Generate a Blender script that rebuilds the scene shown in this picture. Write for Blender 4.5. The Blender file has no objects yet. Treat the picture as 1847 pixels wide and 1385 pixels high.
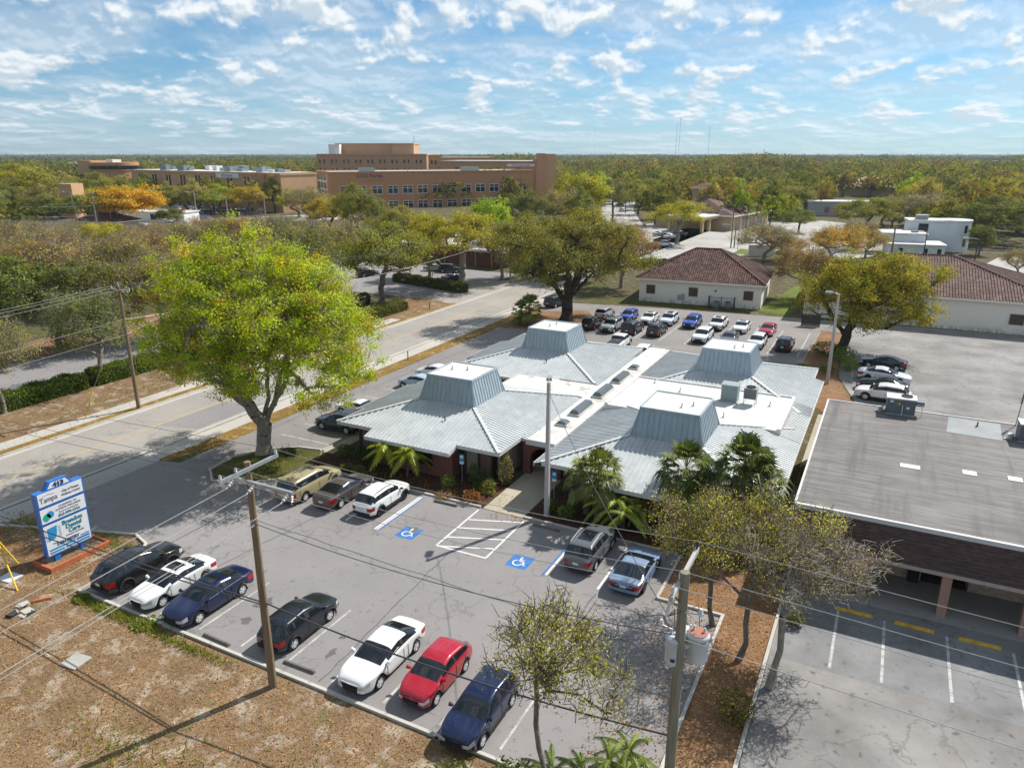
import bpy, math, random
import numpy as np
from mathutils import Vector, Matrix
R = math.radians
SC = bpy.context.scene
COL = SC.collection
# ---------------------------------------------------------------- camera (drone, 23 m up)
F_PX, CX, CY, HZ, CAM_H = 1330.0, 923.5, 692.5, 277.0, 23.0
PITCH = math.atan((CY - HZ) / F_PX)
YAW = R(27.13)
cam_d = bpy.data.cameras.new("camera")
cam = bpy.data.objects.new("camera", cam_d)
COL.objects.link(cam)
cam_d.sensor_width = 36.0
cam_d.lens = 36.0 * F_PX / 1847.0
cam_d.clip_start = 0.5
cam_d.clip_end = 20000.0
cam.location = (0, 0, CAM_H)
cam.rotation_euler = (math.pi / 2 - PITCH, 0, YAW)
SC.camera = cam
# ---------------------------------------------------------------- sun and sky
SUN_EL = R(45.0)
SUN_DIR = Vector((0.425 * math.cos(SUN_EL), 0.905 * math.cos(SUN_EL), math.sin(SUN_EL)))   # towards the sun
sun_d = bpy.data.lights.new("sun", 'SUN')
sun_d.energy = 4.5
sun_d.angle = R(0.5)
sun_d.color = (1.0, 0.968, 0.915)
sun = bpy.data.objects.new("sun", sun_d)
COL.objects.link(sun)
sun.location = (0, 0, 200)
sun.rotation_euler = SUN_DIR.to_track_quat('Z', 'Y').to_euler()
SC.view_settings.view_transform = 'Standard'
SC.view_settings.look = 'None'
SC.view_settings.gamma = 1.0
SC.view_settings.exposure = 0.58
SC.cycles.use_denoising = True
SC.cycles.max_bounces = 5
SC.cycles.transparent_max_bounces = 8
SC.cycles.volume_bounces = 0


def world():
    w = bpy.data.worlds.new("World")
    SC.world = w
    w.use_nodes = True
    nt = w.node_tree
    N, Lk = nt.nodes, nt.links
    N.clear()
    out = N.new('ShaderNodeOutputWorld')
    bg = N.new('ShaderNodeBackground')
    bg.inputs['Strength'].default_value = 0.092
    sky = N.new('ShaderNodeTexSky')
    sky.sky_type = 'NISHITA'
    sky.sun_disc = False
    sky.sun_elevation = SUN_EL
    sky.sun_rotation = math.atan2(SUN_DIR.x, SUN_DIR.y)
    sky.air_density = 1.0
    sky.dust_density = 0.35
    sky.ozone_density = 2.2
    tint = N.new('ShaderNodeMix'); tint.data_type = 'RGBA'; tint.blend_type = 'MULTIPLY'
    tint.inputs[0].default_value = 1.0
    Lk.new(sky.outputs[0], tint.inputs[6])
    tc = N.new('ShaderNodeTexCoord')
    sep = N.new('ShaderNodeSeparateXYZ')
    Lk.new(tc.outputs['Generated'], sep.inputs[0])

    def math_(op, a, b=None, c=None):
        m = N.new('ShaderNodeMath'); m.operation = op
        for i, v in enumerate((a, b, c)):
            if v is None: continue
            if isinstance(v, (int, float)): m.inputs[i].default_value = v
            else: Lk.new(v, m.inputs[i])
        return m.outputs[0]
    az = math_('ARCTAN2', sep.outputs[0], sep.outputs[1])
    zc = math_('MAXIMUM', sep.outputs[2], 0.0005)
    low = N.new('ShaderNodeMapRange'); low.interpolation_type = 'SMOOTHSTEP'
    Lk.new(zc, low.inputs[0]); low.inputs[1].default_value = 0.0; low.inputs[2].default_value = 0.22
    tcol = N.new('ShaderNodeMix'); tcol.data_type = 'RGBA'
    Lk.new(low.outputs[0], tcol.inputs[0])
    tcol.inputs[6].default_value = (0.30, 0.56, 0.80, 1); tcol.inputs[7].default_value = (0.37, 0.61, 0.76, 1)
    Lk.new(tcol.outputs[2], tint.inputs[7])
    # cloud rows get thinner towards the horizon
    ev = math_('LOGARITHM', math_('ADD', zc, 0.035), 2.718)

    def coords(du, dv, su, sv):
        cb = N.new('ShaderNodeCombineXYZ')
        Lk.new(math_('MULTIPLY_ADD', az, su, du), cb.inputs[0])
        Lk.new(math_('MULTIPLY_ADD', ev, sv, dv), cb.inputs[1])
        return cb.outputs[0]

    def noise(vec, scale, det, rough=0.5, dist=0.0):
        n = N.new('ShaderNodeTexNoise')
        n.inputs['Scale'].default_value = scale
        n.inputs['Detail'].default_value = det
        n.inputs['Roughness'].default_value = rough
        n.inputs['Distortion'].default_value = dist
        Lk.new(vec, n.inputs['Vector'])
        return n.outputs['Fac']

    def ramp(x, a, b, va=0.0, vb=1.0):
        m = N.new('ShaderNodeMapRange'); m.interpolation_type = 'SMOOTHSTEP'
        Lk.new(x, m.inputs[0])
        m.inputs[1].default_value = a; m.inputs[2].default_value = b
        m.inputs[3].default_value = va; m.inputs[4].default_value = vb
        return m.outputs[0]
    puff = noise(coords(3.1, 0.7, 19.0, 4.4), 1.0, 6, 0.5, 0.15)
    puff_up = noise(coords(3.14, 0.84, 19.0, 4.4), 1.0, 5, 0.5, 0.15)
    veil = noise(coords(9.0, 2.0, 5.0, 3.0), 1.0, 6, 0.6, 0.3)
    field = noise(coords(1.0, 5.0, 3.0, 1.6), 1.0, 2, 0.5)
    cov = math_('ADD', puff, math_('MULTIPLY', math_('SUBTRACT', field, 0.5), 0.35))
    hor = ramp(sep.outputs[2], 0.002, 0.035)
    dens = math_('MULTIPLY', ramp(cov, 0.455, 0.625), math_('MULTIPLY_ADD', hor, 0.85, 0.1))
    soft = math_('MULTIPLY', ramp(veil, 0.34, 0.62), 0.50)
    alpha = math_('MAXIMUM', dens, math_('MAXIMUM', soft, ramp(sep.outputs[2], 0.05, 0.0, 0.0, 0.30)))
    lit = ramp(math_('SUBTRACT', puff, puff_up), -0.05, 0.07)
    cmix = N.new('ShaderNodeMix'); cmix.data_type = 'RGBA'
    Lk.new(lit, cmix.inputs[0])
    cmix.inputs[6].default_value = (4.4, 5.1, 5.6, 1)
    cmix.inputs[7].default_value = (7.2, 7.4, 7.5, 1)
    mx = N.new('ShaderNodeMix'); mx.data_type = 'RGBA'
    Lk.new(alpha, mx.inputs[0])
    Lk.new(tint.outputs[2], mx.inputs[6])
    Lk.new(cmix.outputs[2], mx.inputs[7])
    Lk.new(mx.outputs[2], bg.inputs['Color'])
    Lk.new(bg.outputs[0], out.inputs[0])


world()


# ---------------------------------------------------------------- surveying helpers: a photo pixel to a place on the ground
def ray(px, py):
    x = (px - CX) / F_PX; y = -(py - CY) / F_PX
    dx = x; dy = math.cos(PITCH) + y * math.sin(PITCH); dz = -math.sin(PITCH) + y * math.cos(PITCH)
    c, s = math.cos(YAW), math.sin(YAW)
    return (dx * c - dy * s, dx * s + dy * c, dz)


def G(px, py, z=0.0):
    d = ray(px, py); t = (z - CAM_H) / d[2]
    return Vector((d[0] * t, d[1] * t, z))


def W(px, py, dist):
    d = ray(px, py); t = dist / math.hypot(d[0], d[1])
    return Vector((d[0] * t, d[1] * t, CAM_H + d[2] * t))


def project(p):
    c, s = math.cos(YAW), math.sin(YAW)
    x, y, z = p[0], p[1], p[2] - CAM_H
    cx_, cy_ = x * c + y * s, -x * s + y * c
    f = cy_ * math.cos(PITCH) - z * math.sin(PITCH)
    u = cy_ * math.sin(PITCH) + z * math.cos(PITCH)
    if f <= 0.1: return (-9999, -9999)
    return (CX + F_PX * cx_ / f, CY - F_PX * u / f)


# ---------------------------------------------------------------- object helpers
def tag(o, label=None, cat=None, group=None, kind=None):
    if label: o['label'] = label
    if cat: o['category'] = cat
    if group: o['group'] = group
    if kind: o['kind'] = kind
    return o


def empty(name, loc=(0, 0, 0), rz=0.0, label=None, cat=None, group=None):
    o = bpy.data.objects.new(name, None)
    o.empty_display_size = 0.3
    COL.objects.link(o)
    o.location = loc; o.rotation_euler = (0, 0, rz)
    return tag(o, label, cat, group)


def children(o):
    return [c for c in COL.objects if c.parent == o]


KIDS = {}


def adopt(o, p):
    if p is not None:
        o.parent = p
        KIDS.setdefault(p.name, []).append(o)


def copy_tree(o, parent=None):
    c = o.copy(); COL.objects.link(c)
    if parent is not None: adopt(c, parent)
    for ch in KIDS.get(o.name, []): copy_tree(ch, c)
    return c


class MB:
    """collects faces; build() links them as one mesh object"""
    def __init__(s): s.v = []; s.f = []; s.m = []; s.cur = 0

    def face(s, pts):
        i = len(s.v); s.v.extend([tuple(p) for p in pts]); s.f.append(tuple(range(i, i + len(pts)))); s.m.append(s.cur); return s

    def box(s, x0, x1, y0, y1, z0, z1):
        return s.hexa([(x0, y0, z0), (x1, y0, z0), (x1, y1, z0), (x0, y1, z0), (x0, y0, z1), (x1, y0, z1), (x1, y1, z1), (x0, y1, z1)])

    def hexa(s, p):
        i = len(s.v); s.v.extend([tuple(q) for q in p])
        for f in ((0, 3, 2, 1), (4, 5, 6, 7), (0, 1, 5, 4), (1, 2, 6, 5), (2, 3, 7, 6), (3, 0, 4, 7)):
            s.f.append(tuple(i + k for k in f)); s.m.append(s.cur)
        return s

    def cbox(s, c, d, rz=0.0):
        cs, sn = math.cos(rz), math.sin(rz); p = []
        for dz in (-.5, .5):
            for dx, dy in ((-.5, -.5), (.5, -.5), (.5, .5), (-.5, .5)):
                x, y = dx * d[0], dy * d[1]
                p.append((c[0] + x * cs - y * sn, c[1] + x * sn + y * cs, c[2] + dz * d[2]))
        return s.hexa(p)

    def bar(s, a, b, w, h, up=(0, 0, 1)):
        a = Vector(a); b = Vector(b); d = (b - a).normalized(); up = Vector(up)
        if abs(d.dot(up)) > .98: up = Vector((1, 0, 0))
        sd = d.cross(up).normalized() * (w / 2); u = sd.cross(d).normalized() * (h / 2)
        return s.hexa([a - sd - u, a + sd - u, b + sd - u, b - sd - u, a - sd + u, a + sd + u, b + sd + u, b - sd + u])

    def tube(s, pts, r, n=8, cap=True):
        pts = [Vector(p) for p in pts]; m = len(pts)
        rs = r if isinstance(r, (list, tuple)) else [r] * m
        i0 = len(s.v); prev = None
        for k, p in enumerate(pts):
            d = (pts[min(k + 1, m - 1)] - pts[max(k - 1, 0)])
            d = d.normalized() if d.length > 1e-9 else Vector((0, 0, 1))
            if prev is None:
                a = Vector((0, 0, 1)) if abs(d.z) < .9 else Vector((1, 0, 0)); sd = d.cross(a).normalized()
            else:
                sd = (prev - d * prev.dot(d)); sd = sd.normalized() if sd.length > 1e-6 else d.orthogonal().normalized()
            prev = sd; up = sd.cross(d)
            for q in range(n):
                t = 2 * math.pi * q / n
                s.v.append(tuple(p + (sd * math.cos(t) + up * math.sin(t)) * rs[k]))
        for k in range(m - 1):
            for q in range(n):
                q2 = (q + 1) % n
                s.f.append((i0 + k * n + q, i0 + (k + 1) * n + q, i0 + (k + 1) * n + q2, i0 + k * n + q2)); s.m.append(s.cur)
        if cap:
            s.f.append(tuple(i0 + q for q in range(n))); s.m.append(s.cur)
            s.f.append(tuple(i0 + (m - 1) * n + q for q in reversed(range(n)))); s.m.append(s.cur)
        return s

    def lathe(s, prof, c=(0, 0, 0), axis='z', n=20, cap=True):
        i0 = len(s.v)
        for (r, h) in prof:
            for q in range(n):
                t = 2 * math.pi * q / n; a, b = r * math.cos(t), r * math.sin(t)
                p = (a, b, h) if axis == 'z' else (a, h, b) if axis == 'y' else (h, a, b)
                s.v.append((p[0] + c[0], p[1] + c[1], p[2] + c[2]))
        for k in range(len(prof) - 1):
            for q in range(n):
                q2 = (q + 1) % n
                s.f.append((i0 + k * n + q, i0 + k * n + q2, i0 + (k + 1) * n + q2, i0 + (k + 1) * n + q)); s.m.append(s.cur)
        if cap:
            s.f.append(tuple(i0 + q for q in reversed(range(n)))); s.m.append(s.cur)
            s.f.append(tuple(i0 + (len(prof) - 1) * n + q for q in range(n))); s.m.append(s.cur)
        return s

    def prism(s, poly, z0, z1):
        """upright prism over an xy outline"""
        a = sum(poly[i][0] * poly[(i + 1) % len(poly)][1] - poly[(i + 1) % len(poly)][0] * poly[i][1] for i in range(len(poly)))
        if a < 0: poly = poly[::-1]
        n = len(poly)
        s.face([(x, y, z1) for x, y in poly]); s.face([(x, y, z0) for x, y in reversed(poly)])
        for i in range(n):
            a_, b_ = poly[i], poly[(i + 1) % n]
            s.face([(a_[0], a_[1], z0), (b_[0], b_[1], z0), (b_[0], b_[1], z1), (a_[0], a_[1], z1)])
        return s

    def sheet(s, poly, z):
        a = sum(poly[i][0] * poly[(i + 1) % len(poly)][1] - poly[(i + 1) % len(poly)][0] * poly[i][1] for i in range(len(poly)))
        if a < 0: poly = poly[::-1]
        return s.face([(x, y, z) for x, y in poly])

    def mesh(s, name, mats, smooth=False, fix=False):
        me = bpy.data.meshes.new(name)
        me.from_pydata(s.v, [], s.f)
        for m in (mats if isinstance(mats, (list, tuple)) else [mats]): me.materials.append(m)
        if any(s.m): me.polygons.foreach_set('material_index', s.m)
        if smooth: me.polygons.foreach_set('use_smooth', [True] * len(me.polygons))
        me.update()
        return me

    def build(s, name, mats, parent=None, smooth=False, loc=None, rz=0.0, label=None, cat=None, group=None, kind=None):
        o = bpy.data.objects.new(name, s.mesh(name, mats, smooth))
        COL.objects.link(o)
        adopt(o, parent)
        if loc is not None: o.location = loc
        if rz: o.rotation_euler = (0, 0, rz)
        return tag(o, label, cat, group, kind)


def np_mesh(name, V, Fq, mat, attr=None, smooth=False):
    """quads only, straight from arrays"""
    me = bpy.data.meshes.new(name)
    V = np.ascontiguousarray(V, dtype=np.float32); Fq = np.ascontiguousarray(Fq, dtype=np.int32)
    me.vertices.add(len(V)); me.vertices.foreach_set('co', V.ravel())
    n = len(Fq)
    me.loops.add(n * 4); me.loops.foreach_set('vertex_index', Fq.ravel())
    me.polygons.add(n)
    me.polygons.foreach_set('loop_start', np.arange(0, n * 4, 4, dtype=np.int32))
    me.polygons.foreach_set('loop_total', np.full(n, 4, dtype=np.int32))
    if smooth: me.polygons.foreach_set('use_smooth', np.ones(n, dtype=bool))
    if attr is not None:
        a = me.attributes.new('leafcol', 'FLOAT_VECTOR', 'FACE')
        a.data.foreach_set('vector', np.ascontiguousarray(attr, dtype=np.float32).ravel())
    me.materials.append(mat)
    me.update(calc_edges=True)
    me.validate()
    return me


def obj_of(name, me, parent=None, loc=None, rz=0.0, label=None, cat=None, group=None, kind=None):
    o = bpy.data.objects.new(name, me); COL.objects.link(o); adopt(o, parent)
    if loc is not None: o.location = loc
    if rz: o.rotation_euler = (0, 0, rz)
    return tag(o, label, cat, group, kind)


# ---------------------------------------------------------------- materials
class NT:
    def __init__(s, name):
        s.mat = bpy.data.materials.new(name); s.mat.use_nodes = True
        s.t = s.mat.node_tree; s.n = s.t.nodes; s.l = s.t.links
        s.b = s.n['Principled BSDF']
        s.tc = None

    def coord(s, which='Object'):
        if s.tc is None: s.tc = s.n.new('ShaderNodeTexCoord')
        return s.tc.outputs[which]

    def mapping(s, scale=(1, 1, 1), rot=(0, 0, 0), which='Object'):
        m = s.n.new('ShaderNodeMapping'); m.inputs['Scale'].default_value = scale; m.inputs['Rotation'].default_value = rot
        s.l.new(s.coord(which), m.inputs[0]); return m.outputs[0]

    def noise(s, scale, detail=4, rough=0.55, vec=None, dist=0.0):
        n = s.n.new('ShaderNodeTexNoise'); n.inputs['Scale'].default_value = scale; n.inputs['Detail'].default_value = detail
        n.inputs['Roughness'].default_value = rough; n.inputs['Distortion'].default_value = dist
        s.l.new(vec if vec is not None else s.coord(), n.inputs['Vector']); return n.outputs['Fac']

    def ramp(s, fac, stops):
        r = s.n.new('ShaderNodeValToRGB'); e = r.color_ramp.elements
        while len(e) > 1: e.remove(e[-1])
        e[0].position, c = stops[0][0], stops[0][1]; e[0].color = (*c, 1)
        for p, c in stops[1:]:
            k = e.new(p); k.color = (*c, 1)
        s.l.new(fac, r.inputs[0]); return r.outputs[0]

    def fr(s, fac, a, b, va=0.0, vb=1.0):
        m = s.n.new('ShaderNodeMapRange'); s.l.new(fac, m.inputs[0])
        for i, v in enumerate((a, b, va, vb)): m.inputs[i + 1].default_value = v
        return m.outputs[0]

    def mix(s, fac, a, b, mode='MIX'):
        m = s.n.new('ShaderNodeMix'); m.data_type = 'RGBA'; m.blend_type = mode
        for i, v in ((0, fac), (6, a), (7, b)):
            if isinstance(v, (int, float)): m.inputs[i].default_value = v
            elif isinstance(v, tuple): m.inputs[i].default_value = (*v, 1) if len(v) == 3 else v
            else: s.l.new(v, m.inputs[i])
        return m.outputs[2]

    def m(s, op, a, b=0.0):
        n = s.n.new('ShaderNodeMath'); n.operation = op
        for i, v in ((0, a), (1, b)):
            if isinstance(v, (int, float)): n.inputs[i].default_value = v
            else: s.l.new(v, n.inputs[i])
        return n.outputs[0]

    def col(s, c):
        if isinstance(c, tuple): s.b.inputs['Base Color'].default_value = (*c, 1)
        else: s.l.new(c, s.b.inputs['Base Color'])
        return s

    def set(s, **k):
        for a, v in k.items():
            inp = s.b.inputs[{'rough': 'Roughness', 'metal': 'Metallic', 'spec': 'Specular IOR Level', 'coat': 'Coat Weight', 'coatr': 'Coat Roughness', 'alpha': 'Alpha', 'trans': 'Transmission Weight'}[a]]
            if isinstance(v, (int, float)): inp.default_value = v
            else: s.l.new(v, inp)
        return s

    def bump(s, h, strength=0.4, dist=0.02):
        b = s.n.new('ShaderNodeBump'); b.inputs['Strength'].default_value = strength; b.inputs['Distance'].default_value = dist
        s.l.new(h, b.inputs['Height']); s.l.new(b.outputs[0], s.b.inputs['Normal']); return s


def sc3(c, k): return tuple(min(1.0, x * k) for x in c)


def plain(name, c, rough=0.6, metal=0.0, var=0.14, scale=3.0, spec=0.4, bump=0.0):
    t = NT(name); n = t.noise(scale, 5)
    t.col(t.ramp(n, [(0.25, sc3(c, 1 - var)), (0.75, sc3(c, 1 + var))])).set(rough=rough, metal=metal, spec=spec)
    if bump: t.bump(t.noise(scale * 8, 3), bump)
    return t.mat


M = {}


def pavement(name, base, patch=0.2, speck=0.25, crack=True, stain=0.35, rough=0.88, drift=None, scale=0.12):
    t = NT(name)
    big = t.noise(scale, 5, 0.6)
    mid = t.noise(1.3, 4, 0.6)
    fine = t.noise(26, 2, 0.7)
    c = t.ramp(big, [(0.28, sc3(base, 1 - patch)), (0.5, base), (0.72, sc3(base, 1 + patch))])
    c = t.mix(t.fr(mid, 0.56, 0.72, 0, stain * .55), c, sc3(base, 0.62))
    c = t.mix(t.fr(fine, 0.5, 0.75, 0, speck), c, sc3(base, 1.45))
    c = t.mix(t.fr(fine, 0.5, 0.28, 0, speck), c, sc3(base, 0.6))
    spot = t.noise(2.3, 2, 0.4)
    c = t.mix(t.fr(spot, 0.64, 0.74, 0, stain), c, sc3(base, 0.35))
    if crack:
        v = t.n.new('ShaderNodeTexVoronoi'); v.feature = 'DISTANCE_TO_EDGE'; v.inputs['Scale'].default_value = 0.16
        mp = t.n.new('ShaderNodeMix'); mp.data_type = 'VECTOR'; mp.inputs[0].default_value = 0.35
        nn = t.n.new('ShaderNodeTexNoise'); nn.inputs['Scale'].default_value = 0.5; nn.inputs['Detail'].default_value = 6
        t.l.new(t.coord(), nn.inputs['Vector']); t.l.new(t.coord(), mp.inputs[4])
        sc = t.n.new('ShaderNodeVectorMath'); sc.operation = 'SCALE'; sc.inputs[3].default_value = 9.0
        t.l.new(nn.outputs['Color'], sc.inputs[0]); t.l.new(sc.outputs[0], mp.inputs[5])
        t.l.new(mp.outputs[1], v.inputs['Vector'])
        c = t.mix(t.fr(v.outputs['Distance'], 0.0, 0.009, 0.45, 0.0), c, sc3(base, 0.4))
    if drift:
        d = t.noise(0.5, 6, 0.7); e = t.noise(9, 3, 0.7)
        c = t.mix(t.m('MULTIPLY', t.fr(d, 0.60, 0.75), t.fr(e, 0.45, 0.62)), c, drift)
    t.col(c).set(rough=rough, spec=0.25).bump(fine, 0.25, 0.01)
    return t.mat


def litter(name, cols, sand=None, green=None, gscale=0.35, gth=0.62):
    """fallen leaves and thin turf over soil"""
    t = NT(name)
    f = t.noise(7.5, 3, 0.75); f2 = t.noise(19, 2, 0.7); big = t.noise(0.45, 5, 0.65)
    c = t.ramp(f, [(0.30, cols[0]), (0.46, cols[1]), (0.58, cols[2]), (0.72, cols[3])])
    c = t.mix(t.fr(f2, 0.56, 0.66, 0, 0.8), c, sc3(cols[3], 1.25))
    c = t.mix(t.fr(f2, 0.44, 0.34, 0, 0.75), c, sc3(cols[0], 0.6))
    if sand:
        s2 = t.noise(0.8, 6, 0.7, dist=0.4)
        c = t.mix(t.m('MULTIPLY', t.fr(s2, 0.53, 0.60), t.fr(f, 0.62, 0.42)), c, sand)
    if green:
        g2 = t.noise(gscale, 5, 0.65)
        c = t.mix(t.m('MULTIPLY', t.fr(g2, gth, gth + 0.1), t.fr(f2, 0.36, 0.5)), c, green)
    c = t.mix(t.fr(big, 0.38, 0.6, 0.0, 0.5), c, sc3(cols[1], 0.62))
    c = t.mix(t.fr(t.noise(1.9, 5, 0.7), 0.55, 0.68, 0.0, 0.45), c, sc3(cols[3], 1.1))
    t.col(c).set(rough=0.95, spec=0.1).bump(f2, 0.7, 0.05)
    return t.mat


def brickmat(name, a, b, mortar, scale=1.0, vertical=True):
    t = NT(name)
    # bricks in any upright wall: horizontal run is x + y, height is z
    sp = t.n.new('ShaderNodeSeparateXYZ'); t.l.new(t.coord(), sp.inputs[0])
    cb = t.n.new('ShaderNodeCombineXYZ')
    t.l.new(t.m('ADD', sp.outputs[0], sp.outputs[1]), cb.inputs[0]); t.l.new(sp.outputs[2], cb.inputs[1])
    br = t.n.new('ShaderNodeTexBrick'); br.inputs['Scale'].default_value = scale
    br.inputs['Color1'].default_value = (*a, 1); br.inputs['Color2'].default_value = (*b, 1); br.inputs['Mortar'].default_value = (*mortar, 1)
    br.inputs['Brick Width'].default_value = 0.22; br.inputs['Row Height'].default_value = 0.08; br.inputs['Mortar Size'].default_value = 0.012
    br.inputs['Mortar Smooth'].default_value = 0.2
    t.l.new(cb.outputs[0], br.inputs['Vector'])
    n = t.noise(1.1, 5); c = t.mix(t.fr(n, 0.3, 0.75, 0.0, 0.35), br.outputs['Color'], sc3(a, 0.5))
    t.col(c).set(rough=0.9, spec=0.2).bump(br.outputs['Fac'], -0.3, 0.01)
    return t.mat


def shared_materials():
    M['asphalt'] = pavement('asphalt', (0.235, 0.218, 0.21), 0.13, 0.28, True, 0.4)
    M['road'] = pavement('road_asphalt', (0.30, 0.274, 0.24), 0.13, 0.2, True, 0.25)
    M['old_asphalt'] = pavement('old_asphalt', (0.225, 0.212, 0.20), 0.42, 0.3, True, 0.7, drift=(0.30, 0.16, 0.06), scale=0.2)
    M['rear_asphalt'] = pavement('rear_asphalt', (0.225, 0.205, 0.19), 0.15, 0.25, True, 0.3)
    M['dark_asphalt'] = pavement('dark_asphalt', (0.085, 0.088, 0.095), 0.4, 0.35, False, 0.5, scale=0.5)
    M['concrete'] = pavement('concrete', (0.43, 0.40, 0.35), 0.12, 0.15, False, 0.35)
    M['pale_concrete'] = pavement('pale_concrete', (0.37, 0.35, 0.32), 0.25, 0.2, True, 0.4)
    M['walk'] = pavement('walk_concrete', (0.38, 0.34, 0.26), 0.2, 0.2, False, 0.35)
    M['kerb'] = pavement('kerb_concrete', (0.46, 0.43, 0.38), 0.2, 0.25, False, 0.6)
    M['litter'] = litter('leaf_litter', [(0.10, 0.062, 0.032), (0.19, 0.12, 0.062), (0.275, 0.18, 0.10), (0.35, 0.25, 0.155)], (0.46, 0.41, 0.33), (0.10, 0.13, 0.03))
    M['orange_litter'] = litter('orange_litter', [(0.12, 0.062, 0.03), (0.22, 0.12, 0.06), (0.31, 0.175, 0.095), (0.38, 0.25, 0.15)], None, None)
    M['dry_grass'] = litter('dry_grass', [(0.12, 0.075, 0.02), (0.22, 0.135, 0.035), (0.30, 0.185, 0.05), (0.36, 0.24, 0.08)], (0.4, 0.33, 0.22), (0.14, 0.15, 0.03), 0.6, 0.58)
    M['mulch'] = litter('bark_mulch', [(0.03, 0.017, 0.011), (0.06, 0.034, 0.02), (0.10, 0.055, 0.032), (0.15, 0.085, 0.05)], None, None)
    M['green_grass'] = litter('green_grass', [(0.06, 0.09, 0.015), (0.11, 0.15, 0.025), (0.16, 0.20, 0.035), (0.22, 0.25, 0.06)], None, None)
    M['weeds'] = litter('weedy_grass', [(0.04, 0.05, 0.012), (0.08, 0.085, 0.02), (0.12, 0.11, 0.035), (0.16, 0.13, 0.06)], None, None)
    M['ground'] = litter('ground_cover', [(0.05, 0.042, 0.02), (0.09, 0.075, 0.035), (0.12, 0.10, 0.05), (0.17, 0.14, 0.08)], (0.24, 0.21, 0.16), (0.09, 0.11, 0.03), 0.02, 0.5)
    t = NT('white_marking'); w = t.noise(3.0, 6, 0.75)
    t.col(t.mix(t.fr(w, 0.52, 0.74, 0.0, 0.75), (0.66, 0.65, 0.62), (0.33, 0.31, 0.30))).set(rough=0.8, spec=0.3); M['paint_white'] = t.mat
    t = NT('worn_marking'); w = t.noise(2.0, 6, 0.75)
    t.col(t.mix(t.fr(w, 0.42, 0.62, 0.0, 0.85), (0.5, 0.49, 0.46), (0.24, 0.225, 0.215))).set(rough=0.8, spec=0.3); M['paint_worn'] = t.mat
    t = NT('yellow_marking'); w = t.noise(2.5, 6, 0.75)
    t.col(t.mix(t.fr(w, 0.40, 0.66, 0.0, 0.9), (0.52, 0.34, 0.10), (0.34, 0.31, 0.27))).set(rough=0.8); M['paint_yellow'] = t.mat
    M['paint_blue'] = plain('blue_marking', (0.03, 0.15, 0.40), 0.7, var=0.3, scale=2)
    M['stop_grey'] = pavement('wheel_stop_concrete', (0.15, 0.13, 0.11), 0.3, 0.3, False, 0.3)
    M['stop_yellow'] = plain('yellow_stop_paint', (0.55, 0.33, 0.03), 0.8, var=0.4, scale=5)
    M['brick_red'] = brickmat('red_brick', (0.20, 0.055, 0.035), (0.15, 0.04, 0.028), (0.22, 0.15, 0.12))
    M['brick_tan'] = brickmat('tan_brick', (0.48, 0.33, 0.22), (0.30, 0.16, 0.11), (0.5, 0.44, 0.36), 0.8)
    M['brick_post'] = brickmat('post_brick', (0.42, 0.20, 0.13), (0.34, 0.17, 0.11), (0.45, 0.36, 0.3))
    M['beige'] = plain('beige_stucco', (0.36, 0.29, 0.23), 0.9, var=0.08, scale=2, bump=0.2)
    M['brown_panel'] = plain('brown_panel', (0.16, 0.095, 0.07), 0.8, var=0.15)
    M['dark_trim'] = plain('dark_brown_trim', (0.035, 0.026, 0.022), 0.6)
    M['fascia'] = plain('pale_fascia', (0.52, 0.52, 0.50), 0.6, var=0.06)
    t = NT('standing_seam_metal'); n = t.noise(0.55, 6, 0.7); n2 = t.noise(1.7, 5, 0.7)
    c = t.ramp(n, [(0.3, (0.40, 0.42, 0.42)), (0.7, (0.55, 0.57, 0.565))])
    c = t.mix(t.fr(n2, 0.52, 0.72, 0, 0.55), c, (0.33, 0.325, 0.30))
    t.col(c).set(rough=0.5, metal=0.15, spec=0.4); M['metal_roof'] = t.mat
    t = NT('galvanised_panel'); n = t.noise(1.2, 5, 0.6, vec=t.mapping((3, 3, 0.4)))
    t.col(t.ramp(n, [(0.3, (0.28, 0.345, 0.385)), (0.7, (0.37, 0.44, 0.48))])).set(rough=0.5, metal=0.15); M['metal_panel'] = t.mat
    t = NT('white_membrane'); n = t.noise(0.55, 6, 0.65, dist=0.3); n2 = t.noise(0.9, 5, 0.7)
    c = t.ramp(n, [(0.32, (0.58, 0.565, 0.53)), (0.58, (0.54, 0.52, 0.48)), (0.72, (0.36, 0.32, 0.27))])
    c = t.mix(t.fr(n2, 0.57, 0.66, 0, 0.8), c, (0.24, 0.14, 0.10))
    t.col(c).set(rough=0.8); M['membrane'] = t.mat
    t = NT('clean_membrane'); n = t.noise(0.5, 6, 0.65, dist=0.5)
    t.col(t.ramp(n, [(0.3, (0.60, 0.59, 0.565)), (0.55, (0.56, 0.545, 0.51)), (0.72, (0.40, 0.375, 0.33))])).set(rough=0.75); M['white_roof'] = t.mat
    M['white_paint'] = plain('white_paint', (0.74, 0.73, 0.70), 0.6, var=0.05)
    M['glass_dark'] = NT('dark_glass').col((0.012, 0.016, 0.022)).set(rough=0.06, spec=0.6).mat
    M['glass_grey'] = NT('grey_glass').col((0.16, 0.19, 0.20)).set(rough=0.15, spec=0.6).mat
    M['skylight'] = NT('smoked_acrylic').col((0.12, 0.135, 0.14)).set(rough=0.2, spec=0.6).mat
    M['steel'] = plain('galvanised_steel', (0.42, 0.44, 0.45), 0.45, 0.6)
    M['grey_metal'] = plain('grey_metal', (0.30, 0.33, 0.33), 0.5, 0.3)
    M['dark_metal'] = plain('dark_metal', (0.05, 0.052, 0.055), 0.5, 0.3)
    M['teal_metal'] = plain('grey_green_metal', (0.20, 0.26, 0.26), 0.5, 0.2)
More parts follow.
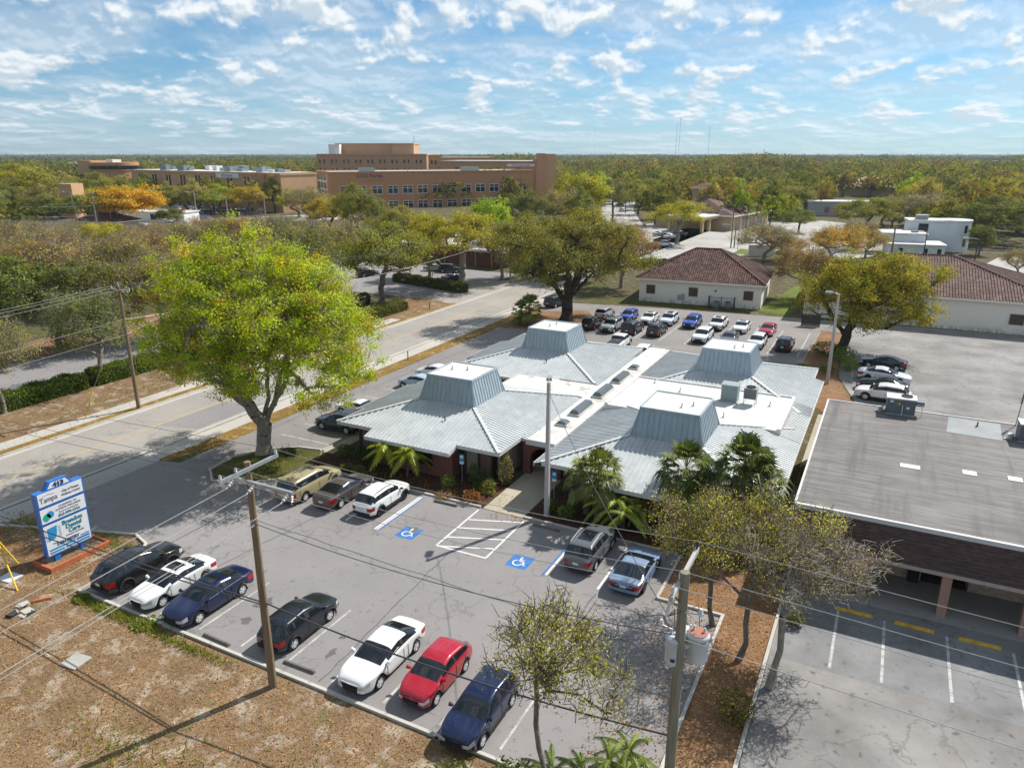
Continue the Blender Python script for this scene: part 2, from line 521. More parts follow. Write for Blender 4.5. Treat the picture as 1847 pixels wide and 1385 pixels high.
    M['black'] = plain('black_rubber', (0.014, 0.014, 0.015), 0.75, spec=0.3)
    M['concrete_pole'] = pavement('pole_concrete', (0.42, 0.40, 0.37), 0.15, 0.2, False, 0.2)
    t = NT('weathered_wood'); n = t.noise(2.2, 5, 0.6, vec=t.mapping((6, 6, 0.35)))
    t.col(t.ramp(n, [(0.25, (0.10, 0.068, 0.038)), (0.5, (0.19, 0.135, 0.078)), (0.8, (0.27, 0.20, 0.125))])).set(rough=0.9).bump(n, 0.5, 0.02); M['pole_wood'] = t.mat
    t = NT('grey_wood'); n = t.noise(2.2, 5, 0.6, vec=t.mapping((6, 6, 0.35)))
    t.col(t.ramp(n, [(0.25, (0.12, 0.11, 0.075)), (0.5, (0.20, 0.185, 0.13)), (0.8, (0.30, 0.27, 0.2))])).set(rough=0.9).bump(n, 0.5, 0.02); M['grey_wood'] = t.mat
    M['wire_pale'] = plain('aluminium_wire', (0.40, 0.39, 0.37), 0.5, 0.3)
    M['wire_dark'] = plain('dark_wire', (0.05, 0.05, 0.055), 0.6)
    M['yellow_plastic'] = plain('yellow_plastic', (0.62, 0.42, 0.015), 0.5, var=0.08)
    M['porcelain'] = plain('pale_porcelain', (0.55, 0.56, 0.56), 0.3)
    M['tank_grey'] = plain('pale_grey_enamel', (0.50, 0.53, 0.55), 0.45, var=0.1)
    M['sign_blue'] = plain('sign_blue', (0.025, 0.14, 0.45), 0.4, var=0.1)
    M['sign_white'] = plain('sign_white', (0.70, 0.71, 0.72), 0.35, var=0.06, scale=1.5)
    M['ink_navy'] = plain('navy_ink', (0.02, 0.03, 0.12), 0.5)
    M['ink_teal'] = plain('teal_ink', (0.02, 0.20, 0.25), 0.5)
    M['ink_blue'] = plain('blue_ink', (0.02, 0.26, 0.52), 0.5)
    M['ink_grey'] = plain('grey_ink', (0.16, 0.15, 0.19), 0.5)
    M['ink_green'] = plain('green_ink', (0.01, 0.36, 0.25), 0.5)
    M['stop_red'] = plain('red_paint', (0.5, 0.03, 0.04), 0.5)
    M['rust'] = plain('rusty_metal', (0.32, 0.13, 0.08), 0.7, var=0.3)
    M['red_edging'] = plain('red_edging', (0.42, 0.12, 0.05), 0.8, var=0.2)
    # terracotta tiles: rows of curved tiles whose colour changes from tile to tile
    t = NT('barrel_tile')
    v = t.n.new('ShaderNodeTexVoronoi'); v.inputs['Scale'].default_value = 2.6; t.l.new(t.coord(), v.inputs['Vector'])
    sp = t.n.new('ShaderNodeSeparateColor'); t.l.new(v.outputs['Color'], sp.inputs[0])
    c = t.ramp(sp.outputs[0], [(0.1, (0.05, 0.026, 0.022)), (0.5, (0.10, 0.047, 0.036)), (0.95, (0.185, 0.092, 0.068))])
    st = t.noise(0.35, 5); c = t.mix(t.fr(st, 0.62, 0.75, 0, 0.6), c, (0.40, 0.20, 0.14))
    t.col(c).set(rough=0.8, spec=0.3); M['tile'] = t.mat
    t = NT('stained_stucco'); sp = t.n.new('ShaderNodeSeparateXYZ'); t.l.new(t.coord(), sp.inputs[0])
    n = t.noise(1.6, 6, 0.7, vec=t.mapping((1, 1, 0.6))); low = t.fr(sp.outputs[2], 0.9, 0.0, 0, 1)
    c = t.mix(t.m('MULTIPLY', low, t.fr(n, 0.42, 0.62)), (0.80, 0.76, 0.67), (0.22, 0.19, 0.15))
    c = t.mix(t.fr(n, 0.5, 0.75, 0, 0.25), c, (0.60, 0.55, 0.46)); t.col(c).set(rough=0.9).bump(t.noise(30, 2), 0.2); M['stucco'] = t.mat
    t = NT('weathered_roof_sheet')
    n = t.noise(0.35, 6, 0.7); line = t.noise(1.0, 4, 0.6, vec=t.mapping((0.35, 4.2, 1))); run = t.noise(0.9, 4, 0.6, vec=t.mapping((1.3, 0.1, 1)))
    c = t.ramp(n, [(0.3, (0.085, 0.075, 0.069)), (0.7, (0.15, 0.135, 0.124))])
    c = t.mix(t.fr(line, 0.46, 0.60, 0, 0.35), c, (0.25, 0.235, 0.225)); c = t.mix(t.fr(line, 0.44, 0.34, 0, 0.4), c, (0.08, 0.07, 0.068))
    c = t.mix(t.fr(run, 0.52, 0.68, 0, 0.75), c, (0.075, 0.066, 0.064))
    t.col(c).set(rough=0.8); M['sheet_roof'] = t.mat
    t = NT('shingle_mansard'); n = t.noise(1.0, 5, 0.6, vec=t.mapping((2.5, 1, 9))); n2 = t.noise(0.4, 4)
    c = t.ramp(n, [(0.3, (0.045, 0.028, 0.025)), (0.5, (0.085, 0.05, 0.044)), (0.75, (0.14, 0.085, 0.072))])
    c = t.mix(t.fr(n2, 0.45, 0.7, 0, 0.5), c, (0.05, 0.042, 0.042)); t.col(c).set(rough=0.9).bump(n, 0.5, 0.03); M['mansard'] = t.mat


shared_materials()


def text_mesh(body, size, mat, align='CENTER', bold=0.0, spacing=1.0):
    cu = bpy.data.curves.new('lettering', 'FONT'); cu.body = body; cu.size = size; cu.align_x = align; cu.align_y = 'CENTER'
    cu.extrude = 0.006; cu.offset = bold; cu.space_character = spacing; cu.resolution_u = 3
    o = bpy.data.objects.new('lettering', cu); COL.objects.link(o)
    dg = bpy.context.evaluated_depsgraph_get()
    me = bpy.data.meshes.new_from_object(o.evaluated_get(dg))
    bpy.data.objects.remove(o); bpy.data.curves.remove(cu)
    me.materials.clear(); me.materials.append(mat)
    return me


def set_text(body, size, mat, parent, loc, rot, align='CENTER', bold=0.0, name='lettering', sx=1.0, spacing=1.0):
    o = obj_of(name, text_mesh(body, size, mat, align, bold, spacing), parent)
    o.location = loc; o.rotation_euler = rot; o.scale = (sx, 1, 1)
    return o


def clip_line(poly, s):
    """span in t of the line at s through a convex (s, t) outline"""
    ts = []
    n = len(poly)
    for i in range(n):
        (s0, t0), (s1, t1) = poly[i], poly[(i + 1) % n]
        if (s0 - s) * (s1 - s) <= 0 and abs(s1 - s0) > 1e-9: ts.append(t0 + (t1 - t0) * (s - s0) / (s1 - s0))
    return (min(ts), max(ts)) if len(ts) >= 2 and max(ts) - min(ts) > 0.05 else None


def ribs(mb, pts, up, spacing, w, h, phase=0.0, origin=None):
    """raised seams running up a flat convex slope"""
    P = [Vector(p) for p in pts]
    nrm = (P[1] - P[0]).cross(P[2] - P[0]).normalized()
    if nrm.z < 0: nrm = -nrm
    up = Vector(up); up = (up - nrm * up.dot(nrm)).normalized(); sd = up.cross(nrm).normalized()
    O = Vector(origin) if origin is not None else Vector((0, 0, 0))
    poly = [((p - P[0]).dot(sd), (p - P[0]).dot(up)) for p in P]
    off = (P[0] - O).dot(sd)
    s0, s1 = min(p[0] for p in poly), max(p[0] for p in poly)
    k = math.ceil((s0 + off - phase) / spacing)
    while True:
        s = k * spacing + phase - off; k += 1
        if s > s1: break
        r = clip_line(poly, s)
        if not r: continue
        a = P[0] + sd * s + up * r[0]; b = P[0] + sd * s + up * r[1]
        q = sd * (w / 2); t = nrm * h; e = sd * (w * .28)
        mb.hexa([a - q, a + q, b + q, b - q, a - e + t, a + e + t, b + e + t, b - e + t])


def wire_pts(a, b, sag, n=14):
    a = Vector(a); b = Vector(b)
    return [a.lerp(b, i / n) - Vector((0, 0, sag * 4 * (i / n) * (1 - i / n))) for i in range(n + 1)]
# ================================================================ GROUND, ROADS, MARKINGS
def sheet(name, poly, z, mat, kind='structure', label=None, cat=None):
    return MB().sheet([(p[0], p[1]) for p in poly], z).build(name, M[mat] if isinstance(mat, str) else mat, kind=kind, label=label, cat=cat)


def rect(x0, x1, y0, y1): return [(x0, y0), (x1, y0), (x1, y1), (x0, y1)]


def blob(cx, cy, rx, ry, n=26, seed=1, j=0.16):
    r = random.Random(seed); ph = [r.random() * 6.28 for _ in range(3)]
    return [(cx + rx * math.cos(t) * (1 + j * math.sin(3 * t + ph[0]) + j * .6 * math.sin(7 * t + ph[1])), cy + ry * math.sin(t) * (1 + j * math.sin(2 * t + ph[2]) + j * .6 * math.sin(5 * t + ph[0])))
            for t in [2 * math.pi * i / n for i in range(n)]]


def kerb(name, pts, w=0.16, h=0.13, closed=False):
    mb = MB(); P = [Vector((p[0], p[1], 0)) for p in pts]
    n = len(P); segs = n if closed else n - 1
    for i in range(segs):
        a, b = P[i], P[(i + 1) % n]; d = (b - a).normalized()
        q = Vector((-d.y, d.x, 0)) * (w / 2)
        a = a - d * (w * .45 if (closed or i > 0) else 0); b = b + d * (w * .45 if (closed or i < segs - 1) else 0)
        hh = h + 0.0015 * (i % 2)
        mb.hexa([a - q, a + q, b + q, b - q, a - q + Vector((0, 0, hh)), a + q + Vector((0, 0, hh)), b + q + Vector((0, 0, hh)), b - q + Vector((0, 0, hh))])
    return mb.build(name, M['kerb'], kind='structure')


def ground():
    # one sheet to the horizon, finer near the camera
    mb = MB(); c = [-14000, -3000, -600, 0, 600, 3000, 14000]
    for i in range(6):
        for j in range(6):
            mb.face([(c[i], c[j], 0), (c[i + 1], c[j], 0), (c[i + 1], c[j + 1], 0), (c[i], c[j + 1], 0)])
    mb.build('ground', M['ground'], kind='structure')
    sheet('leaf_litter_ground', rect(-50, -2.7, -30, 20.6), .004, 'litter')
    sheet('leaf_litter_ground', [(-51.2, 20.6), (-37.3, 20.6), (-37.3, 24.0), (-38.3, 25.6), (-40.0, 26.2), (-51.2, 23.2)], .004, 'litter')
    sheet('verge_ground', rect(-72.0, -60.6, -60, 101), .004, 'litter')
    sheet('dry_grass_verge', rect(-62.3, -60.6, -60, 101), .008, 'dry_grass')
    # main road
    sheet('road', rect(-60.5, -51.5, -80, 470), .012, 'road')
    for x, nm in ((-60.55, 'gutter'), (-51.45, 'gutter')):
        sheet(nm, rect(x - .28, x + .28, -80, 470), .016, 'concrete')
    kerb('kerb', [(-60.9, -80), (-60.9, 470)])
    for a, b in ((-80, 22.8), (36, 470)): kerb('kerb', [(-51.1, a), (-51.1, b)])
    # patches of newer paving in the road
    sheet('road_patch', [(-55.8, 40.2), (-52.0, 41.2), (-52.0, 49.0), (-55.8, 47.6)], .016, M['asphalt'])
    sheet('pavement', rect(-63.9, -62.2, -60, 86), .012, 'concrete')
    sheet('pavement', rect(-64.0, -62.0, 100, 190), .012, 'concrete')
    sheet('pavement', rect(-51.0, -49.2, 35.2, 110), .012, 'concrete')
    sheet('pavement', rect(-51.0, -49.2, -60, 22.6), .012, 'concrete')
    dg = sheet('dry_grass_strip', [(-49.25, 35.2)] + [(-49.25, y) for y in range(40, 106, 6)] + [(-47.3 + .12 * math.sin(y * 1.7), y) for y in range(105, 38, -3)] + [(-48.6, 34.9)], .02, 'dry_grass')
    for k, (a, b) in enumerate(((22.9, 34.6), (34.6, 37.6))):
        pass
    m = MB()
    for x in (-56.12, -55.88):
        m.sheet(rect(x - .05, x + .05, -60, 330), .017)
    m.build('road_markings', M['paint_yellow'], kind='structure')
    # driveway apron and the lots round the building
    sheet('driveway', [(-51.3, 23.0), (-40.0, 26.2), (-38.3, 25.6), (-37.3, 24.0), (-37.3, 33), (-44, 34.2), (-47.2, 35.4), (-49.2, 34.9), (-51.3, 36)], .012, 'asphalt')
    sheet('driveway_apron', [(-51.3, 22.4), (-49.0, 23.6), (-49.0, 35.0), (-51.3, 36.2)], .016, 'pale_concrete')
    sheet('parking_lot', [(-37.35, 20.7), (-5.4, 20.7), (-5.4, 34.4), (-8.8, 34.4), (-8.8, 39.35), (-37.35, 39.35)], .012, 'asphalt')
    sheet('parking_lot', [(-47.25, 35.3), (-44, 34.1), (-37.3, 32.9), (-37.3, 39.4), (-38.9, 42.3), (-38.9, 77.5), (-8.0, 77.5), (-7.2, 106), (-8, 113.6), (-34, 110.8), (-49.2, 108), (-49.2, 105), (-47.2, 102)], .0125, 'rear_asphalt')
    sheet('tree_island', [(-37.5, 39.5), (-38.1, 36.7), (-39.9, 34.8), (-42.2, 34.3), (-43.9, 35.6), (-44.2, 38.0), (-43.2, 40.2), (-41.0, 41.8), (-38.9, 42.2)], .03, 'weeds')
    kerb('kerb', [(-37.4, 39.3), (-38.05, 36.6), (-39.9, 34.65), (-42.3, 34.15), (-44.05, 35.5), (-44.35, 38.0), (-43.3, 40.35), (-41.1, 41.95), (-38.8, 42.4)])
    kerb('kerb', [(-51.0, 22.3), (-40.1, 26.2), (-38.5, 25.7), (-37.4, 24.2), (-37.35, 20.6), (-14, 20.6), (-5.4, 20.6)])
    kerb('kerb', [(-5.3, 20.6), (-5.3, 34.4), (-8.8, 34.4), (-8.8, 39.4)])
    kerb('kerb', [(-37.2, 39.45), (-22.6, 39.45)]); kerb('kerb', [(-19.3, 39.45), (-9.0, 39.45)])
    sheet('mulch_bed', rect(-38.2, -22.4, 39.5, 44.0), .02, 'mulch')
    sheet('mulch_bed', rect(-19.4, -2.95, 39.5, 44.5), .02, 'mulch')
    sheet('leafy_island', [(-8.7, 34.5), (-5.2, 34.5), (-5.2, 15), (-2.8, 15), (-2.8, 36.8), (-2.8, 39.45), (-8.7, 39.45)], .02, 'orange_litter')
    kerb('kerb', [(-2.75, -10), (-2.75, 36.6), (-2.9, 38.9)])
    sheet('walkway', rect(-22.4, -19.4, 39.4, 52), .026, 'walk')
    sheet('walkway', [(-38.9, 42.2), (-37.8, 42.2), (-37.8, 60), (-38.9, 60)], .026, 'walk')
    sheet('walkway', rect(-4.1, -2.98, 46.5, 70), .026, 'walk')
    sheet('leafy_strip', [(-7.8, 77), (-3.2, 70), (-2.9, 60.3), (-0.8, 62), (-1.6, 76), (-3.6, 84), (-4.2, 106), (-7.2, 106)], .022, 'orange_litter')
    sheet('courtyard_bed', rect(-37, -22, 57.5, 61), .02, 'weeds')
    # right lots
    sheet('parking_lot', rect(-2.65, 60, -40, 39.0), .012, 'old_asphalt')
    sheet('parking_lot', [(-1.2, 60), (80, 60), (80, 119), (40, 116.6), (17, 115.2), (7, 114.9), (-9, 113.4), (-7.1, 106.2), (-4.2, 106.2), (-3.4, 84), (-1.4, 76)], .0126, 'old_asphalt')
    sheet('stall_shade_paving', [(-2.6, 32.3), (40, 32.3), (40, 38.93), (-2.6, 38.93)], .0135, pavement('shade_toned_asphalt', (0.20, 0.197, 0.195), 0.3, 0.3, True, 0.5, scale=0.4))  # stalls coloured darker than the lot to deepen the porch shade
    # grass and soil round the stucco buildings
    sheet('grass_strip', [(-17.3, 116.2), (-12.6, 115.2), (-9, 140), (-15, 142)], .012, 'green_grass')
    sheet('soil_strip', [G(1040, 540), G(1165, 552), G(1372, 563), G(1440, 592), G(1690, 594), G(1847, 612), G(1847, 590), G(1690, 575), G(1440, 575), G(1370, 550), G(1150, 538), G(1040, 533)], .011, 'weeds')
    sheet('leaf_bed', blob(-42.5, 95.5, 6.2, 8.5, seed=8), .018, 'orange_litter')
    # land across the road
    sheet('parking_lane', [(-88, -30), (-74.2, -30), (-74.2, 78), (-69.0, 82), (-69, 86), (-88, 84)], .012, 'asphalt')
    sheet('parking_lane', [(-108, 101), (-66, 101), (-66, 131.4), (-108, 134)], .012, 'asphalt')
    sheet('side_road', [(-66.2, 101), (-60.5, 100), (-60.5, 128), (-66.2, 122)], .0125, 'road')
    sheet('leaf_bed', blob(-93, 60, 5, 30, seed=4), .014, 'orange_litter')
    sheet('leaf_bed', blob(-67.5, 92, 3.2, 8, seed=5), .012, 'orange_litter')

    def pxs(name, pts, z, mat): sheet(name, [G(*p) for p in pts], z, mat)
    pxs('arterial_road', [(-300, 425), (-300, 408), (230, 398), (460, 392), (540, 388), (640, 384), (640, 394), (540, 400), (440, 408), (230, 418)], .012, 'pale_concrete')
    pxs('hospital_parking', [(95, 395), (100, 380), (300, 372), (470, 368), (480, 386), (300, 396)], .014, 'asphalt')
    pxs('parking_lot', [(-200, 470), (-200, 425), (120, 425), (330, 416), (300, 440), (60, 470)], .012, 'road')
    pxs('boulevard', [(1075, 410), (1092, 352), (1128, 345), (1148, 352), (1142, 380), (1170, 420), (1200, 470), (1120, 470)], .013, 'pale_concrete')
    pxs('white_pavement', [(1160, 470), (1165, 404), (1300, 398), (1420, 402), (1480, 398), (1545, 405), (1600, 430), (1600, 468), (1500, 470), (1400, 446), (1300, 470)], .012, 'pale_concrete')
    pxs('lawn', [(1320, 458), (1336, 449), (1410, 456), (1400, 462)], .02, 'green_grass')
    pxs('lawn', [(1385, 388), (1390, 383), (1455, 383), (1455, 388)], .02, 'green_grass')
    pxs('far_road', [(1905, 560), (1770, 480), (1800, 465), (1990, 440), (2200, 520)], .012, 'pale_concrete')
    pxs('lawn', [(1835, 505), (1870, 495), (1900, 540), (1860, 545)], .016, 'green_grass')


ground()


# ---------------------------------------------------------------- parking stripes, symbols, hatching
def stripe(mb, a, b, w=0.12, z=.017):
    a = Vector((a[0], a[1], z)); b = Vector((b[0], b[1], z)); d = (b - a).normalized(); q = Vector((-d.y, d.x, 0)) * (w / 2)
    mb.face([a - q, b - q, b + q, a + q] if True else [])


def markings():
    mb = MB()
    for x in (-34.45, -31.55, -28.65, -25.75, -22.9, -20.1, -17.2, -14.3, -11.4): stripe(mb, (x, 21.2), (x, 26.0), 0.11)
    mb.build('parking_markings', M['paint_worn'], kind='structure')
    mb = MB()
    for x in (-34.3, -31.3, -29.6, -15.15, -12.0): stripe(mb, (x, 33.8), (x, 38.9), 0.13)
    for dx in (-.09, .09): stripe(mb, (-27.1 + dx, 33.7), (-27.1 + dx, 38.9), 0.13 if dx < 0 else .10)
    mb.build('parking_markings', M['paint_white'], kind='structure')
    mb = MB()
    stripe(mb, (-26.88, 33.75), (-26.88, 38.8), .1, .0165); stripe(mb, (-15.33, 33.6), (-15.33, 38.4), .1, .0165)
    mb.build('parking_markings', M['paint_blue'], kind='structure')
    # the hatched access aisle
    mb = MB()
    pz = lambda x, y: G(560 + x * .3465, 760 + y * .3465)
    for a, b in (((655, 645), (875, 460)), ((912, 712), (1110, 520)), ((655, 645), (912, 712)), ((825, 511), (1112, 527)), ((765, 553), (1058, 569)), ((705, 601), (1008, 617)), ((668, 649), (960, 664))):
        stripe(mb, pz(*a), pz(*b), 0.12, .0165 + .0005 * (a[1] % 7))
    mb.build('hatched_aisle_markings', M['paint_white'], kind='structure')
    mb = MB()                                          # rear double row
    for x in (-8.4, -11.8, -15.1, -18.5, -21.9, -25.2, -28.5, -31.2, -34.0): stripe(mb, (x, 90.3), (x, 104), .13)
    stripe(mb, (-7.75, 82), (-7.2, 105), .13)
    for y in (43.6, 46.5, 49.4, 52.3, 55.2, 58.1, 61.0, 63.9): stripe(mb, (-44.6, y), (-39.3, y), .12)
    for x in (2.2, 5.0, 7.8, 10.6): stripe(mb, (x, 32.6), (x, 37.8), .13)
    for x in (0.0,): stripe(mb, (x, 32.6), (x, 37.8), .13)
    mb.build('parking_markings', M['paint_worn'], kind='structure')
    mb = MB(); stripe(mb, (-2.0, 84), (-2.6, 93), .14, .0185); mb.build('parking_markings', M['paint_yellow'], kind='structure')
    # wheelchair symbols
    for c in (G(738, 961), G(938, 1013)):
        MB().sheet(rect(c.x - .66, c.x + .66, c.y - .71, c.y + .71), .0165).build('blue_marking', M['paint_blue'], kind='structure')
        s = MB(); k = 1.2; z = .021
        def P(x, y): return (c.x + x * k, c.y + y * k, z)
        def st(a, b, w):
            a = Vector(P(*a)); b = Vector(P(*b)); d = (b - a).normalized(); q = Vector((-d.y, d.x, 0)) * (w * k / 2); s.face([a - q, b - q, b + q, a + q])
        s.face([P(-.06 + .075 * math.cos(t), .40 + .075 * math.sin(t)) for t in [i * math.pi / 6 for i in range(12)]])
        st((-.06, .31), (-.02, .03), .1); st((-.04, .19), (.16, .17), .06); st((-.03, .04), (.19, .02), .09); st((.18, .05), (.29, -.28), .085); st((.27, -.27), (.38, -.24), .06)
        for i in range(18):
            t0, t1 = R(110 + i * 13.6), R(110 + (i + 1) * 13.6)
            s.face([P(-.07 + .27 * math.cos(t0), -.14 + .27 * math.sin(t0)), P(-.07 + .27 * math.cos(t1), -.14 + .27 * math.sin(t1)), P(-.07 + .2 * math.cos(t1), -.14 + .2 * math.sin(t1)), P(-.07 + .2 * math.cos(t0), -.14 + .2 * math.sin(t0))][::-1])
        for f in range(len(s.f)):                      # every face looks up
            a, b, c2 = (Vector(s.v[i]) for i in s.f[f][:3])
            if (b - a).cross(c2 - a).z < 0: s.f[f] = s.f[f][::-1]
        s.build('wheelchair_marking', M['paint_white'], kind='structure')


markings()


def stains():
    rr = random.Random(6); mb = MB()
    for x in (-36, -33, -30.1, -27.2, -24.3, -21.5, -18.7, -15.8, -12.8): 
        for _ in range(2): mb.sheet(blob(x + rr.uniform(-.5, .5), rr.uniform(22, 26.2), rr.uniform(.12, .4), rr.uniform(.12, .5), 18, rr.randint(0, 999), .3), .0205 + rr.random() * .002)
    for x in (-32.5, -29.4, -24.8, -13.6, -10.6): mb.sheet(blob(x + rr.uniform(-.4, .4), rr.uniform(33.5, 37.5), rr.uniform(.15, .4), rr.uniform(.2, .6), 18, rr.randint(0, 999), .3), .0205 + rr.random() * .002)
    mb.build('asphalt_stain', pavement('oil_stained_asphalt', (0.13, 0.12, 0.117), .35, .4, False, .3, scale=2.0), kind='structure')
    mb = MB()  # thin dark lines painted for cracks and for shadows of wires
    for a, b in (((-37, 31.2), (-9, 30.1)), ((-33.2, 20.9), (-31.6, 33.5)), ((-20.6, 20.9), (-21.4, 33.2)), ((-12.4, 20.9), (-11.9, 33.4)), ((-46.5, 44), (-44.9, 76))):
        n = 16; P = [(a[0] + (b[0] - a[0]) * i / n + rr.uniform(-.07, .07), a[1] + (b[1] - a[1]) * i / n + rr.uniform(-.07, .07)) for i in range(n + 1)]
        for p, q in zip(P, P[1:]): stripe(mb, p, q, .045, .0225)
    mb.build('crack_and_shadow_line', M['dark_asphalt'], kind='structure')


stains()


def wheel_stop(x, y, rz, mat, label, group, L=1.85):
    mb = MB(); p = [(-L / 2, -.09), (L / 2, -.09), (L / 2, .09), (-L / 2, .09)]; h = .13
    mb.hexa([(a, b, 0) for a, b in p] + [(a * .97, b * .55, h) for a, b in p])
    for q in (-.6, .6): mb.tube([(q, 0, h - .01), (q, 0, h + .012)], .025, 6)
    return mb.build('wheel_stop', M[mat], loc=(x, y, .013), rz=rz, label=label, cat='wheel stop', group=group)


for i, (x, l) in enumerate(((.75, 'faded yellow wheel stop nearest the leaning shrub, before the brick post porch'), (3.55, 'chipped yellow wheel stop in front of the dark doorway of the brick porch'), (6.4, 'long yellow wheel stop right of the middle brick post'), (9.3, 'yellow wheel stop cut by the right edge of the photo'))):
    wheel_stop(x, 37.85, random.Random(i).uniform(-.02, .02), 'stop_yellow', l, 'yellow wheel stops')
c = G(391, 1155); wheel_stop(c.x, c.y, R(-2), 'stop_grey', 'dark concrete wheel stop in the empty stall beside the blue sedan', 'grey wheel stops')
c = G(540, 1204); wheel_stop(c.x, c.y, R(1), 'stop_grey', 'concrete wheel stop at the kerb below the dark hatchback', 'grey wheel stops')
c = G(804, 909); wheel_stop(c.x, c.y, R(1), 'stop_grey', 'grey wheel stop at the head of the empty wheelchair stall', 'grey wheel stops')
c = G(985, 953); wheel_stop(c.x, c.y, R(-1), 'stop_grey', 'grey wheel stop in palm shadow left of the grey SUV', 'grey wheel stops')
c = G(592, 808); wheel_stop(c.x, c.y, R(86), 'concrete', 'pale wheel stop beside the tan corner wall', 'pale wheel stops')
c = G(643, 803); wheel_stop(-39.0, 47.6, R(90), 'concrete', 'pale wheel stop in front of the blue crossover', 'pale wheel stops')
# ================================================================ THE CLINIC: four hipped pods with metal cupolas
PB, PK, PZ, ZT = 2.55, 0.25, 4.0, 6.0                       # half of the cupola base, roof fall, its height, cupola top


def pz_(d): return PZ - (d - PB) * PK


def pod(name, cx, cy, sides, label, walls=True):
    """sides: for each of s,e,n,w a list of (a, b, reach) along the eave; roof reach from the centre"""
    root = empty(name, (cx, cy, 0), 0, label, 'building')
    roof = MB(); hips = MB(); fas = MB(); sof = MB()
    rot = {'s': (0, -1), 'e': (1, 0), 'n': (0, 1), 'w': (-1, 0)}
    E0 = 7.25
    for k, segs in sides.items():
        dx, dy = rot[k]; tx, ty = -dy, dx
        if k in 'nw': tx, ty = -tx, -ty
        if k in 's': tx, ty = 1, 0
        if k in 'e': tx, ty = 0, 1
        if k in 'n': tx, ty = 1, 0
        if k in 'w': tx, ty = 0, 1
        P = lambda s, d, z=None: Vector((dx * d + tx * s, dy * d + ty * s, pz_(d) if z is None else z))
        lo = min(a for a, b, r in segs); hi = max(b for a, b, r in segs)
        main = [P(-PB, PB), P(PB, PB), P(min(E0, hi), E0), P(max(-E0, lo), E0)]
        polys = [main] + [[P(a, E0), P(b, E0), P(b, r), P(a, r)] for a, b, r in segs if r > E0 + .01]
        for pl in polys:
            n = (pl[1] - pl[0]).cross(pl[2] - pl[0])
            roof.face(pl if n.z > 0 else pl[::-1])
            ribs(roof, pl, (-dx, -dy, PK), 0.345, .13, .055, .0, (0, 0, 0))
        for i, (a, b, r) in enumerate(segs):                    # fascia boards and soffits
            fas.bar(P(a, r, pz_(r) - .10), P(b, r, pz_(r) - .10), .06, .28)
            if i: 
                r0 = segs[i - 1][2]
                if abs(r0 - r) > .01: fas.bar(P(a, r0, pz_(r0) - .105), P(a, r, pz_(r) - .105), .055, .27)
            sof.face([P(a, 5.9, pz_(r) - .2), P(b, 5.9, pz_(r) - .2), P(b, r - .02, pz_(r) - .2), P(a, r - .02, pz_(r) - .2)])
    for sx in (-1, 1):
        for sy in (-1, 1):
            MB().bar((sx * PB, sy * PB, PZ + .06), (sx * (E0 + .02), sy * (E0 + .02), pz_(E0) + .06), .26, .06).build('hip_cap', M['fascia'], root)
    roof.build('roof', M['metal_roof'], root)
    fas.build('fascia', M['fascia'], root); sof.build('soffit', M['beige'], root)
    # cupola with sloping seamed sides
    cu = MB(); top = 2.05; q = MB()
    for (dx, dy) in rot.values():
        tx, ty = -dy, dx
        pl = [Vector((dx * PB - tx * PB, dy * PB - ty * PB, PZ - .02)), Vector((dx * PB + tx * PB, dy * PB + ty * PB, PZ - .02)),
              Vector((dx * top + tx * top, dy * top + ty * top, ZT)), Vector((dx * top - tx * top, dy * top - ty * top, ZT))]
        cu.face(pl); ribs(cu, pl, (-dx * .25, -dy * .25, 1), .40, .05, .045, .2, (0, 0, 0))
    c = cu.build('cupola', M['metal_panel'], root)
    for (dx, dy) in rot.values():
        tx, ty = -dy, dx
        q.bar((dx * (top + .02) - tx * (top + .05), dy * (top + .02) - ty * (top + .05), ZT), (dx * (top + .02) + tx * (top - .05), dy * (top + .02) + ty * (top - .05), ZT), .12, .2)
        q.bar((dx * PB + tx * PB, dy * PB + ty * PB, PZ + .0), (dx * top + tx * top, dy * top + ty * top, ZT - .1), .11, .11)
    q.build('cupola_trim', M['metal_panel'], c)
    MB().sheet(rect(-top, top, -top, top), ZT + .03).build('cupola_deck', M['white_roof'], c)
    rr = random.Random(name + str(cx))
    for _ in range(2):
        x, y = rr.uniform(-1.3, 1.3), rr.uniform(-1.2, 1.2)
        MB().lathe([(.12, 0), (.10, .06), (.05, .08), (.045, .32)], (x, y, ZT + .03), n=10).build('vent_pipe', M['steel'], root)
    MB().tube([(1.2, -4.7, pz_(4.7)), (1.2, -4.7, pz_(4.7) + .35)], .05, 8).build('vent_pipe', M['dark_metal'], root)
    if walls:
        w = MB(); w.box(-5.9, 5.9, -5.9, 5.9, 0, pz_(7.3) - .2)
        w.build('wall', M['beige'], root)
    return root


J = 3.75
four = [(-7.25, -J, 7.25), (-J, J, 8.35), (J, 7.25, 7.25)]
pods = {}
pods['a'] = pod('clinic_building', -30.0, 49.65, {'s': four, 'w': [(-7.25, -J, 7.25), (-J, J, 8.2), (J, 7.25, 7.25)], 'n': four, 'e': [(-7.25, -3.7, 7.25), (-3.7, 7.25, 8.05)]}, 'metal roofed clinic pod with brick front, behind the white crossover')
pods['b'] = pod('clinic_building', -12.2, 49.65, {'s': four, 'e': [(-7.25, 7.25, 8.1)], 'n': [(-7.25, 7.25, 7.25)], 'w': [(-7.25, 7.25, 7.85)]}, 'metal roofed clinic pod behind the fan palms, nearest the dark mansard shop')
pods['c'] = pod('clinic_building', -29.95, 68.2, {'s': four, 'w': four, 'n': four, 'e': [(-7.25, 3.7, 8.05), (3.7, 7.25, 7.25)]}, 'metal roofed clinic pod at the back, on the road side')
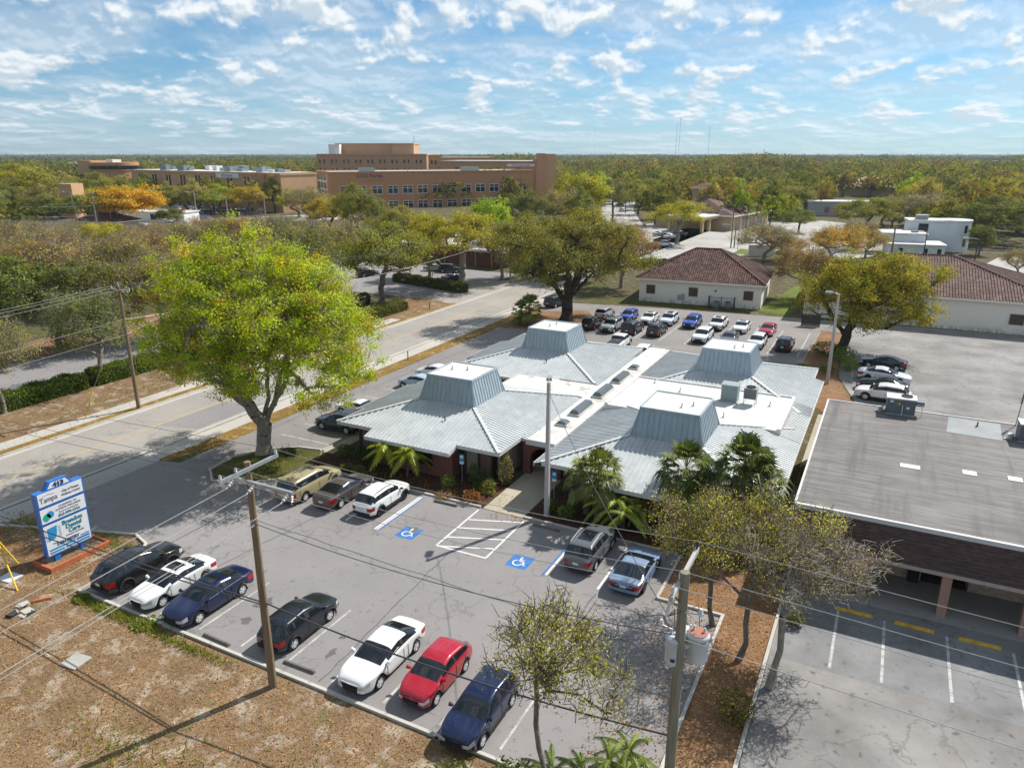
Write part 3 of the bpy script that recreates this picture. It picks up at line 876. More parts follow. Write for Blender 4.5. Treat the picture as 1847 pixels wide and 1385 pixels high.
pods['d'] = pod('clinic_building', -12.2, 68.2, {'s': [(-7.25, 7.25, 7.25)], 'e': [(-7.25, 3.7, 8.1), (3.7, 7.25, 7.25)], 'n': four, 'w': [(-7.25, 7.25, 7.85)]}, 'metal roofed clinic pod at the back, beside the rooftop air conditioner')


def clinic_front():
    A = pods['a']                                           # local frame, centre (-30, 49.65)
    def part(nm, mat, f): 
        mb = MB(); f(mb); return mb.build(nm, M[mat], A)
    part('brick_wall', 'brick_red', lambda m: m.box(-3.55, 3.35, -7.25, -5.92, 0, 2.32))
    for x in (-1.5, .4):
        f = part('window', 'dark_trim', lambda m: m.box(x, x + 1.25, -7.30, -7.26, .75, 2.1)); MB().box(x + .07, x + 1.18, -7.325, -7.31, .82, 2.03).build('pane', M['glass_dark'], f)
    part('panel', 'brown_panel', lambda m: m.box(-5.88, -4.55, -6.02, -5.91, 0, 2.58))
    part('pilaster', 'dark_trim', lambda m: [m.box(-6.1, -5.9, -6.1, -5.8, 0, 2.6)]); part('pilaster', 'dark_trim', lambda m: [m.box(-4.55, -4.38, -6.1, -5.91, 0, 2.6)])
    part('panel', 'brown_panel', lambda m: m.box(5.0, 5.88, -6.02, -5.91, 0, 2.58))
    part('pilaster', 'dark_trim', lambda m: [m.box(4.85, 5.0, -6.1, -5.91, 0, 2.6)]); part('pilaster', 'dark_trim', lambda m: [m.box(3.36, 3.6, -6.3, -5.91, 0, 2.6)]); part('pilaster', 'dark_trim', lambda m: [m.box(5.9, 6.05, -6.0, -5.6, 0, 2.6)])
    part('side_panel', 'brown_panel', lambda m: m.box(5.91, 6.0, -5.4, -4.2, 0, 2.58))
    part('drain_pipe', 'dark_metal', lambda m: m.tube([(3.75, -6.0, 0), (3.75, -6.0, 2.4)], .05, 8))
    part('side_wall', 'brick_red', lambda m: m.box(-3.4, 5.9, 5.95, 7.1, 0, 2.3))
    B = pods['b']
    def partb(nm, mat, f):
        mb = MB(); f(mb); return mb.build(nm, M[mat], B)
    f = partb('window', 'dark_trim', lambda m: m.box(-5.4, -3.9, -6.0, -5.91, .3, 2.3)); MB().box(-5.3, -4.0, -6.03, -6.01, .4, 2.2).build('pane', M['glass_grey'], f)
    partb('pilaster', 'dark_trim', lambda m: [m.box(-6.1, -5.75, -6.1, -5.8, 0, 2.6)]); partb('pilaster', 'dark_trim', lambda m: [m.box(-3.85, -3.6, -6.1, -5.91, 0, 2.6)])
    partb('brick_wall', 'brick_red', lambda m: m.box(-3.5, 3.5, -7.2, -5.92, 0, 2.32))
    partb('side_wall', 'beige', lambda m: m.box(5.92, 7.4, -6.2, 24.5, 0, 2.2))
    C = pods['c']
    MB().box(-3.5, 7.0, -6.6, -5.92, 0, 2.4).build('brick_wall', M['brick_red'], C)
    # white flat roofs between the pods, with an arched brick gate beneath
    sp = empty('link_roof', (-21.05, 60, 0), 0, 'white flat link roof with a row of skylights between the clinic pods', 'roof')
    MB().box(-1.15, 1.15, -14.3, 16.4, 2.62, 2.84).build('deck', M['membrane'], sp)
    MB().box(-9.2, -1.17, -3.1, .72, 2.60, 2.80).build('side_deck', M['membrane'], sp)
    e = MB()
    e.box(-1.16, 1.16, -14.42, -14.3, 2.5, 2.92); e.box(-1.16, 1.16, 16.4, 16.5, 2.5, 2.92); e.box(-9.3, -9.2, -3.1, .72, 2.45, 2.9); e.box(-9.2, -1.3, -3.2, -3.1, 2.45, 2.88)
    e.build('parapet_edge', M['fascia'], sp)
    MB().box(-8.9, -1.3, .0, .35, 0, 2.6).build('wall', M['brick_red'], sp)
    g = empty('brick_archway', (-21.05, 45.9, 0), 0, 'red brick archway over the entrance walkway', 'archway')
    a = MB(); out = []
    n = 12; r = .95
    prof = [(-1.55, 0), (-r, 0)] + [(-r * math.cos(math.pi * i / n), 1.25 + r * math.sin(math.pi * i / n)) for i in range(n + 1)] + [(r, 0), (1.55, 0), (1.55, 2.6), (-1.55, 2.6)]
    up = [(-r * math.cos(math.pi * i / n), 1.25 + r * math.sin(math.pi * i / n)) for i in range(n + 1)]
    for yy, flip in ((0, 0), (.45, 1)):
        fs = [[(-1.55, yy, 0), (-r, yy, 0), (-r, yy, 1.25), (-1.55, yy, 1.25)], [(r, yy, 0), (1.55, yy, 0), (1.55, yy, 1.25), (r, yy, 1.25)],
              [(-1.55, yy, 1.25), (-r, yy, 1.25), (-r, yy, 2.6), (-1.55, yy, 2.6)], [(r, yy, 1.25), (1.55, yy, 1.25), (1.55, yy, 2.6), (r, yy, 2.6)]]
        for i in range(n): fs.append([(up[i][0], yy, up[i][1]), (up[i + 1][0], yy, up[i + 1][1]), (up[i + 1][0], yy, 2.6), (up[i][0], yy, 2.6)])
        for f_ in fs: a.face(f_[::-1] if flip else f_)
    for i in range(n): a.face([(up[i][0], 0, up[i][1]), (up[i][0], .45, up[i][1]), (up[i + 1][0], .45, up[i + 1][1]), (up[i + 1][0], 0, up[i + 1][1])])
    for x in (-r, r): a.face([(x, 0, 0), (x, .45, 0), (x, .45, 1.25), (x, 0, 1.25)])
    for x in (-1.55, 1.55): a.face([(x, 0, 0), (x, .45, 0), (x, .45, 2.6), (x, 0, 2.6)])
    a.build('arch_wall', M['brick_red'], g)
    MB().box(-1.5, 1.5, 5.8, 6.0, 0, 2.6).build('inner_wall', M['dark_trim'], g)
    MB().box(-2.6, -2.4, -2, 5.9, 0, 2.6).build('side_wall', M['beige'], g)
    # white flat deck with raised edges between the two right hand pods
    d = empty('flat_roof_deck', (-12.2, 58.9, 0), 0, 'bright white flat roof deck carrying an air conditioner', 'roof')
    MB().box(-7.2, 6.6, -4.35, 4.4, 2.4, 3.36).build('deck', M['white_roof'], d)
    k = MB(); k.box(6.35, 6.6, -4.35, 4.4, 3.361, 3.5); k.box(-7.2, -6.95, -4.35, 4.4, 3.361, 3.52); k.box(-6.95, 6.35, 4.2, 4.4, 3.361, 3.47)
    k.build('raised_edge', M['white_roof'], d)
    m = MB(); z1, z0 = pz_(7.25), pz_(8.1)
    for y0, y1 in ((-2.0, 2.05),):
        pl = [Vector((6.62, y0, pz_(6.62))), Vector((6.62, y1, pz_(6.62))), Vector((8.1, y1, z0)), Vector((8.1, y0, z0))]
        m.face([pl[0], pl[3], pl[2], pl[1]]); ribs(m, [pl[0], pl[3], pl[2], pl[1]], (-1, 0, PK), .345, .13, .055)
    for y0, y1, s in ((-2.0, -4.4, -1), (2.05, 4.4, 1)):
        pl = [Vector((6.62, y0, pz_(6.62))), Vector((8.1, y0, z0)), Vector((8.1, y1, z0)), Vector((6.62, y1, pz_(6.62)))]
        n_ = (pl[1] - pl[0]).cross(pl[2] - pl[0]); pl = pl if n_.z > 0 else pl[::-1]
        m.face(pl); ribs(m, pl, (-1, 0, PK), .345, .13, .055)
    m.build('side_slope', M['metal_roof'], d)
    MB().bar((8.1, -2.0, z0 - .1), (8.1, 2.05, z0 - .1), .06, .28).build('fascia', M['fascia'], d)
    for x, y in ((-2.5, 1.6), (-5.2, 3.2), (5.0, 1.2), (2.2, -3.2)):
        MB().lathe([(.14, 0), (.11, .06), (.05, .1), (.045, .42)], (x, y, 3.36), n=10).build('vent_pipe', M['steel'], d)


clinic_front()


def skylight(y, L, label):
    o = empty('skylight', (-21.05, y, 2.85), 0, label, 'skylight', 'skylights along the link roof')
    w = 1.0
    MB().box(-w / 2, w / 2, -L / 2, L / 2, 0, .16).build('kerb_frame', M['white_roof'], o)
    m = MB(); z = .16; q = .3 if L > 1.4 else .2
    b = [(-w * .44, -L * .47), (w * .44, -L * .47), (w * .44, L * .47), (-w * .44, L * .47)]; t = [(x * .55, yy * (1 - .25 / L)) for x, yy in b]
    m.hexa([(x, yy, z + .002) for x, yy in b] + [(x, yy, z + q) for x, yy in t]); m.build('dome', M['skylight'], o)


for y, L, l in ((49.8, .95, 'small square skylight nearest the brick archway'), (53.6, 3.4, 'long smoked skylight behind the small front one'), (58.7, 3.3, 'long smoked skylight where the white roofs cross, in a rusty stain'), (63.4, 3.2, 'long smoked skylight between the two rear pods'), (67.4, .95, 'small square skylight at the far end of the white link roof')):
    skylight(y, L, l)


def rooftop_units():
    # on the clinic deck
    c = G(1330, 722, 3.36)
    a = empty('air_handler', (-10.4, 60.0, 3.36), 0, 'grey green air handler box on the white roof deck', 'air conditioner')
    MB().box(-.65, .65, -.55, .55, .1, 1.45).build('cabinet', M['teal_metal'], a); MB().box(-.7, .7, -.6, .6, 1.451, 1.53).build('lid', M['grey_metal'], a)
    MB().box(-.75, .75, -.6, .6, 0, .1).build('base', M['steel'], a); MB().box(-.5, .5, -.57, -.555, .3, 1.2).build('panel', M['teal_metal'], a)
    a = empty('condenser_unit', (-8.75, 59.9, 3.36), 0, 'louvred condenser unit on legs beside the grey green air handler', 'air conditioner')
    MB().box(-.5, .5, -.45, .45, .55, 1.45).build('cabinet', M['grey_metal'], a)
    m = MB()
    for i in range(9): m.box(-.47, .47, -.475, -.452, .62 + i * .09, .66 + i * .09)
    m.build('louvre_panel', M['dark_metal'], a)
    MB().lathe([(.36, 1.452), (.38, 1.52), (.33, 1.53), (.32, 1.47)], n=20).build('fan_guard', M['black'], a)
    for x in (-.45, .45):
        for y in (-.4, .4): MB().tube([(x, y, 0), (x, y, .55)], .03, 6).build('leg', M['steel'], a)


rooftop_units()


# ================================================================ BRICK SHOP WITH DARK MANSARD
def shop():
    o = empty('shop_building', (0, 0, 0), 0, 'long flat roofed shop with dark shingle mansard and brick posts', 'building')
    x0, x1, y0, y1, z = -2.9, 42.0, 39.95, 60.2, 4.55
    r = MB(); r.box(x0, x1, y0 + .1, y1, z - .3, z); r.build('roof', M['sheet_roof'], o)
    e = MB(); e.box(x0 - .06, x1, y0 - .12, y0 + .08, z - .12, z + .12); e.box(x0 - .08, x0 + .04, y0 + .08, y1, z - .1, z + .07); e.box(x0 + .04, x1, y1 - .05, y1 + .08, z - .12, z + .05)
    e.build('roof_edge', M['fascia'], o)
    m = MB(); m.hexa([(x0, y0 - .72, 2.72), (x1, y0 - .72, 2.72), (x1, y0 + .4, 2.72), (x0, y0 + .4, 2.72), (x0, y0 - .1, z - .12), (x1, y0 - .1, z - .12), (x1, y0 + .4, z - .12), (x0, y0 + .4, z - .12)])
    for i in range(9):
        zz = 2.85 + i * .18; t = (zz - 2.72) / (z - .12 - 2.72); yy = y0 - .72 + .62 * t
        m.box(x0 + .01, x1, yy - .03, yy + .1, zz - .012, zz + .012)
    m.build('mansard', M['mansard'], o)
    MB().box(x0 - .02, x1, y0 - .78, y0 - .6, 2.52, 2.715).build('beam', plain('pinkish_beam', (0.36, 0.29, 0.26), 0.8), o)
    MB().box(x0, x1, y0 - .6, 42.7, 2.6, 2.7).build('porch_ceiling', M['beige'], o)
    w = MB(); w.box(x0, 3.85, 42.7, 43.0, 0, 2.6); w.box(6.15, x1, 42.7, 43.0, 0, 2.6); w.box(x0, x0 + .25, 43.0, y1, 0, 4.2); w.box(x0 + .25, x1, y1 - .3, y1, 0, 4.2); w.box(3.6, 6.4, 44.4, 44.6, 0, 2.6); w.box(3.6, 3.85, 43.0, 44.4, 0, 2.6); w.box(6.15, 6.4, 43.0, 44.4, 0, 2.6)
    w.build('wall', M['brick_tan'], o)
    MB().box(x0, x1, 38.95, 42.7, .0, .12).build('porch_floor', pavement('porch_concrete', (0.30, 0.28, 0.26), .15, .15, False, .3), o)
    for i, x in enumerate((-2.0, .95, 4.75, 8.35, 12.0, 15.6)):
        MB().box(x - .22, x + .22, 39.35, 39.8, .12, 2.52).build('post', M['brick_post'], o)
    for xa, xb in ((-.4, 2.5), (7.6, 9.6)):
        f = MB().box(xa, xb, 42.62, 42.695, .75, 2.35).build('window', M['dark_trim'], o)
        p = MB(); p.box(xa + .1, xb - 1.0 if xb - xa > 2.5 else xb - .1, 42.6, 42.615, .9, 2.25); p.build('blind', M['glass_grey'], f)
        MB().box(xb - .95, xb - .08, 42.6, 42.615, .9, 2.25).build('pane', M['glass_dark'], f) if xb - xa > 2.5 else None
        if xb - xa > 2.5: MB().box(xb - .7, xb - .35, 42.57, 42.595, 1.2, 1.8).build('notice', M['porcelain'], f)
    d = MB().box(3.95, 6.05, 44.3, 44.395, .13, 2.3).build('shopfront', M['dark_trim'], o)
    for xa in (4.05, 5.05): MB().box(xa, xa + .92, 44.27, 44.295, .25, 2.2).build('door', M['glass_dark'], d)
    MB().box(3.2, 3.75, 42.3, 42.65, .12, 1.25).build('planter_box', M['black'], o)
    for xx, yy, a, b in ((2.75, 48.55, 1.1, .65), (5.95, 49.1, .75, .7), (8.3, 49.3, .75, .7)):
        MB().box(xx - a / 2, xx + a / 2, yy - b / 2, yy + b / 2, z, z + .03).build('roof_patch', M['white_roof'], o)
    MB().sheet([(5.0, 56.4), (8.3, 56.2), (8.5, 59.9), (5.3, 60)], z + .008).build('coated_patch', plain('pale_roof_coating', (0.19, 0.20, 0.20), .6, var=.25, scale=.8), o)
    MB().lathe([(.12, 0), (.1, .05), (.045, .07), (.045, .35)], (7.0, 58.6, z), n=10).build('vent_pipe', M['dark_metal'], o)
    return z


ZS = shop()


def package_unit(x, y, label):
    o = empty('rooftop_unit', (x, y, ZS), R(2), label, 'air conditioner', 'packaged units on the shop roof')
    k = plain('grey_unit_enamel', (0.13, 0.145, 0.16), .5, .2) if 'unit' not in M else M['unit']; M['unit'] = k
    MB().box(-.95, .95, -.62, .62, .12, 1.2).build('cabinet', k, o)
    MB().box(-1.0, 1.0, -.66, .66, 1.2, 1.3).build('lid', plain('pale_unit_lid', (0.55, 0.56, 0.57), .5) if 'ulid' not in M else M['ulid'], o)
    MB().lathe([(.36, 1.302), (.4, 1.36), (.34, 1.365), (.33, 1.31)], (.35, .1, 0), n=20).build('fan_guard', M['black'], o)
    b = MB(); b.box(-.95, .95, -.6, -.5, 0, .12); b.box(-.95, .95, .5, .6, 0, .12); b.build('base_rail', M['steel'], o)
    MB().box(.96, 1.5, -.4, .4, .8, 1.12).build('hood', k, o)
    MB().tube([(1.4, -.45, 0), (1.4, -.45, .95), (1.0, -.5, .95)], .03, 6).build('drain_pipe', M['white_paint'], o)
    MB().tube([(.1, -.7, .02), (.1, -.7, .75), (.1, -.63, .78)], .025, 6).build('conduit', M['white_paint'], o)
    for a, bb, mt in ((-.75, .95, 'sign_white'), (-.25, .8, 'stop_yellow'), (.35, .55, 'sign_white')):
        MB().box(a, a + .22, -.628, -.622, bb, bb + .16).build('sticker', M[mt], o)
    d = MB(); d.tube([(-1.7, -.25, .02), (-1.35, -.2, .05)], .07, 8); d.lathe([(.16, 0), (.16, .3), (.2, .32), (.2, .36)], (-1.3, -.1, 0), n=12)
    d.build('pipe_boot', M['steel'], o)


c = G(1622, 748, ZS); package_unit(c.x, c.y + .45, 'packaged air conditioner on the shop roof behind the white patches')
c = G(1862, 800, ZS); package_unit(c.x + .1, c.y + .5, 'packaged air conditioner on the shop roof at the right edge')
o = empty('roof_mast', (9.35, 60.0, ZS), 0, 'thin dark service mast at the back edge of the shop roof', 'mast')
MB().tube([(0, 0, -1.5), (.25, .1, 2.9)], .035, 8).build('pole', M['grey_metal'], o)
m = MB()
for i in range(7): m.lathe([(.05, 0), (.09, .05), (.05, .1)], (.16 + .012 * i, .06, 1.7 + i * .17), n=8)
m.build('insulator', M['dark_metal'], o)
# ================================================================ NEIGHBOURING AND FAR BUILDINGS
def hip_roof(root, x0, x1, y0, y1, ze, zr, over=.5, rib=None, mat='tile', ridge_in=None, thick=.12):
    """hipped roof over a rectangle in the building's own frame"""
    X0, X1, Y0, Y1 = x0 - over, x1 + over, y0 - over, y1 + over
    w, d = X1 - X0, Y1 - Y0; ins = ridge_in if ridge_in is not None else min(w, d) / 2
    if w >= d: ra, rb = Vector((X0 + ins, (Y0 + Y1) / 2, zr)), Vector((X1 - ins, (Y0 + Y1) / 2, zr))
    else: ra, rb = Vector(((X0 + X1) / 2, Y0 + ins, zr)), Vector(((X0 + X1) / 2, Y1 - ins, zr))
    c = [Vector((X0, Y0, ze)), Vector((X1, Y0, ze)), Vector((X1, Y1, ze)), Vector((X0, Y1, ze))]
    mb = MB()
    if w >= d: pls = [([c[0], c[1], rb, ra], (0, 1)), ([c[1], c[2], rb], (-1, 0)), ([c[2], c[3], ra, rb], (0, -1)), ([c[3], c[0], ra], (1, 0))]
    else: pls = [([c[0], c[1], ra], (0, 1)), ([c[1], c[2], rb, ra], (-1, 0)), ([c[2], c[3], rb], (0, -1)), ([c[3], c[0], ra, rb], (1, 0))]
    for p, u in pls:
        mb.face(p)
        if rib: ribs(mb, p, (u[0], u[1], .3), rib, rib * .62, rib * .28, 0, (0, 0, 0))
    mb.face(c[::-1])
    r = mb.build('roof', M[mat], root)
    e = MB()
    for a, b in ((c[0], c[1]), (c[1], c[2]), (c[2], c[3]), (c[3], c[0])): e.bar(a - Vector((0, 0, thick)), b - Vector((0, 0, thick)), .1, thick * 2)
    e.build('eave', M['stucco'], root)
    if rib:
        h = MB()
        for a, b in ((ra, rb), (c[0], ra), (c[3], ra), (c[1], rb), (c[2], rb)): h.tube([a + Vector((0, 0, .05)), b + Vector((0, 0, .05))], .16, 6)
        h.build('ridge_cap', M['tile'], r)
    return r


def stucco_buildings():
    a, b = G(1165, 548), G(1368, 560)
    b = G(1371, 559); ang = R(4.0); L = 19.0
    o = empty('stucco_building', (b.x - L * math.cos(ang), b.y - L * math.sin(ang), 0), ang, 'pale stained stucco building with hipped tile roof and a fenced meter corner', 'building')
    Dp = 15.0
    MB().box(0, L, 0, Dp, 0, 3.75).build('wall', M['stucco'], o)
    hip_roof(o, 0, L, 0, Dp, 3.8, 8.0, .55, .36, 'tile')
    tan = plain('tan_trim', (0.46, 0.36, 0.24), .8) ; brn = plain('brown_shutter', (0.085, 0.055, 0.045), .7)
    def win(root, x, w, y=-.06):
        f = MB(); f.box(x - .25, x + w + .25, y, y + .05, 1.1, 3.0); f = f.build('window', M['stucco'], root)
        t = MB(); t.box(x - .08, x + w + .08, y - .04, y - .002, 1.3, 2.8); t.build('frame', tan, f)
        MB().box(x, x + w, y - .06, y - .042, 1.38, 2.72).build('pane', brn, f)
    for x in (1.2, 8.0, L - 2.6): win(o, x, 1.35)
    for x in (9.9, 3.4): MB().box(x, x + .95, -.05, -.005, .05, 2.1).build('door', M['stucco'], o)
    for x in (6.3, 6.9): MB().box(x, x + .5, -.16, -.01, .7, 1.7 if x > 6.5 else 1.5).build('meter_box', plain('blue_grey_box', (.30, .36, .40), .5), o)
    for x in (8.2, 12.0): MB().box(x, x + .25, -.15, -.01, 2.35, 2.6).build('wall_lamp', M['dark_metal'], o)
    e = MB()
    q = [(9.7, -1.7), (13.3, -1.7)]
    f = empty('fence_enclosure', o.matrix_basis @ Vector((11.4, -1.75, 0)), ang, 'black metal fence round two condensers at the stucco wall', 'fence')
    m = MB(); 
    for z in (.25, 1.75): m.box(0, 3.8, -.02, .02, z, z + .05); m.box(-.02, .02, 0, 1.6, z, z + .05); m.box(3.78, 3.82, 0, 1.6, z, z + .05)
    for i in range(27): m.box(i * .145 - .01, i * .145 + .01, -.012, .012, .05, 1.75)
    for i in range(1, 11):
        for x in (0, 3.8): m.box(x - .01, x + .01, i * .145 - .01, i * .145 + .01, .05, 1.75)
    m.build('railing', M['dark_metal'], f)
    for x in (0, 1.9, 3.8): MB().box(x - .05, x + .05, -.05, .05, 0, 1.95).build('post', M['dark_metal'], f)
    for x, l in ((12.5, 'left condenser inside the black fence by the stucco wall'), (14.2, 'right condenser inside the black fence by the stucco wall')):
        u = empty('condenser_unit', o.matrix_basis @ Vector((x, -.8, 0)), ang, l, 'air conditioner')
        MB().box(-.45, .45, -.4, .4, 0, .95).build('cabinet', M['grey_metal'], u); MB().lathe([(.33, .952), (.35, 1.0), (.3, 1.01)], n=16).build('fan_guard', M['black'], u)
    # the bigger one to the right
    a = G(1690, 592); b = G(1847, 606); ang = R(1.0)
    o = empty('stucco_building', (-10.6, 115.0, 0), ang, 'long stucco building with brown hipped tile roof behind the round oak', 'building')
    L = 31.0; Dp = 24
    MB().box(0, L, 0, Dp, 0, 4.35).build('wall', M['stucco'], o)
    hip_roof(o, 0, L, 0, Dp, 4.4, 8.5, .55, .36, 'tile')
    for x in (25.6, 5.2): win(o, x, 1.6)
    for x in (19.8,): MB().box(x, x + 1.1, -.05, -.005, .05, 2.2).build('door', M['stucco'], o)
    for x in (1.2,): MB().box(x, x + 2.6, -.05, -.005, .05, 2.3).build('garage_door', M['stucco'], o)
    # timber bin fence beside the rear lot
    f = empty('timber_fence', G(1445, 588), R(4), 'grey timber fence at the corner of the rear lot', 'fence')
    m = MB()
    for i in range(16): m.box(i * .15, i * .15 + .135, -.03, .03, .05, 1.75)
    for z in (.4, 1.4): m.box(0, 2.4, .031, .08, z, z + .1)
    m.build('plank_panel', plain('dark_timber', (.05, .042, .036), .9), f)
    for x in (0, 2.35): MB().box(x - .05, x + .05, .081, .18, 0, 1.85).build('post', M['dark_trim'], f)


stucco_buildings()


def brick_office():
    o = empty('brick_office', (-101, 140.5, 0), R(-8), 'low red brick office with white flat roof across the road', 'building')
    L, Dp = 29.0, 20.0
    MB().box(0, L, 0, Dp, 0, 3.3).build('wall', M['brick_red'], o)
    MB().box(-1.2, L + 1.2, -1.4, Dp + 1.2, 3.3, 3.75).build('roof', M['white_roof'], o)
    for i in range(7): MB().box(i * 4.3 + .6, i * 4.3 + .85, -.3, -.01, 0, 3.3).build('pilaster', M['beige'], o)
    for i in range(3): 
        f = MB().box(L + .005, L + .05, 2 + i * 5, 4 + i * 5, .6, 2.5).build('window', M['white_paint'], o)
        MB().box(L + .052, L + .07, 2.15 + i * 5, 3.85 + i * 5, .75, 2.35).build('pane', M['glass_dark'], f)
    for i in range(3): MB().box(3 + i * 8, 4.2 + i * 8, 6, 7.2, 3.752, 4.5).build('roof_unit', M['grey_metal'], o)


brick_office()


def wall_frame(p, q):
    """a building frame along the ground line p->q; returns origin, angle, length"""
    return Vector((p.x, p.y, 0)), math.atan2(q.y - p.y, q.x - p.x), math.hypot(q.x - p.x, q.y - p.y)


def hospital():
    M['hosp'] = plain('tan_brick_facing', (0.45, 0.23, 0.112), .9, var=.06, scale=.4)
    M['hosp_light'] = plain('pale_and_sunlit_tan', (0.50, 0.30, 0.165), .9, var=.05, scale=.4)  # paler tan; on end wing and tower side it stands in for sunlight
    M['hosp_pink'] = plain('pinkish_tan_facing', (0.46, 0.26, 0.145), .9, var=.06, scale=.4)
    zt = 15.6
    P, Q = G(592, 310, zt), G(962, 306.6, zt); org, ang, L = wall_frame(P, Q)
    o = empty('hospital_building', org, ang, 'tan office block with two rows of white framed windows in front of the hospital', 'building')
    Dp = 34
    MB().box(0, L, 0, Dp, 0, zt - .7).build('wall', M['hosp'], o)
    c = MB(); c.box(-.2, L + .2, -.25, .6, zt - .7, zt); c.box(-.2, .7, .6, Dp, zt - .7, zt); c.box(L - .7, L + .2, .6, Dp, zt - .7, zt); c.box(.7, L - .7, Dp - .7, Dp, zt - .7, zt); c.build('parapet', M['hosp'], o)
    MB().box(.7, L - .7, .6, Dp - .7, zt - .7, zt - .45).build('roof', M['white_roof'], o)
    # window bays set out from the photo
    inv = o.matrix_basis.inverted()
    def local_x(px, py):
        d = ray(px, py); dl = inv.to_3x3() @ Vector(d); pl_ = inv @ Vector((0, 0, CAM_H)); t = -pl_.y / dl.y; h = pl_ + dl * t; return h.x, h.z
    xs = [local_x(560 + u * .2599, 341)[0] for u in (463, 572, 675, 778, 880, 981, 1080, 1178, 1274, 1370, 1466)]
    step = (xs[-1] - xs[0]) / 10
    z1 = local_x(760, 349)[1]; z0 = local_x(760, 334)[1]; z3 = local_x(760, 376)[1]; z2 = local_x(760, 361)[1]
    xs = [xs[0] - step * k for k in (2, 1)] + xs
    for zlo, zhi in ((z1, z0), (z3, z2), (2 * z3 - z1 - .3, 2 * z2 - z0 - .3)):
        for x in xs:
            w = step * .34
            f = MB().box(x - w, x + w, -.14, -.01, zlo, zhi).build('window', M['white_paint'], o)
            b = MB(); hh = (zhi - zlo)
            for k in (-1, 1): b.box(x + (-w + .18 if k < 0 else .12), x + (-.12 if k < 0 else w - .18), -.17, -.142, zlo + .25, zlo + hh * .66); b.box(x + (-w + .18 if k < 0 else .12), x + (-.12 if k < 0 else w - .18), -.17, -.142, zlo + hh * .72, zhi - .2)
            b.build('pane', M['glass_dark'], f)
    f = MB(); f.box(-.3, -.02, 4, Dp - 6, 1, zt - 1.2); f = f.build('curtain_wall', M['white_paint'], o)
    m = MB()
    for i in range(3):
        for k in range(4): m.box(-.36, -.31, 5 + i * 8, 11.5 + i * 8, 1.6 + k * 3.4, 4.2 + k * 3.4)
    m.build('pane', M['glass_grey'], f)
    for x, y, w in ((L * .16, 8, 6.5), (L * .67, 10, 8)):
        u = MB().box(x, x + w, y, y + 4, zt - .45, zt + 1.3).build('roof_unit', M['teal_metal'], o)
    # lettering on the blank band
    lx, lz = local_x(668, 318)
    set_text('HCA Florida', 2.1, M['ink_navy'], o, (lx, -.05, lz), (math.pi / 2, 0, 0), bold=.03)
    lx2, lz2 = local_x(646, 318)
    m = MB(); 
    for k in range(6):
        t = k * math.pi / 3; m.hexa([(lx2 + math.cos(t + d) * r, -.02 - yy, lz2 + math.sin(t + d) * r) for yy in (0, .05) for d, r in ((-.3, .3), (.3, .3), (.22, 1.25), (-.22, 1.25))])
    m.build('emblem', plain('orange_emblem', (.55, .09, .02), .5), o)
    set_text('Brandon Hospital', 1.0, plain('orange_letters', (.5, .1, .03), .5), o, (lx + 2.5, -.05, lz - 1.7), (math.pi / 2, 0, 0))

    # the main hospital behind
    def block(name, pxl, pxr, pyt, dist, depth, label, mat='hosp_pink', slots=None, parapet=True, dr=None, root=None):
        a, b = W(pxl, pyt, dist), W(pxr, pyt, dist if dr is None else dr); zt_ = (a.z + b.z) / 2
        org, ang, L_ = wall_frame(a, b)
        if root is None:
            o_ = empty(name, org, ang, label, 'building')
        else:
            o_ = empty('wing', root.matrix_basis.inverted() @ org, ang - root.rotation_euler.z); adopt(o_, root)
        MB().box(0, L_, 0, depth, 0, zt_ - .9).build('wall', M[mat], o_)
        MB().box(-.25, L_ + .25, -.25, depth + .25, zt_ - .9, zt_).build('roof_band' if root is not None else 'parapet', M[mat], o_)
        MB().box(.5, L_ - .5, .5, depth - .5, zt_, zt_ + .06).build('roof', M['white_roof'], o_)
        if slots:
            for zt2, zh, wdt, off, stp in slots:
                x = off
                while x < L_ - 1: MB().box(x, x + wdt, -.07, -.01, zt_ - zt2 - zh, zt_ - zt2).build('window', M['glass_dark'], o_); x += stp[0]; stp = stp[1:] + stp[:1]
        return o_, L_, zt_
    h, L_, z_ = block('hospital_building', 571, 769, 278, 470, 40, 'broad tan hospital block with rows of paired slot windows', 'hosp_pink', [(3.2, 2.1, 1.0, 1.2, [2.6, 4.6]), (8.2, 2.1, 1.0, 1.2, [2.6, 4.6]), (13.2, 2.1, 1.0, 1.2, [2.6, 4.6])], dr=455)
    p = MB().box(9, 56, 9, 30, z_, z_ + 5.6).build('penthouse', M['hosp_pink'], h)
    MB().box(8.7, 56.3, 8.7, 30.3, z_ + 5.6, z_ + 6.1).build('roof_edge', M['hosp_light'], p)
    MB().box(6.5, 13, 3, 8.5, z_, z_ + 5.4).build('plant_room', M['white_paint'], h)
    MB().box(44, 57, 5, 8.9, z_, z_ + 5.2).build('stair_tower', M['hosp_light'], h)
    MB().tube([(56, 12, z_ + 5), (56, 12, z_ + 10)], .15, 6).build('aerial', M['grey_metal'], h)
    block('hospital_wing', 770, 796, 279.5, 462, 38, 'sunlit end wing of the tan hospital block', 'hosp_light', [(3.2, 2.1, 1.1, 2.4, [2.6, 4.4]), (8.4, 2.1, 1.1, 2.4, [2.6, 4.4])], dr=466)  # sunlight on this end is put into the paler facing
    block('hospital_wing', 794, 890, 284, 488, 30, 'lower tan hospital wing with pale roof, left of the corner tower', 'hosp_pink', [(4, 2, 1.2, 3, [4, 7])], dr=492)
    b, L2_, z2_ = block('hospital_wing', 793, 970, 290.5, 430, 34, 'long tan hospital wing with a white name band, joined to the corner tower', 'hosp_pink', [(3.6, 2.6, 3.0, 9, [11.5]), (9.0, 2.6, 3.0, 9, [11.5])], dr=414)
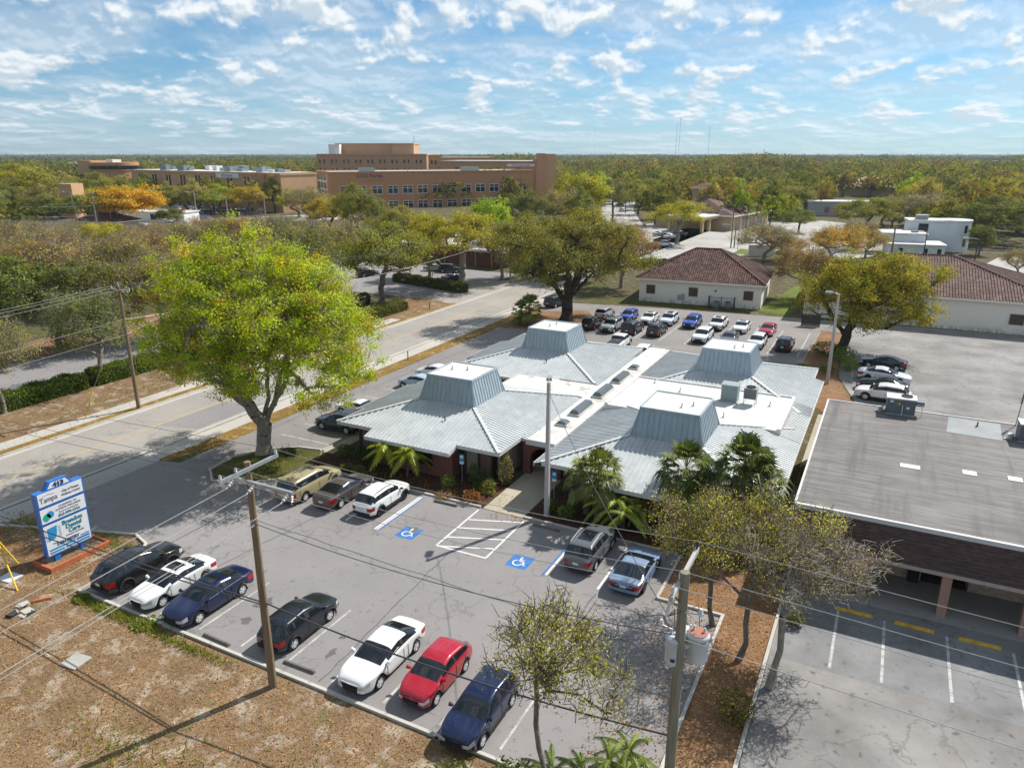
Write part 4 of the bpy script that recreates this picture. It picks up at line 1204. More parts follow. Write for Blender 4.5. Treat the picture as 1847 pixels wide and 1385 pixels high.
    MB().box(L2_ - 17, L2_ - 1.5, -.3, -.02, z2_ - 2.9, z2_ - 1.5).build('name_band', M['sign_white'], b)
    set_text('HCA Florida Hospital', 1.15, M['ink_navy'], b, (L2_ - 9.3, -.32, z2_ - 2.2), (math.pi / 2, 0, 0), bold=.02)
    t, L3, z3_ = block('hospital_tower', 968, 984, 277, 408, 14, 'tall tan corner tower at the right end of the hospital', 'hosp_pink', None)
    block('hospital_wing', 984, 1003, 286, 408, 12, 'narrow sunlit wing right of the corner tower', 'hosp_light', [(3, 9, 1.2, 3.8, [9])], dr=412)  # paler facing paints the sun on the tower's right side
    MB().box(L3 + .02, L3 + 5.4, 1, 13, 0, z3_ - .2).build('side_wall', M['hosp_light'], t)  # lighter than the tower front, sunlight put into the colour
    MB().box(20, 26, -.8, -.3, z2_ * .2, z2_ * .8).build('downpipe_bay', M['hosp_light'], b)
    # long low clinic on the left
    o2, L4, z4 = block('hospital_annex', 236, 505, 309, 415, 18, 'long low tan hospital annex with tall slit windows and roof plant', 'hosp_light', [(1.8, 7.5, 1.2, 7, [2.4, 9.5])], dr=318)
    rr = random.Random(3)
    for i in range(26):
        x, y = rr.uniform(6, L4 - 6), rr.uniform(2, 13); w = rr.uniform(1.5, 6)
        MB().box(x, x + w, y, y + rr.uniform(1.5, 4), z4 + .07, z4 + rr.uniform(.9, 2.6)).build('roof_unit', M[rr.choice(['white_paint', 'grey_metal', 'steel', 'teal_metal'])], o2)
    m = MB(); xx = L4 * .86; m.face([(xx, -.5, z4), (xx + 7, -.5, z4), (xx + 2.0, -.5, 3)]); m.face([(xx, -.5, z4), (xx + 2, -.5, 3), (xx - 1, -.02, 3), (xx - 3, -.02, z4)]); m.build('wedge_panel', M['hosp'], o2)
    MB().box(L4 * .62, L4 * .76, -.4, -.05, z4 - 2.4, z4 - .6).build('name_band', M['sign_white'], o2)
    set_text('HCA Florida', 1.5, M['ink_navy'], o2, (L4 * .69, -.42, z4 - 1.5), (math.pi / 2, 0, 0), bold=.02)
    # half round tower block at the far left
    a = W(205, 293, 452); o3 = empty('round_tower_building', (a.x, a.y, 0), R(0), 'tan building with rounded upper floor above the treetops at left', 'building')
    MB().lathe([(11.5, 0), (11.5, a.z - 4.2), (11.8, a.z - 4.1), (11.8, a.z)], n=40).build('wall', M['hosp'], o3)
    MB().lathe([(11.86, a.z - 3.4), (11.86, a.z - 1.6)], n=40).build('window', M['glass_dark'], o3)
    MB().box(-3, 2, -2, 3, a.z, a.z + 1.4).build('roof_unit', M['white_paint'], o3)
    MB().box(-21, -10, -6, 8, 0, a.z + .8).build('stair_tower', M['hosp_light'], o3)
    a = W(128, 345, 300); MB().box(-2.6, 2.6, -3, 3, 0, a.z + 2.5).build('tan_pylon', M['hosp_light'], None, loc=(a.x, a.y, 0), rz=R(20), label='narrow orange tan wall block between trees at left', cat='building')
    s = empty('roadside_sign', G(511, 377), R(35), 'white pylon sign at the hospital entrance', 'sign')
    MB().box(-2.0, 2.0, -.3, .3, .6, 6.2).build('panel', M['sign_white'], s); MB().box(-1.9, 1.9, -.34, -.31, 4.6, 6.0).build('header', plain('maroon_header', (.22, .05, .06), .5), s); MB().box(-2.2, 2.2, -.4, .4, 0, .6).build('base', M['concrete'], s)


hospital()


def other_buildings():
    # bank with brown hipped roof and square lantern
    P, Q = G(1318, 417), G(1384, 404); org, ang, L = wall_frame(P, Q)
    M['bank'] = plain('tan_render', (0.50, 0.37, 0.20), .9, var=.06, scale=.5)
    t = NT('brown_shingle'); n = t.noise(1.2, 4); t.col(t.ramp(n, [(.3, (.085, .040, .032)), (.7, (.14, .068, .052))])).set(rough=.9); M['shingle'] = t.mat
    o = empty('bank_building', org, ang, 'tan bank with brown hipped roof and small square lantern', 'building')
    MB().box(0, L, 0, 26, 0, 4.6).build('wall', M['bank'], o)
    hip_roof(o, 0, L, 0, 26, 4.7, 9.6, 1.1, None, 'shingle', 9, .2)
    e = MB().box(L * .5, L * .5 + 6, 15, 21, 6, 12.0).build('lantern', M['bank'], o)
    hip_roof(o, L * .5, L * .5 + 6, 15, 21, 12.0, 13.6, .8, None, 'shingle')
    for i in range(5): MB().box(i * L / 5 + .3, i * L / 5 + .9, -.35, -.02, 0, 4.5).build('pilaster', M['white_paint'], o)
    for i in range(1, 4):
        f = MB().box(i * L / 5 + 2.3, i * L / 5 + 4.1, -.08, -.01, .8, 3.2).build('window', M['white_paint'], o); MB().box(i * L / 5 + 2.5, i * L / 5 + 3.9, -.1, -.082, .9, 3.1).build('pane', M['glass_dark'], f)
    MB().box(-12, -.05, 4, 16, 3.7, 4.5).build('canopy', M['bank'], o)
    MB().box(-12.3, -.06, 3.7, 16.3, 4.5, 4.9).build('canopy_edge', M['white_paint'], o)
    for x in (-11.5, -6.5): 
        for y in (4.6, 15.4): MB().box(x, x + .8, y - .4, y + .4, 0, 3.7).build('post', M['bank'], o)
    # grey flat box with two orange windows
    P, Q = G(1455, 389), G(1572, 391); org, ang, L = wall_frame(P, Q)
    o = empty('trailer_office', org, ang, 'long grey flat roofed box with two orange windows', 'building')
    MB().box(0, L, 0, 10, 0, 5.0).build('wall', plain('grey_cladding', (.36, .37, .37), .7), o); MB().box(-.3, L + .3, -.3, 10.3, 5.0, 5.5).build('roof', M['white_roof'], o)
    for x, c in ((6.2, 'rust'), (9.5, 'stop_yellow')): MB().box(x, x + 1.7, -.06, -.01, 1.2, 3.4).build('window', M[c], o)
    # white modern building
    P, Q = G(1600, 462), G(1668, 468); org, ang, L = wall_frame(P, Q)
    o = empty('modern_building', org, R(8), 'white modern building of stacked blocks and a curved end wall', 'building')
    o.scale = (.76, .8, .56)
    M['cool_white'] = plain('cool_white_render', (0.62, 0.66, 0.68), .6, var=.05)
    f = MB().box(0, 15.5, 0, 12, 0, 4.6).build('lower_block', M['cool_white'], o); MB().box(-.4, 15.9, -.4, 12.2, 4.6, 5.3).build('roof_band', M['white_roof'], f)
    f = MB().box(-1.5, 11, 5, 16, 5.301, 8.2).build('middle_block', M['cool_white'], o); MB().box(-1.8, 11.4, 4.7, 16.4, 8.2, 9.0).build('roof_band', M['white_roof'], f)
    f = MB().box(7.5, 19.5, 16.5, 26, 0, 12.4).build('upper_block', M['cool_white'], o); MB().box(7.1, 19.8, 16.1, 26.4, 12.4, 13.3).build('roof_band', M['white_roof'], f)
    w = MB().box(10.2, 13.0, 16.3, 16.48, 8.6, 11.8).build('window', M['glass_dark'], o)
    MB().lathe([(4.6, 0), (4.6, 12.9), (4.9, 12.95), (4.9, 13.5)], (21.3, 20.5, 0), n=40).build('curved_wall', M['cool_white'], o)
    for z in (2.5, 8.2): MB().box(23.0, 24.2, 16.4, 16.7, z, z + 3.2).build('window', M['glass_dark'], o)
    MB().box(9.5, 13, 18, 21, 13.3, 15.3).build('roof_unit', M['grey_metal'], o)
    for x in (3, 9.8, 13.5): MB().box(x, x + 1.1, -.07, -.01, .3, 3.6).build('window', M['glass_dark'], o)
    r = MB()
    for i in range(14): r.tube([(16.5 + i * 2.2, 10, 0), (16.5 + i * 2.2, 10, 1.1)], .05, 5)
    for z in (.5, 1.05): r.tube([(16.5, 10, z), (45, 10, z)], .05, 5)
    r.build('white_railing', M['white_paint'], None, loc=org, rz=R(12), label='white railing running right from the modern building', cat='railing')
    # house with pink tile roof
    P = G(1505, 352); o = empty('tile_roof_house', (P.x, P.y, 0), R(-12), 'cream house with pink tiled hip roof among trees', 'house')
    MB().box(0, 30, 0, 26, 0, 5).build('wall', M['bank'], o)
    t = NT('pink_tile'); n = t.noise(.5, 4); t.col(t.ramp(n, [(.3, (.42, .20, .15)), (.7, (.52, .29, .23))])).set(rough=.9); M['pinktile'] = t.mat
    hip_roof(o, 0, 30, 0, 26, 5, 10.5, 1.2, None, 'pinktile'); w2 = MB().box(30.02, 44, 4, 20, 0, 4.5).build('wing', M['bank'], o); hip_roof(o, 31.3, 44, 4, 20, 4.5, 8.6, 1.0, None, 'pinktile')
    # brown roofed house and white garage at left
    P = G(96, 416); o = empty('brown_roof_house', (P.x, P.y, 0), R(14), 'white house with maroon brown roof below the street poles', 'house')
    MB().box(0, 15, 0, 9, 0, 3).build('wall', M['white_paint'], o); hip_roof(o, 8, 24, 0, 10, 3.1, 5.6, .7, None, 'shingle')
    MB().box(15.02, 24, .5, 9, 0, 3).build('porch_wall', M['beige'], o)
    for x in (10.5, 14.5, 18.5, 22): MB().box(x, x + .35, -.3, -.01, 0, 3).build('post', M['white_paint'], o)
    for x in (11.6, 16): MB().box(x, x + 2, -.08, -.01, .5, 2.5).build('window', M['glass_dark'], o)
    P = G(232, 400); o = empty('white_storage_building', (P.x, P.y, 0), R(16), 'long white shed behind the orange yellow tree', 'building')
    MB().box(0, 22, 0, 9, 0, 3.3).build('wall', M['white_paint'], o); MB().box(-.4, 22.4, -.4, 9.4, 3.3, 3.6).build('roof', M['white_roof'], o)
    for x in (9, 12): MB().box(x, x + 2.4, -.07, -.01, .8, 2.8).build('window', M['glass_dark'], o)
    rr = random.Random(12)
    hs = [(i, rr.uniform(20, 1830), rr.uniform(287, 318)) for i in range(26)]
    for i, hx, hy in hs:
        if 560 < hx < 1015 or 150 < hx < 520: continue
        P = G(hx, hy); d = math.hypot(P.x, P.y); s = rr.uniform(16, 30); o = empty('woodland_house', (P.x, P.y, 0), rr.uniform(-.6, .6), 'pale roofed building glimpsed far off in the woods %s' % ('left of the hospital' if hx < 560 else 'right of the hospital'), 'house', 'roofs far off in the woods %s' % ('left of the hospital' if hx < 560 else 'right of the hospital'))
        MB().box(0, s, 0, s * .6, 0, 9).build('wall', M['bank'], o); MB().box(-.6, s + .6, -.6, s * .6 + .6, 9, 10.5 + d * .002).build('roof', M[rr.choice(['white_roof', 'steel', 'shingle', 'white_roof'])], o)
    # roofs that peep out of the woods
    for i, (px, py, d, w, m_, l) in enumerate(((1235, 345, 0, 22, 'shingle', 'brown roof glimpsed in the woods above the bank'), (1720, 330, 0, 24, 'steel', 'grey roof in the woods at far right'), (560, 288, 0, 40, 'hosp_light', 'pale tan roof beyond the hospital annex'), (520, 296, 0, 50, 'hosp_light', 'low tan block beyond the annex roof plant'), (1770, 332, 0, 26, 'white_roof', 'white roof in the woods at far right'), (1400, 300, 0, 40, 'white_roof', 'white roof far off in the woods'), (1280, 330, 0, 30, 'white_roof', 'white roof in the woods above the oak'), (1680, 345, 0, 22, 'steel', 'grey roof between right hand trees'))):
        P = G(px, py + 6); o = empty('woodland_house', (P.x, P.y, 0), rr.uniform(-.3, .3), l, 'house')
        MB().box(0, w, 0, w * .5, 0, 7).build('wall', M['bank'], o); MB().box(-.6, w + .6, -.6, w * .5 + .6, 7, 7.8).build('roof', M[m_], o)


other_buildings()


def masts():
    for px, py, dist, l in ((1222, 222, 3000, 'left of a close pair of thin radio masts on the skyline'), (1228, 212, 3000, 'tallest radio mast on the skyline, right of the close pair'), (1281, 227, 3100, 'single thin radio mast right of the close pair'), (1074, 230, 4200, 'faint radio mast above the right end of the hospital')):
        p = W(px, py, dist); m = MB(); r = 1.3 if dist < 4000 else .9
        n = 14
        for k in range(n):
            z0, z1 = p.z * k / n, p.z * (k + 1) / n
            m.cur = k % 2; m.tube([(0, 0, z0), (0, 0, z1)], r * .5, 5)
        o = m.build('radio_mast', [M['steel'], M['rust']], loc=(p.x, p.y, 0), label=l, cat='radio mast', group='radio masts on the skyline')


masts()
# ================================================================ CARS
def car_materials():
    t = NT('car_paint'); oi = t.n.new('ShaderNodeObjectInfo')
    n = t.noise(1.2, 4); c = t.mix(t.fr(n, .4, .7, 0, .03), oi.outputs['Color'], (0.2, 0.19, 0.17))
    t.col(c).set(rough=0.22, spec=0.4, coat=0.6, coatr=0.03, metal=0.0); M['paint'] = t.mat
    M['car_glass'] = NT('car_glass').col((0.010, 0.013, 0.017)).set(rough=0.04, spec=0.7).mat
    M['cladding'] = plain('black_plastic', (0.02, 0.021, 0.023), 0.6)
    t = NT('alloy'); t.col((0.62, 0.63, 0.64)).set(rough=0.35, metal=0.25); M['alloy'] = t.mat
    M['dark_alloy'] = plain('dark_alloy', (0.03, 0.03, 0.033), 0.35, 0.6)
    M['tail'] = NT('tail_lens').col((0.30, 0.008, 0.012)).set(rough=0.15, spec=0.6).mat
    M['lamp'] = NT('lamp_lens').col((0.55, 0.57, 0.60)).set(rough=0.1, spec=0.8, metal=0.3).mat
    M['chrome'] = NT('chrome').col((0.7, 0.7, 0.7)).set(rough=0.12, metal=1.0).mat
    M['plate'] = plain('number_plate', (0.6, 0.62, 0.6), 0.5)


car_materials()


def lerp(a, b, t): return a + (b - a) * t


def pl(x, pts):
    if x >= pts[0][0]: return pts[0][1]
    for (x0, y0), (x1, y1) in zip(pts, pts[1:]):
        if x >= x1: return lerp(y0, y1, (x0 - x) / max(1e-9, x0 - x1))
    return pts[-1][1]


# all profiles run from the nose (+x) to the tail
SPEC = {
    'sedan': dict(L=4.75, W=.92, top=[(2.37, .69), (2.30, .81), (2.0, .89), (1.15, 1.0), (.30, 1.36), (-.25, 1.45), (-.95, 1.39), (-1.72, 1.10), (-2.20, 1.06), (-2.33, 1.0), (-2.37, .92)], belt=[(2.37, .66), (2.0, .81), (1.2, .92), (-1.5, 1.0), (-2.37, .92)], ws=(1.15, .32), rw=(-.97, -1.72), roof=.60, ax=(1.40, -1.42), wr=.33, low=.19, pillars=(-.38,)),
    'suv': dict(L=4.65, W=.93, top=[(2.32, .78), (2.25, .93), (2.0, 1.0), (1.15, 1.10), (.45, 1.56), (-.25, 1.66), (-1.5, 1.62), (-1.72, 1.56), (-2.15, 1.10), (-2.27, 1.02), (-2.32, .95)], belt=[(2.32, .75), (2.0, .92), (1.2, 1.02), (-1.7, 1.10), (-2.32, .95)], ws=(1.15, .47), rw=(-1.72, -2.15), roof=.62, ax=(1.38, -1.36), wr=.36, low=.24, pillars=(-.25, -1.2), clad=1),
    'bigsuv': dict(L=4.85, W=.96, top=[(2.42, .90), (2.36, 1.06), (2.1, 1.11), (1.15, 1.16), (.55, 1.68), (-.1, 1.79), (-1.9, 1.76), (-2.05, 1.70), (-2.32, 1.18), (-2.39, 1.05), (-2.42, .98)], belt=[(2.42, .85), (2.1, 1.02), (1.2, 1.10), (-2.0, 1.14), (-2.42, .98)], ws=(1.15, .57), rw=(-2.05, -2.32), roof=.70, ax=(1.45, -1.42), wr=.39, low=.28, pillars=(-.2, -1.25), clad=1),
    'hatch': dict(L=4.05, W=.87, top=[(2.02, .66), (1.95, .80), (1.7, .88), (1.05, 1.02), (.30, 1.44), (-.25, 1.51), (-1.2, 1.43), (-1.4, 1.36), (-1.86, 1.02), (-1.97, .94), (-2.02, .85)], belt=[(2.02, .62), (1.7, .80), (1.1, .93), (-1.4, 1.04), (-2.02, .85)], ws=(1.05, .32), rw=(-1.4, -1.86), roof=.58, ax=(1.25, -1.22), wr=.31, low=.19, pillars=(-.35,)),
    'van': dict(L=5.15, W=.99, top=[(2.57, .70), (2.5, .86), (2.25, .95), (1.55, 1.12), (.65, 1.62), (.1, 1.73), (-2.0, 1.71), (-2.2, 1.64), (-2.45, 1.14), (-2.53, 1.0), (-2.57, .9)], belt=[(2.57, .68), (2.25, .86), (1.6, 1.0), (-2.1, 1.08), (-2.57, .92)], ws=(1.55, .67), rw=(-2.2, -2.45), roof=.70, ax=(1.6, -1.48), wr=.33, low=.2, pillars=(-.05, -1.15)),
    'coupe': dict(L=4.5, W=.94, top=[(2.25, .50), (2.15, .62), (1.8, .74), (.95, .90), (.10, 1.18), (-.35, 1.235), (-.75, 1.20), (-1.75, .97), (-2.15, .93), (-2.22, .90), (-2.25, .82)], belt=[(2.25, .48), (1.8, .72), (1.0, .84), (-.9, .92), (-2.25, .84)], ws=(.95, .12), rw=(-.77, -1.75), roof=.55, ax=(1.32, -1.38), wr=.34, low=.14, pillars=()),
    'pickup': dict(L=5.7, W=.98, top=[(2.85, .92), (2.78, 1.08), (2.5, 1.16), (1.75, 1.22), (1.1, 1.76), (.5, 1.88), (-.55, 1.86), (-.75, 1.80), (-.88, 1.28), (-1.0, 1.26), (-2.80, 1.24), (-2.85, 1.1)], belt=[(2.85, .88), (2.5, 1.06), (1.8, 1.14), (-.9, 1.17), (-2.85, 1.1)], ws=(1.75, 1.12), rw=(-.75, -.88), roof=.72, ax=(1.85, -1.75), wr=.40, low=.30, pillars=(.15,), clad=1, bed=1),
}


def station_list(sp):
    L2 = sp['L'] / 2; xs = set()
    for x, _ in sp['top']: xs.add(round(x, 3))
    for x, _ in sp['belt']: xs.add(round(x, 3))
    Rw = sp['wr'] + .07
    for a in sp['ax']:
        for k in (-1.02, -.97, -.72, -.38, 0, .38, .72, .97, 1.02): xs.add(round(a + k * Rw, 3))
    for p in sp['pillars']: xs.add(round(p + .05, 3)); xs.add(round(p - .05, 3))
    wm = lerp(sp['ws'][0], sp['ws'][1], .45); xs.add(round(wm, 3))
    rm = lerp(sp['rw'][0], sp['rw'][1], .55); xs.add(round(rm, 3))
    out = []
    for x in sorted(xs, reverse=True):
        if not out or out[-1] - x > .022: out.append(x)
    out[-1] = -L2
    return out


def car_sections(sp):
    L2 = sp['L'] / 2; Rw = sp['wr'] + .07; rows = []
    for x in station_list(sp):
        top = pl(x, sp['top']); belt = min(pl(x, sp['belt']), top - .015)
        e = max(0.0, abs(x) - (L2 - .95)) / .95
        w = sp['W'] * (1 - (.27 if x > 0 else .17) * e ** 2.4)
        zb = sp['low'] + .10 * max(0, abs(x) - (L2 - .4)) / .4
        zc = sp['wr']; zarch = zb
        for a in sp['ax']:
            d = abs(x - a)
            if d <= Rw * 1.0: zarch = max(zb, zc + math.sqrt(max(0, Rw * Rw - d * d)))
        c = min(1.0, max(0.0, (top - belt - .10) / .25))
        if sp.get('bed') and x < -.9: c = 0
        wroof = lerp(.93 * w, sp['roof'] * 1.13, min(1, (top - belt) / max(.3, (max(t for _, t in sp['top']) - belt))))
        hood = [(.95 * w, belt + .02), (.84 * w, max(belt + .03, top - .03)), (.5 * w, top - .003), (0, top + .008)]
        cab = [(.945 * w, belt + .05), (wroof, top - .07), (wroof * .80, top - .018), (0, top)]
        q = [(lerp(h[0], k[0], c), lerp(h[1], k[1], c)) for h, k in zip(hood, cab)]
        zmid = lerp(max(zb, zarch), belt, .5)
        half = [(0, zarch), (.80 * w, zarch), (.985 * w, zarch + .015), (w, max(zmid, zarch + .03)), (.985 * w, max(belt, zarch + .06))] + q
        rows.append((x, half, c, top, belt))
    return rows


def car_mesh_parts(kind):
    """one lofted shell, smoothed, then cut into body / glass / trim by face"""
    sp = SPEC[kind]; rows = car_sections(sp); n = len(rows); H = 9
    V = []; F = []; Mi = []
    ring = []                                              # per station: right side (-y) bottom centre ... top ... left side
    for x, half, *_ in rows:
        ids = []
        for k in range(H): ids.append(len(V)); V.append((x, -half[k][0], half[k][1]))
        for k in range(H - 2, 0, -1): ids.append(len(V)); V.append((x, half[k][0], half[k][1]))
        ring.append(ids)
    K = len(ring[0])
    ws0, ws1 = sp['ws']; rw0, rw1 = sp['rw']
    for i in range(n - 1):
        xm = (rows[i][0] + rows[i + 1][0]) / 2
        for k in range(K):
            k2 = (k + 1) % K
            kk = k if k < H - 1 else K - 1 - k             # half index of the row below this face
            m = 0
            if kk in (6, 7) and ws1 < xm < ws0: m = 1
            elif kk in (6, 7) and rw1 < xm < rw0: m = 2
            elif kk == 5 and rw1 + .3 * (rw0 - rw1) < xm < lerp(ws0, ws1, .45) and not any(abs(xm - p) < .045 for p in sp['pillars']):
                m = 3 if k < H - 1 else 4
            elif kk == 5 and (rw1 < xm < ws0) and not any(abs(xm - p) < .045 for p in sp['pillars']): m = 0
            elif kk == 5 and any(abs(xm - p) < .045 for p in sp['pillars']): m = 5
            elif kk in (0,): m = 5
            elif kk in (1, 2) and sp.get('clad') and kk == 2: m = 0
            elif kk == 1: m = 5
            F.append((ring[i][k], ring[i + 1][k], ring[i + 1][k2], ring[i][k2])); Mi.append(m)
    for end in (0, n - 1):                                 # nose and tail: a bulging grid between the two sides
        x, half = rows[end][0], rows[end][1]; sgn = 1 if end == 0 else -1
        fr = [-1, -.66, 0, .66, 1]; lev = [1, 2, 3, 4, 5, 6]
        grid = []
        for k in lev:
            r_ = []
            for f in fr:
                if f == -1: r_.append(ring[end][k])
                elif f == 1: r_.append(ring[end][K - k])
                else:
                    V.append((x + sgn * .05 * (1 - f * f), half[k][0] * f, half[k][1])); r_.append(len(V) - 1)
            grid.append(r_)
        for a in range(len(lev) - 1):
            for b in range(4):
                q = (grid[a][b], grid[a][b + 1], grid[a + 1][b + 1], grid[a + 1][b])
                m = 0
                if end == 0:
                    if a == 0: m = 5
                    elif a == 1 and b in (1, 2): m = 5
                    elif a == 2 and b in (1, 2): m = 5
                    elif a == 2 and b in (0, 3): m = 6
                else:
                    if a == 0: m = 5
                    elif a == 2 and b in (0, 3): m = 7
                F.append(q if sgn < 0 else q[::-1]); Mi.append(m)
        q = (grid[0][0], grid[0][1], grid[0][2], grid[0][3], grid[0][4], ring[end][0]); F.append(q[::-1] if sgn < 0 else q); Mi.append(5)
        t = [ring[end][6], ring[end][7], ring[end][8], ring[end][K - 7], ring[end][K - 6]] + [grid[-1][j] for j in (3, 2, 1)]
        F.append(t if sgn < 0 else t[::-1]); Mi.append(0)
    # lamps wrap a little round the corners
    for i in (0, 1, 2):
        for k in range(K):
            kk = k if k < H - 1 else K - 1 - k
            if kk == 3 and rows[i][0] > sp['L'] / 2 - .30: Mi[i * K + k] = 6
            j = n - 2 - i
            if kk in (3,) and rows[j + 1][0] < -sp['L'] / 2 + .22: Mi[j * K + k] = 7
    me = bpy.data.meshes.new('shell'); me.from_pydata(V, [], [tuple(f) for f in F]); me.update()
    me.polygons.foreach_set('material_index', Mi)
    for _ in range(8): me.materials.append(M['paint'])
    o = bpy.data.objects.new('shell', me); COL.objects.link(o)
    s = o.modifiers.new('s', 'SUBSURF'); s.levels = 2; s.render_levels = 2
    w_ = o.modifiers.new('w', 'TRIANGULATE'); o.modifiers.remove(w_)
    dg = bpy.context.evaluated_depsgraph_get(); me2 = bpy.data.meshes.new_from_object(o.evaluated_get(dg))
    bpy.data.objects.remove(o); bpy.data.meshes.remove(me)
    nv = len(me2.vertices); co = np.empty(nv * 3, dtype=np.float32); me2.vertices.foreach_get('co', co); co = co.reshape(-1, 3)
    mi = np.empty(len(me2.polygons), dtype=np.int32); me2.polygons.foreach_get('material_index', mi)
    lv = np.empty(len(me2.loops), dtype=np.int32); me2.loops.foreach_get('vertex_index', lv); q = lv.reshape(-1, 4)
    nrm = np.empty(nv * 3, dtype=np.float32); me2.vertex_normals.foreach_get('vector', nrm); nrm = nrm.reshape(-1, 3)
    out = {}
    for m, nm, mt in ((0, 'body', 'paint'), (1, 'windscreen', 'car_glass'), (2, 'rear_window', 'car_glass'), (3, 'side_window', 'car_glass'), (4, 'side_window', 'car_glass'), (5, 'lower_trim', 'cladding'), (6, 'headlight', 'lamp'), (7, 'tail_light', 'tail')):
        f = q[mi == m]
        if not len(f): continue
        halves = [f]
        if m in (6, 7):
            yc = co[f].mean(axis=1)[:, 1]; halves = [f[yc < 0], f[yc >= 0]]
        out[m] = []
        for h in halves:
            if not len(h): continue
            u, inv = np.unique(h, return_inverse=True)
            mm = np_mesh(nm, co[u], inv.reshape(-1, 4), M[mt], smooth=True)
            out[m].append((nm, mm))
    top_z = lambda x: pl(x, sp['top'])
    return out, sp, top_z


def wheel_meshes(r, dark):
    t = MB(); t.lathe([(r * .62, -.10), (r * .93, -.105), (r, -.07), (r, .07), (r * .93, .105), (r * .64, .10), (r * .60, .03)], axis='y', n=26, cap=False)
    tyre = t.mesh('tyre', M['black'], True)
    m = MB(); m.lathe([(r * .60, .055), (r * .66, .06), (r * .66, .10), (r * .60, .10), (r * .585, .05)], axis='y', n=26, cap=False)
    m.lathe([(r * .15, .05), (r * .15, .098), (r * .08, .105)], axis='y', n=10)
    for i in range(10):
        a = 2 * math.pi * i / 10; d = .045
        p0 = Vector((r * .12 * math.cos(a), .085, r * .12 * math.sin(a))); p1 = Vector((r * .62 * math.cos(a + (.12 if i % 2 else -.12)), .08, r * .62 * math.sin(a + (.12 if i % 2 else -.12))))
        m.bar(p0, p1, .05, .03, (0, 1, 0))
    rim = m.mesh('rim', M['dark_alloy'] if dark else M['alloy'])
    d = MB(); d.lathe([(r * .6, .03), (r * .6, .04)], axis='y', n=20)
    return tyre, rim, d.mesh('brake_disc', M['dark_alloy'] if dark else M['grey_metal'])


CARS = {}


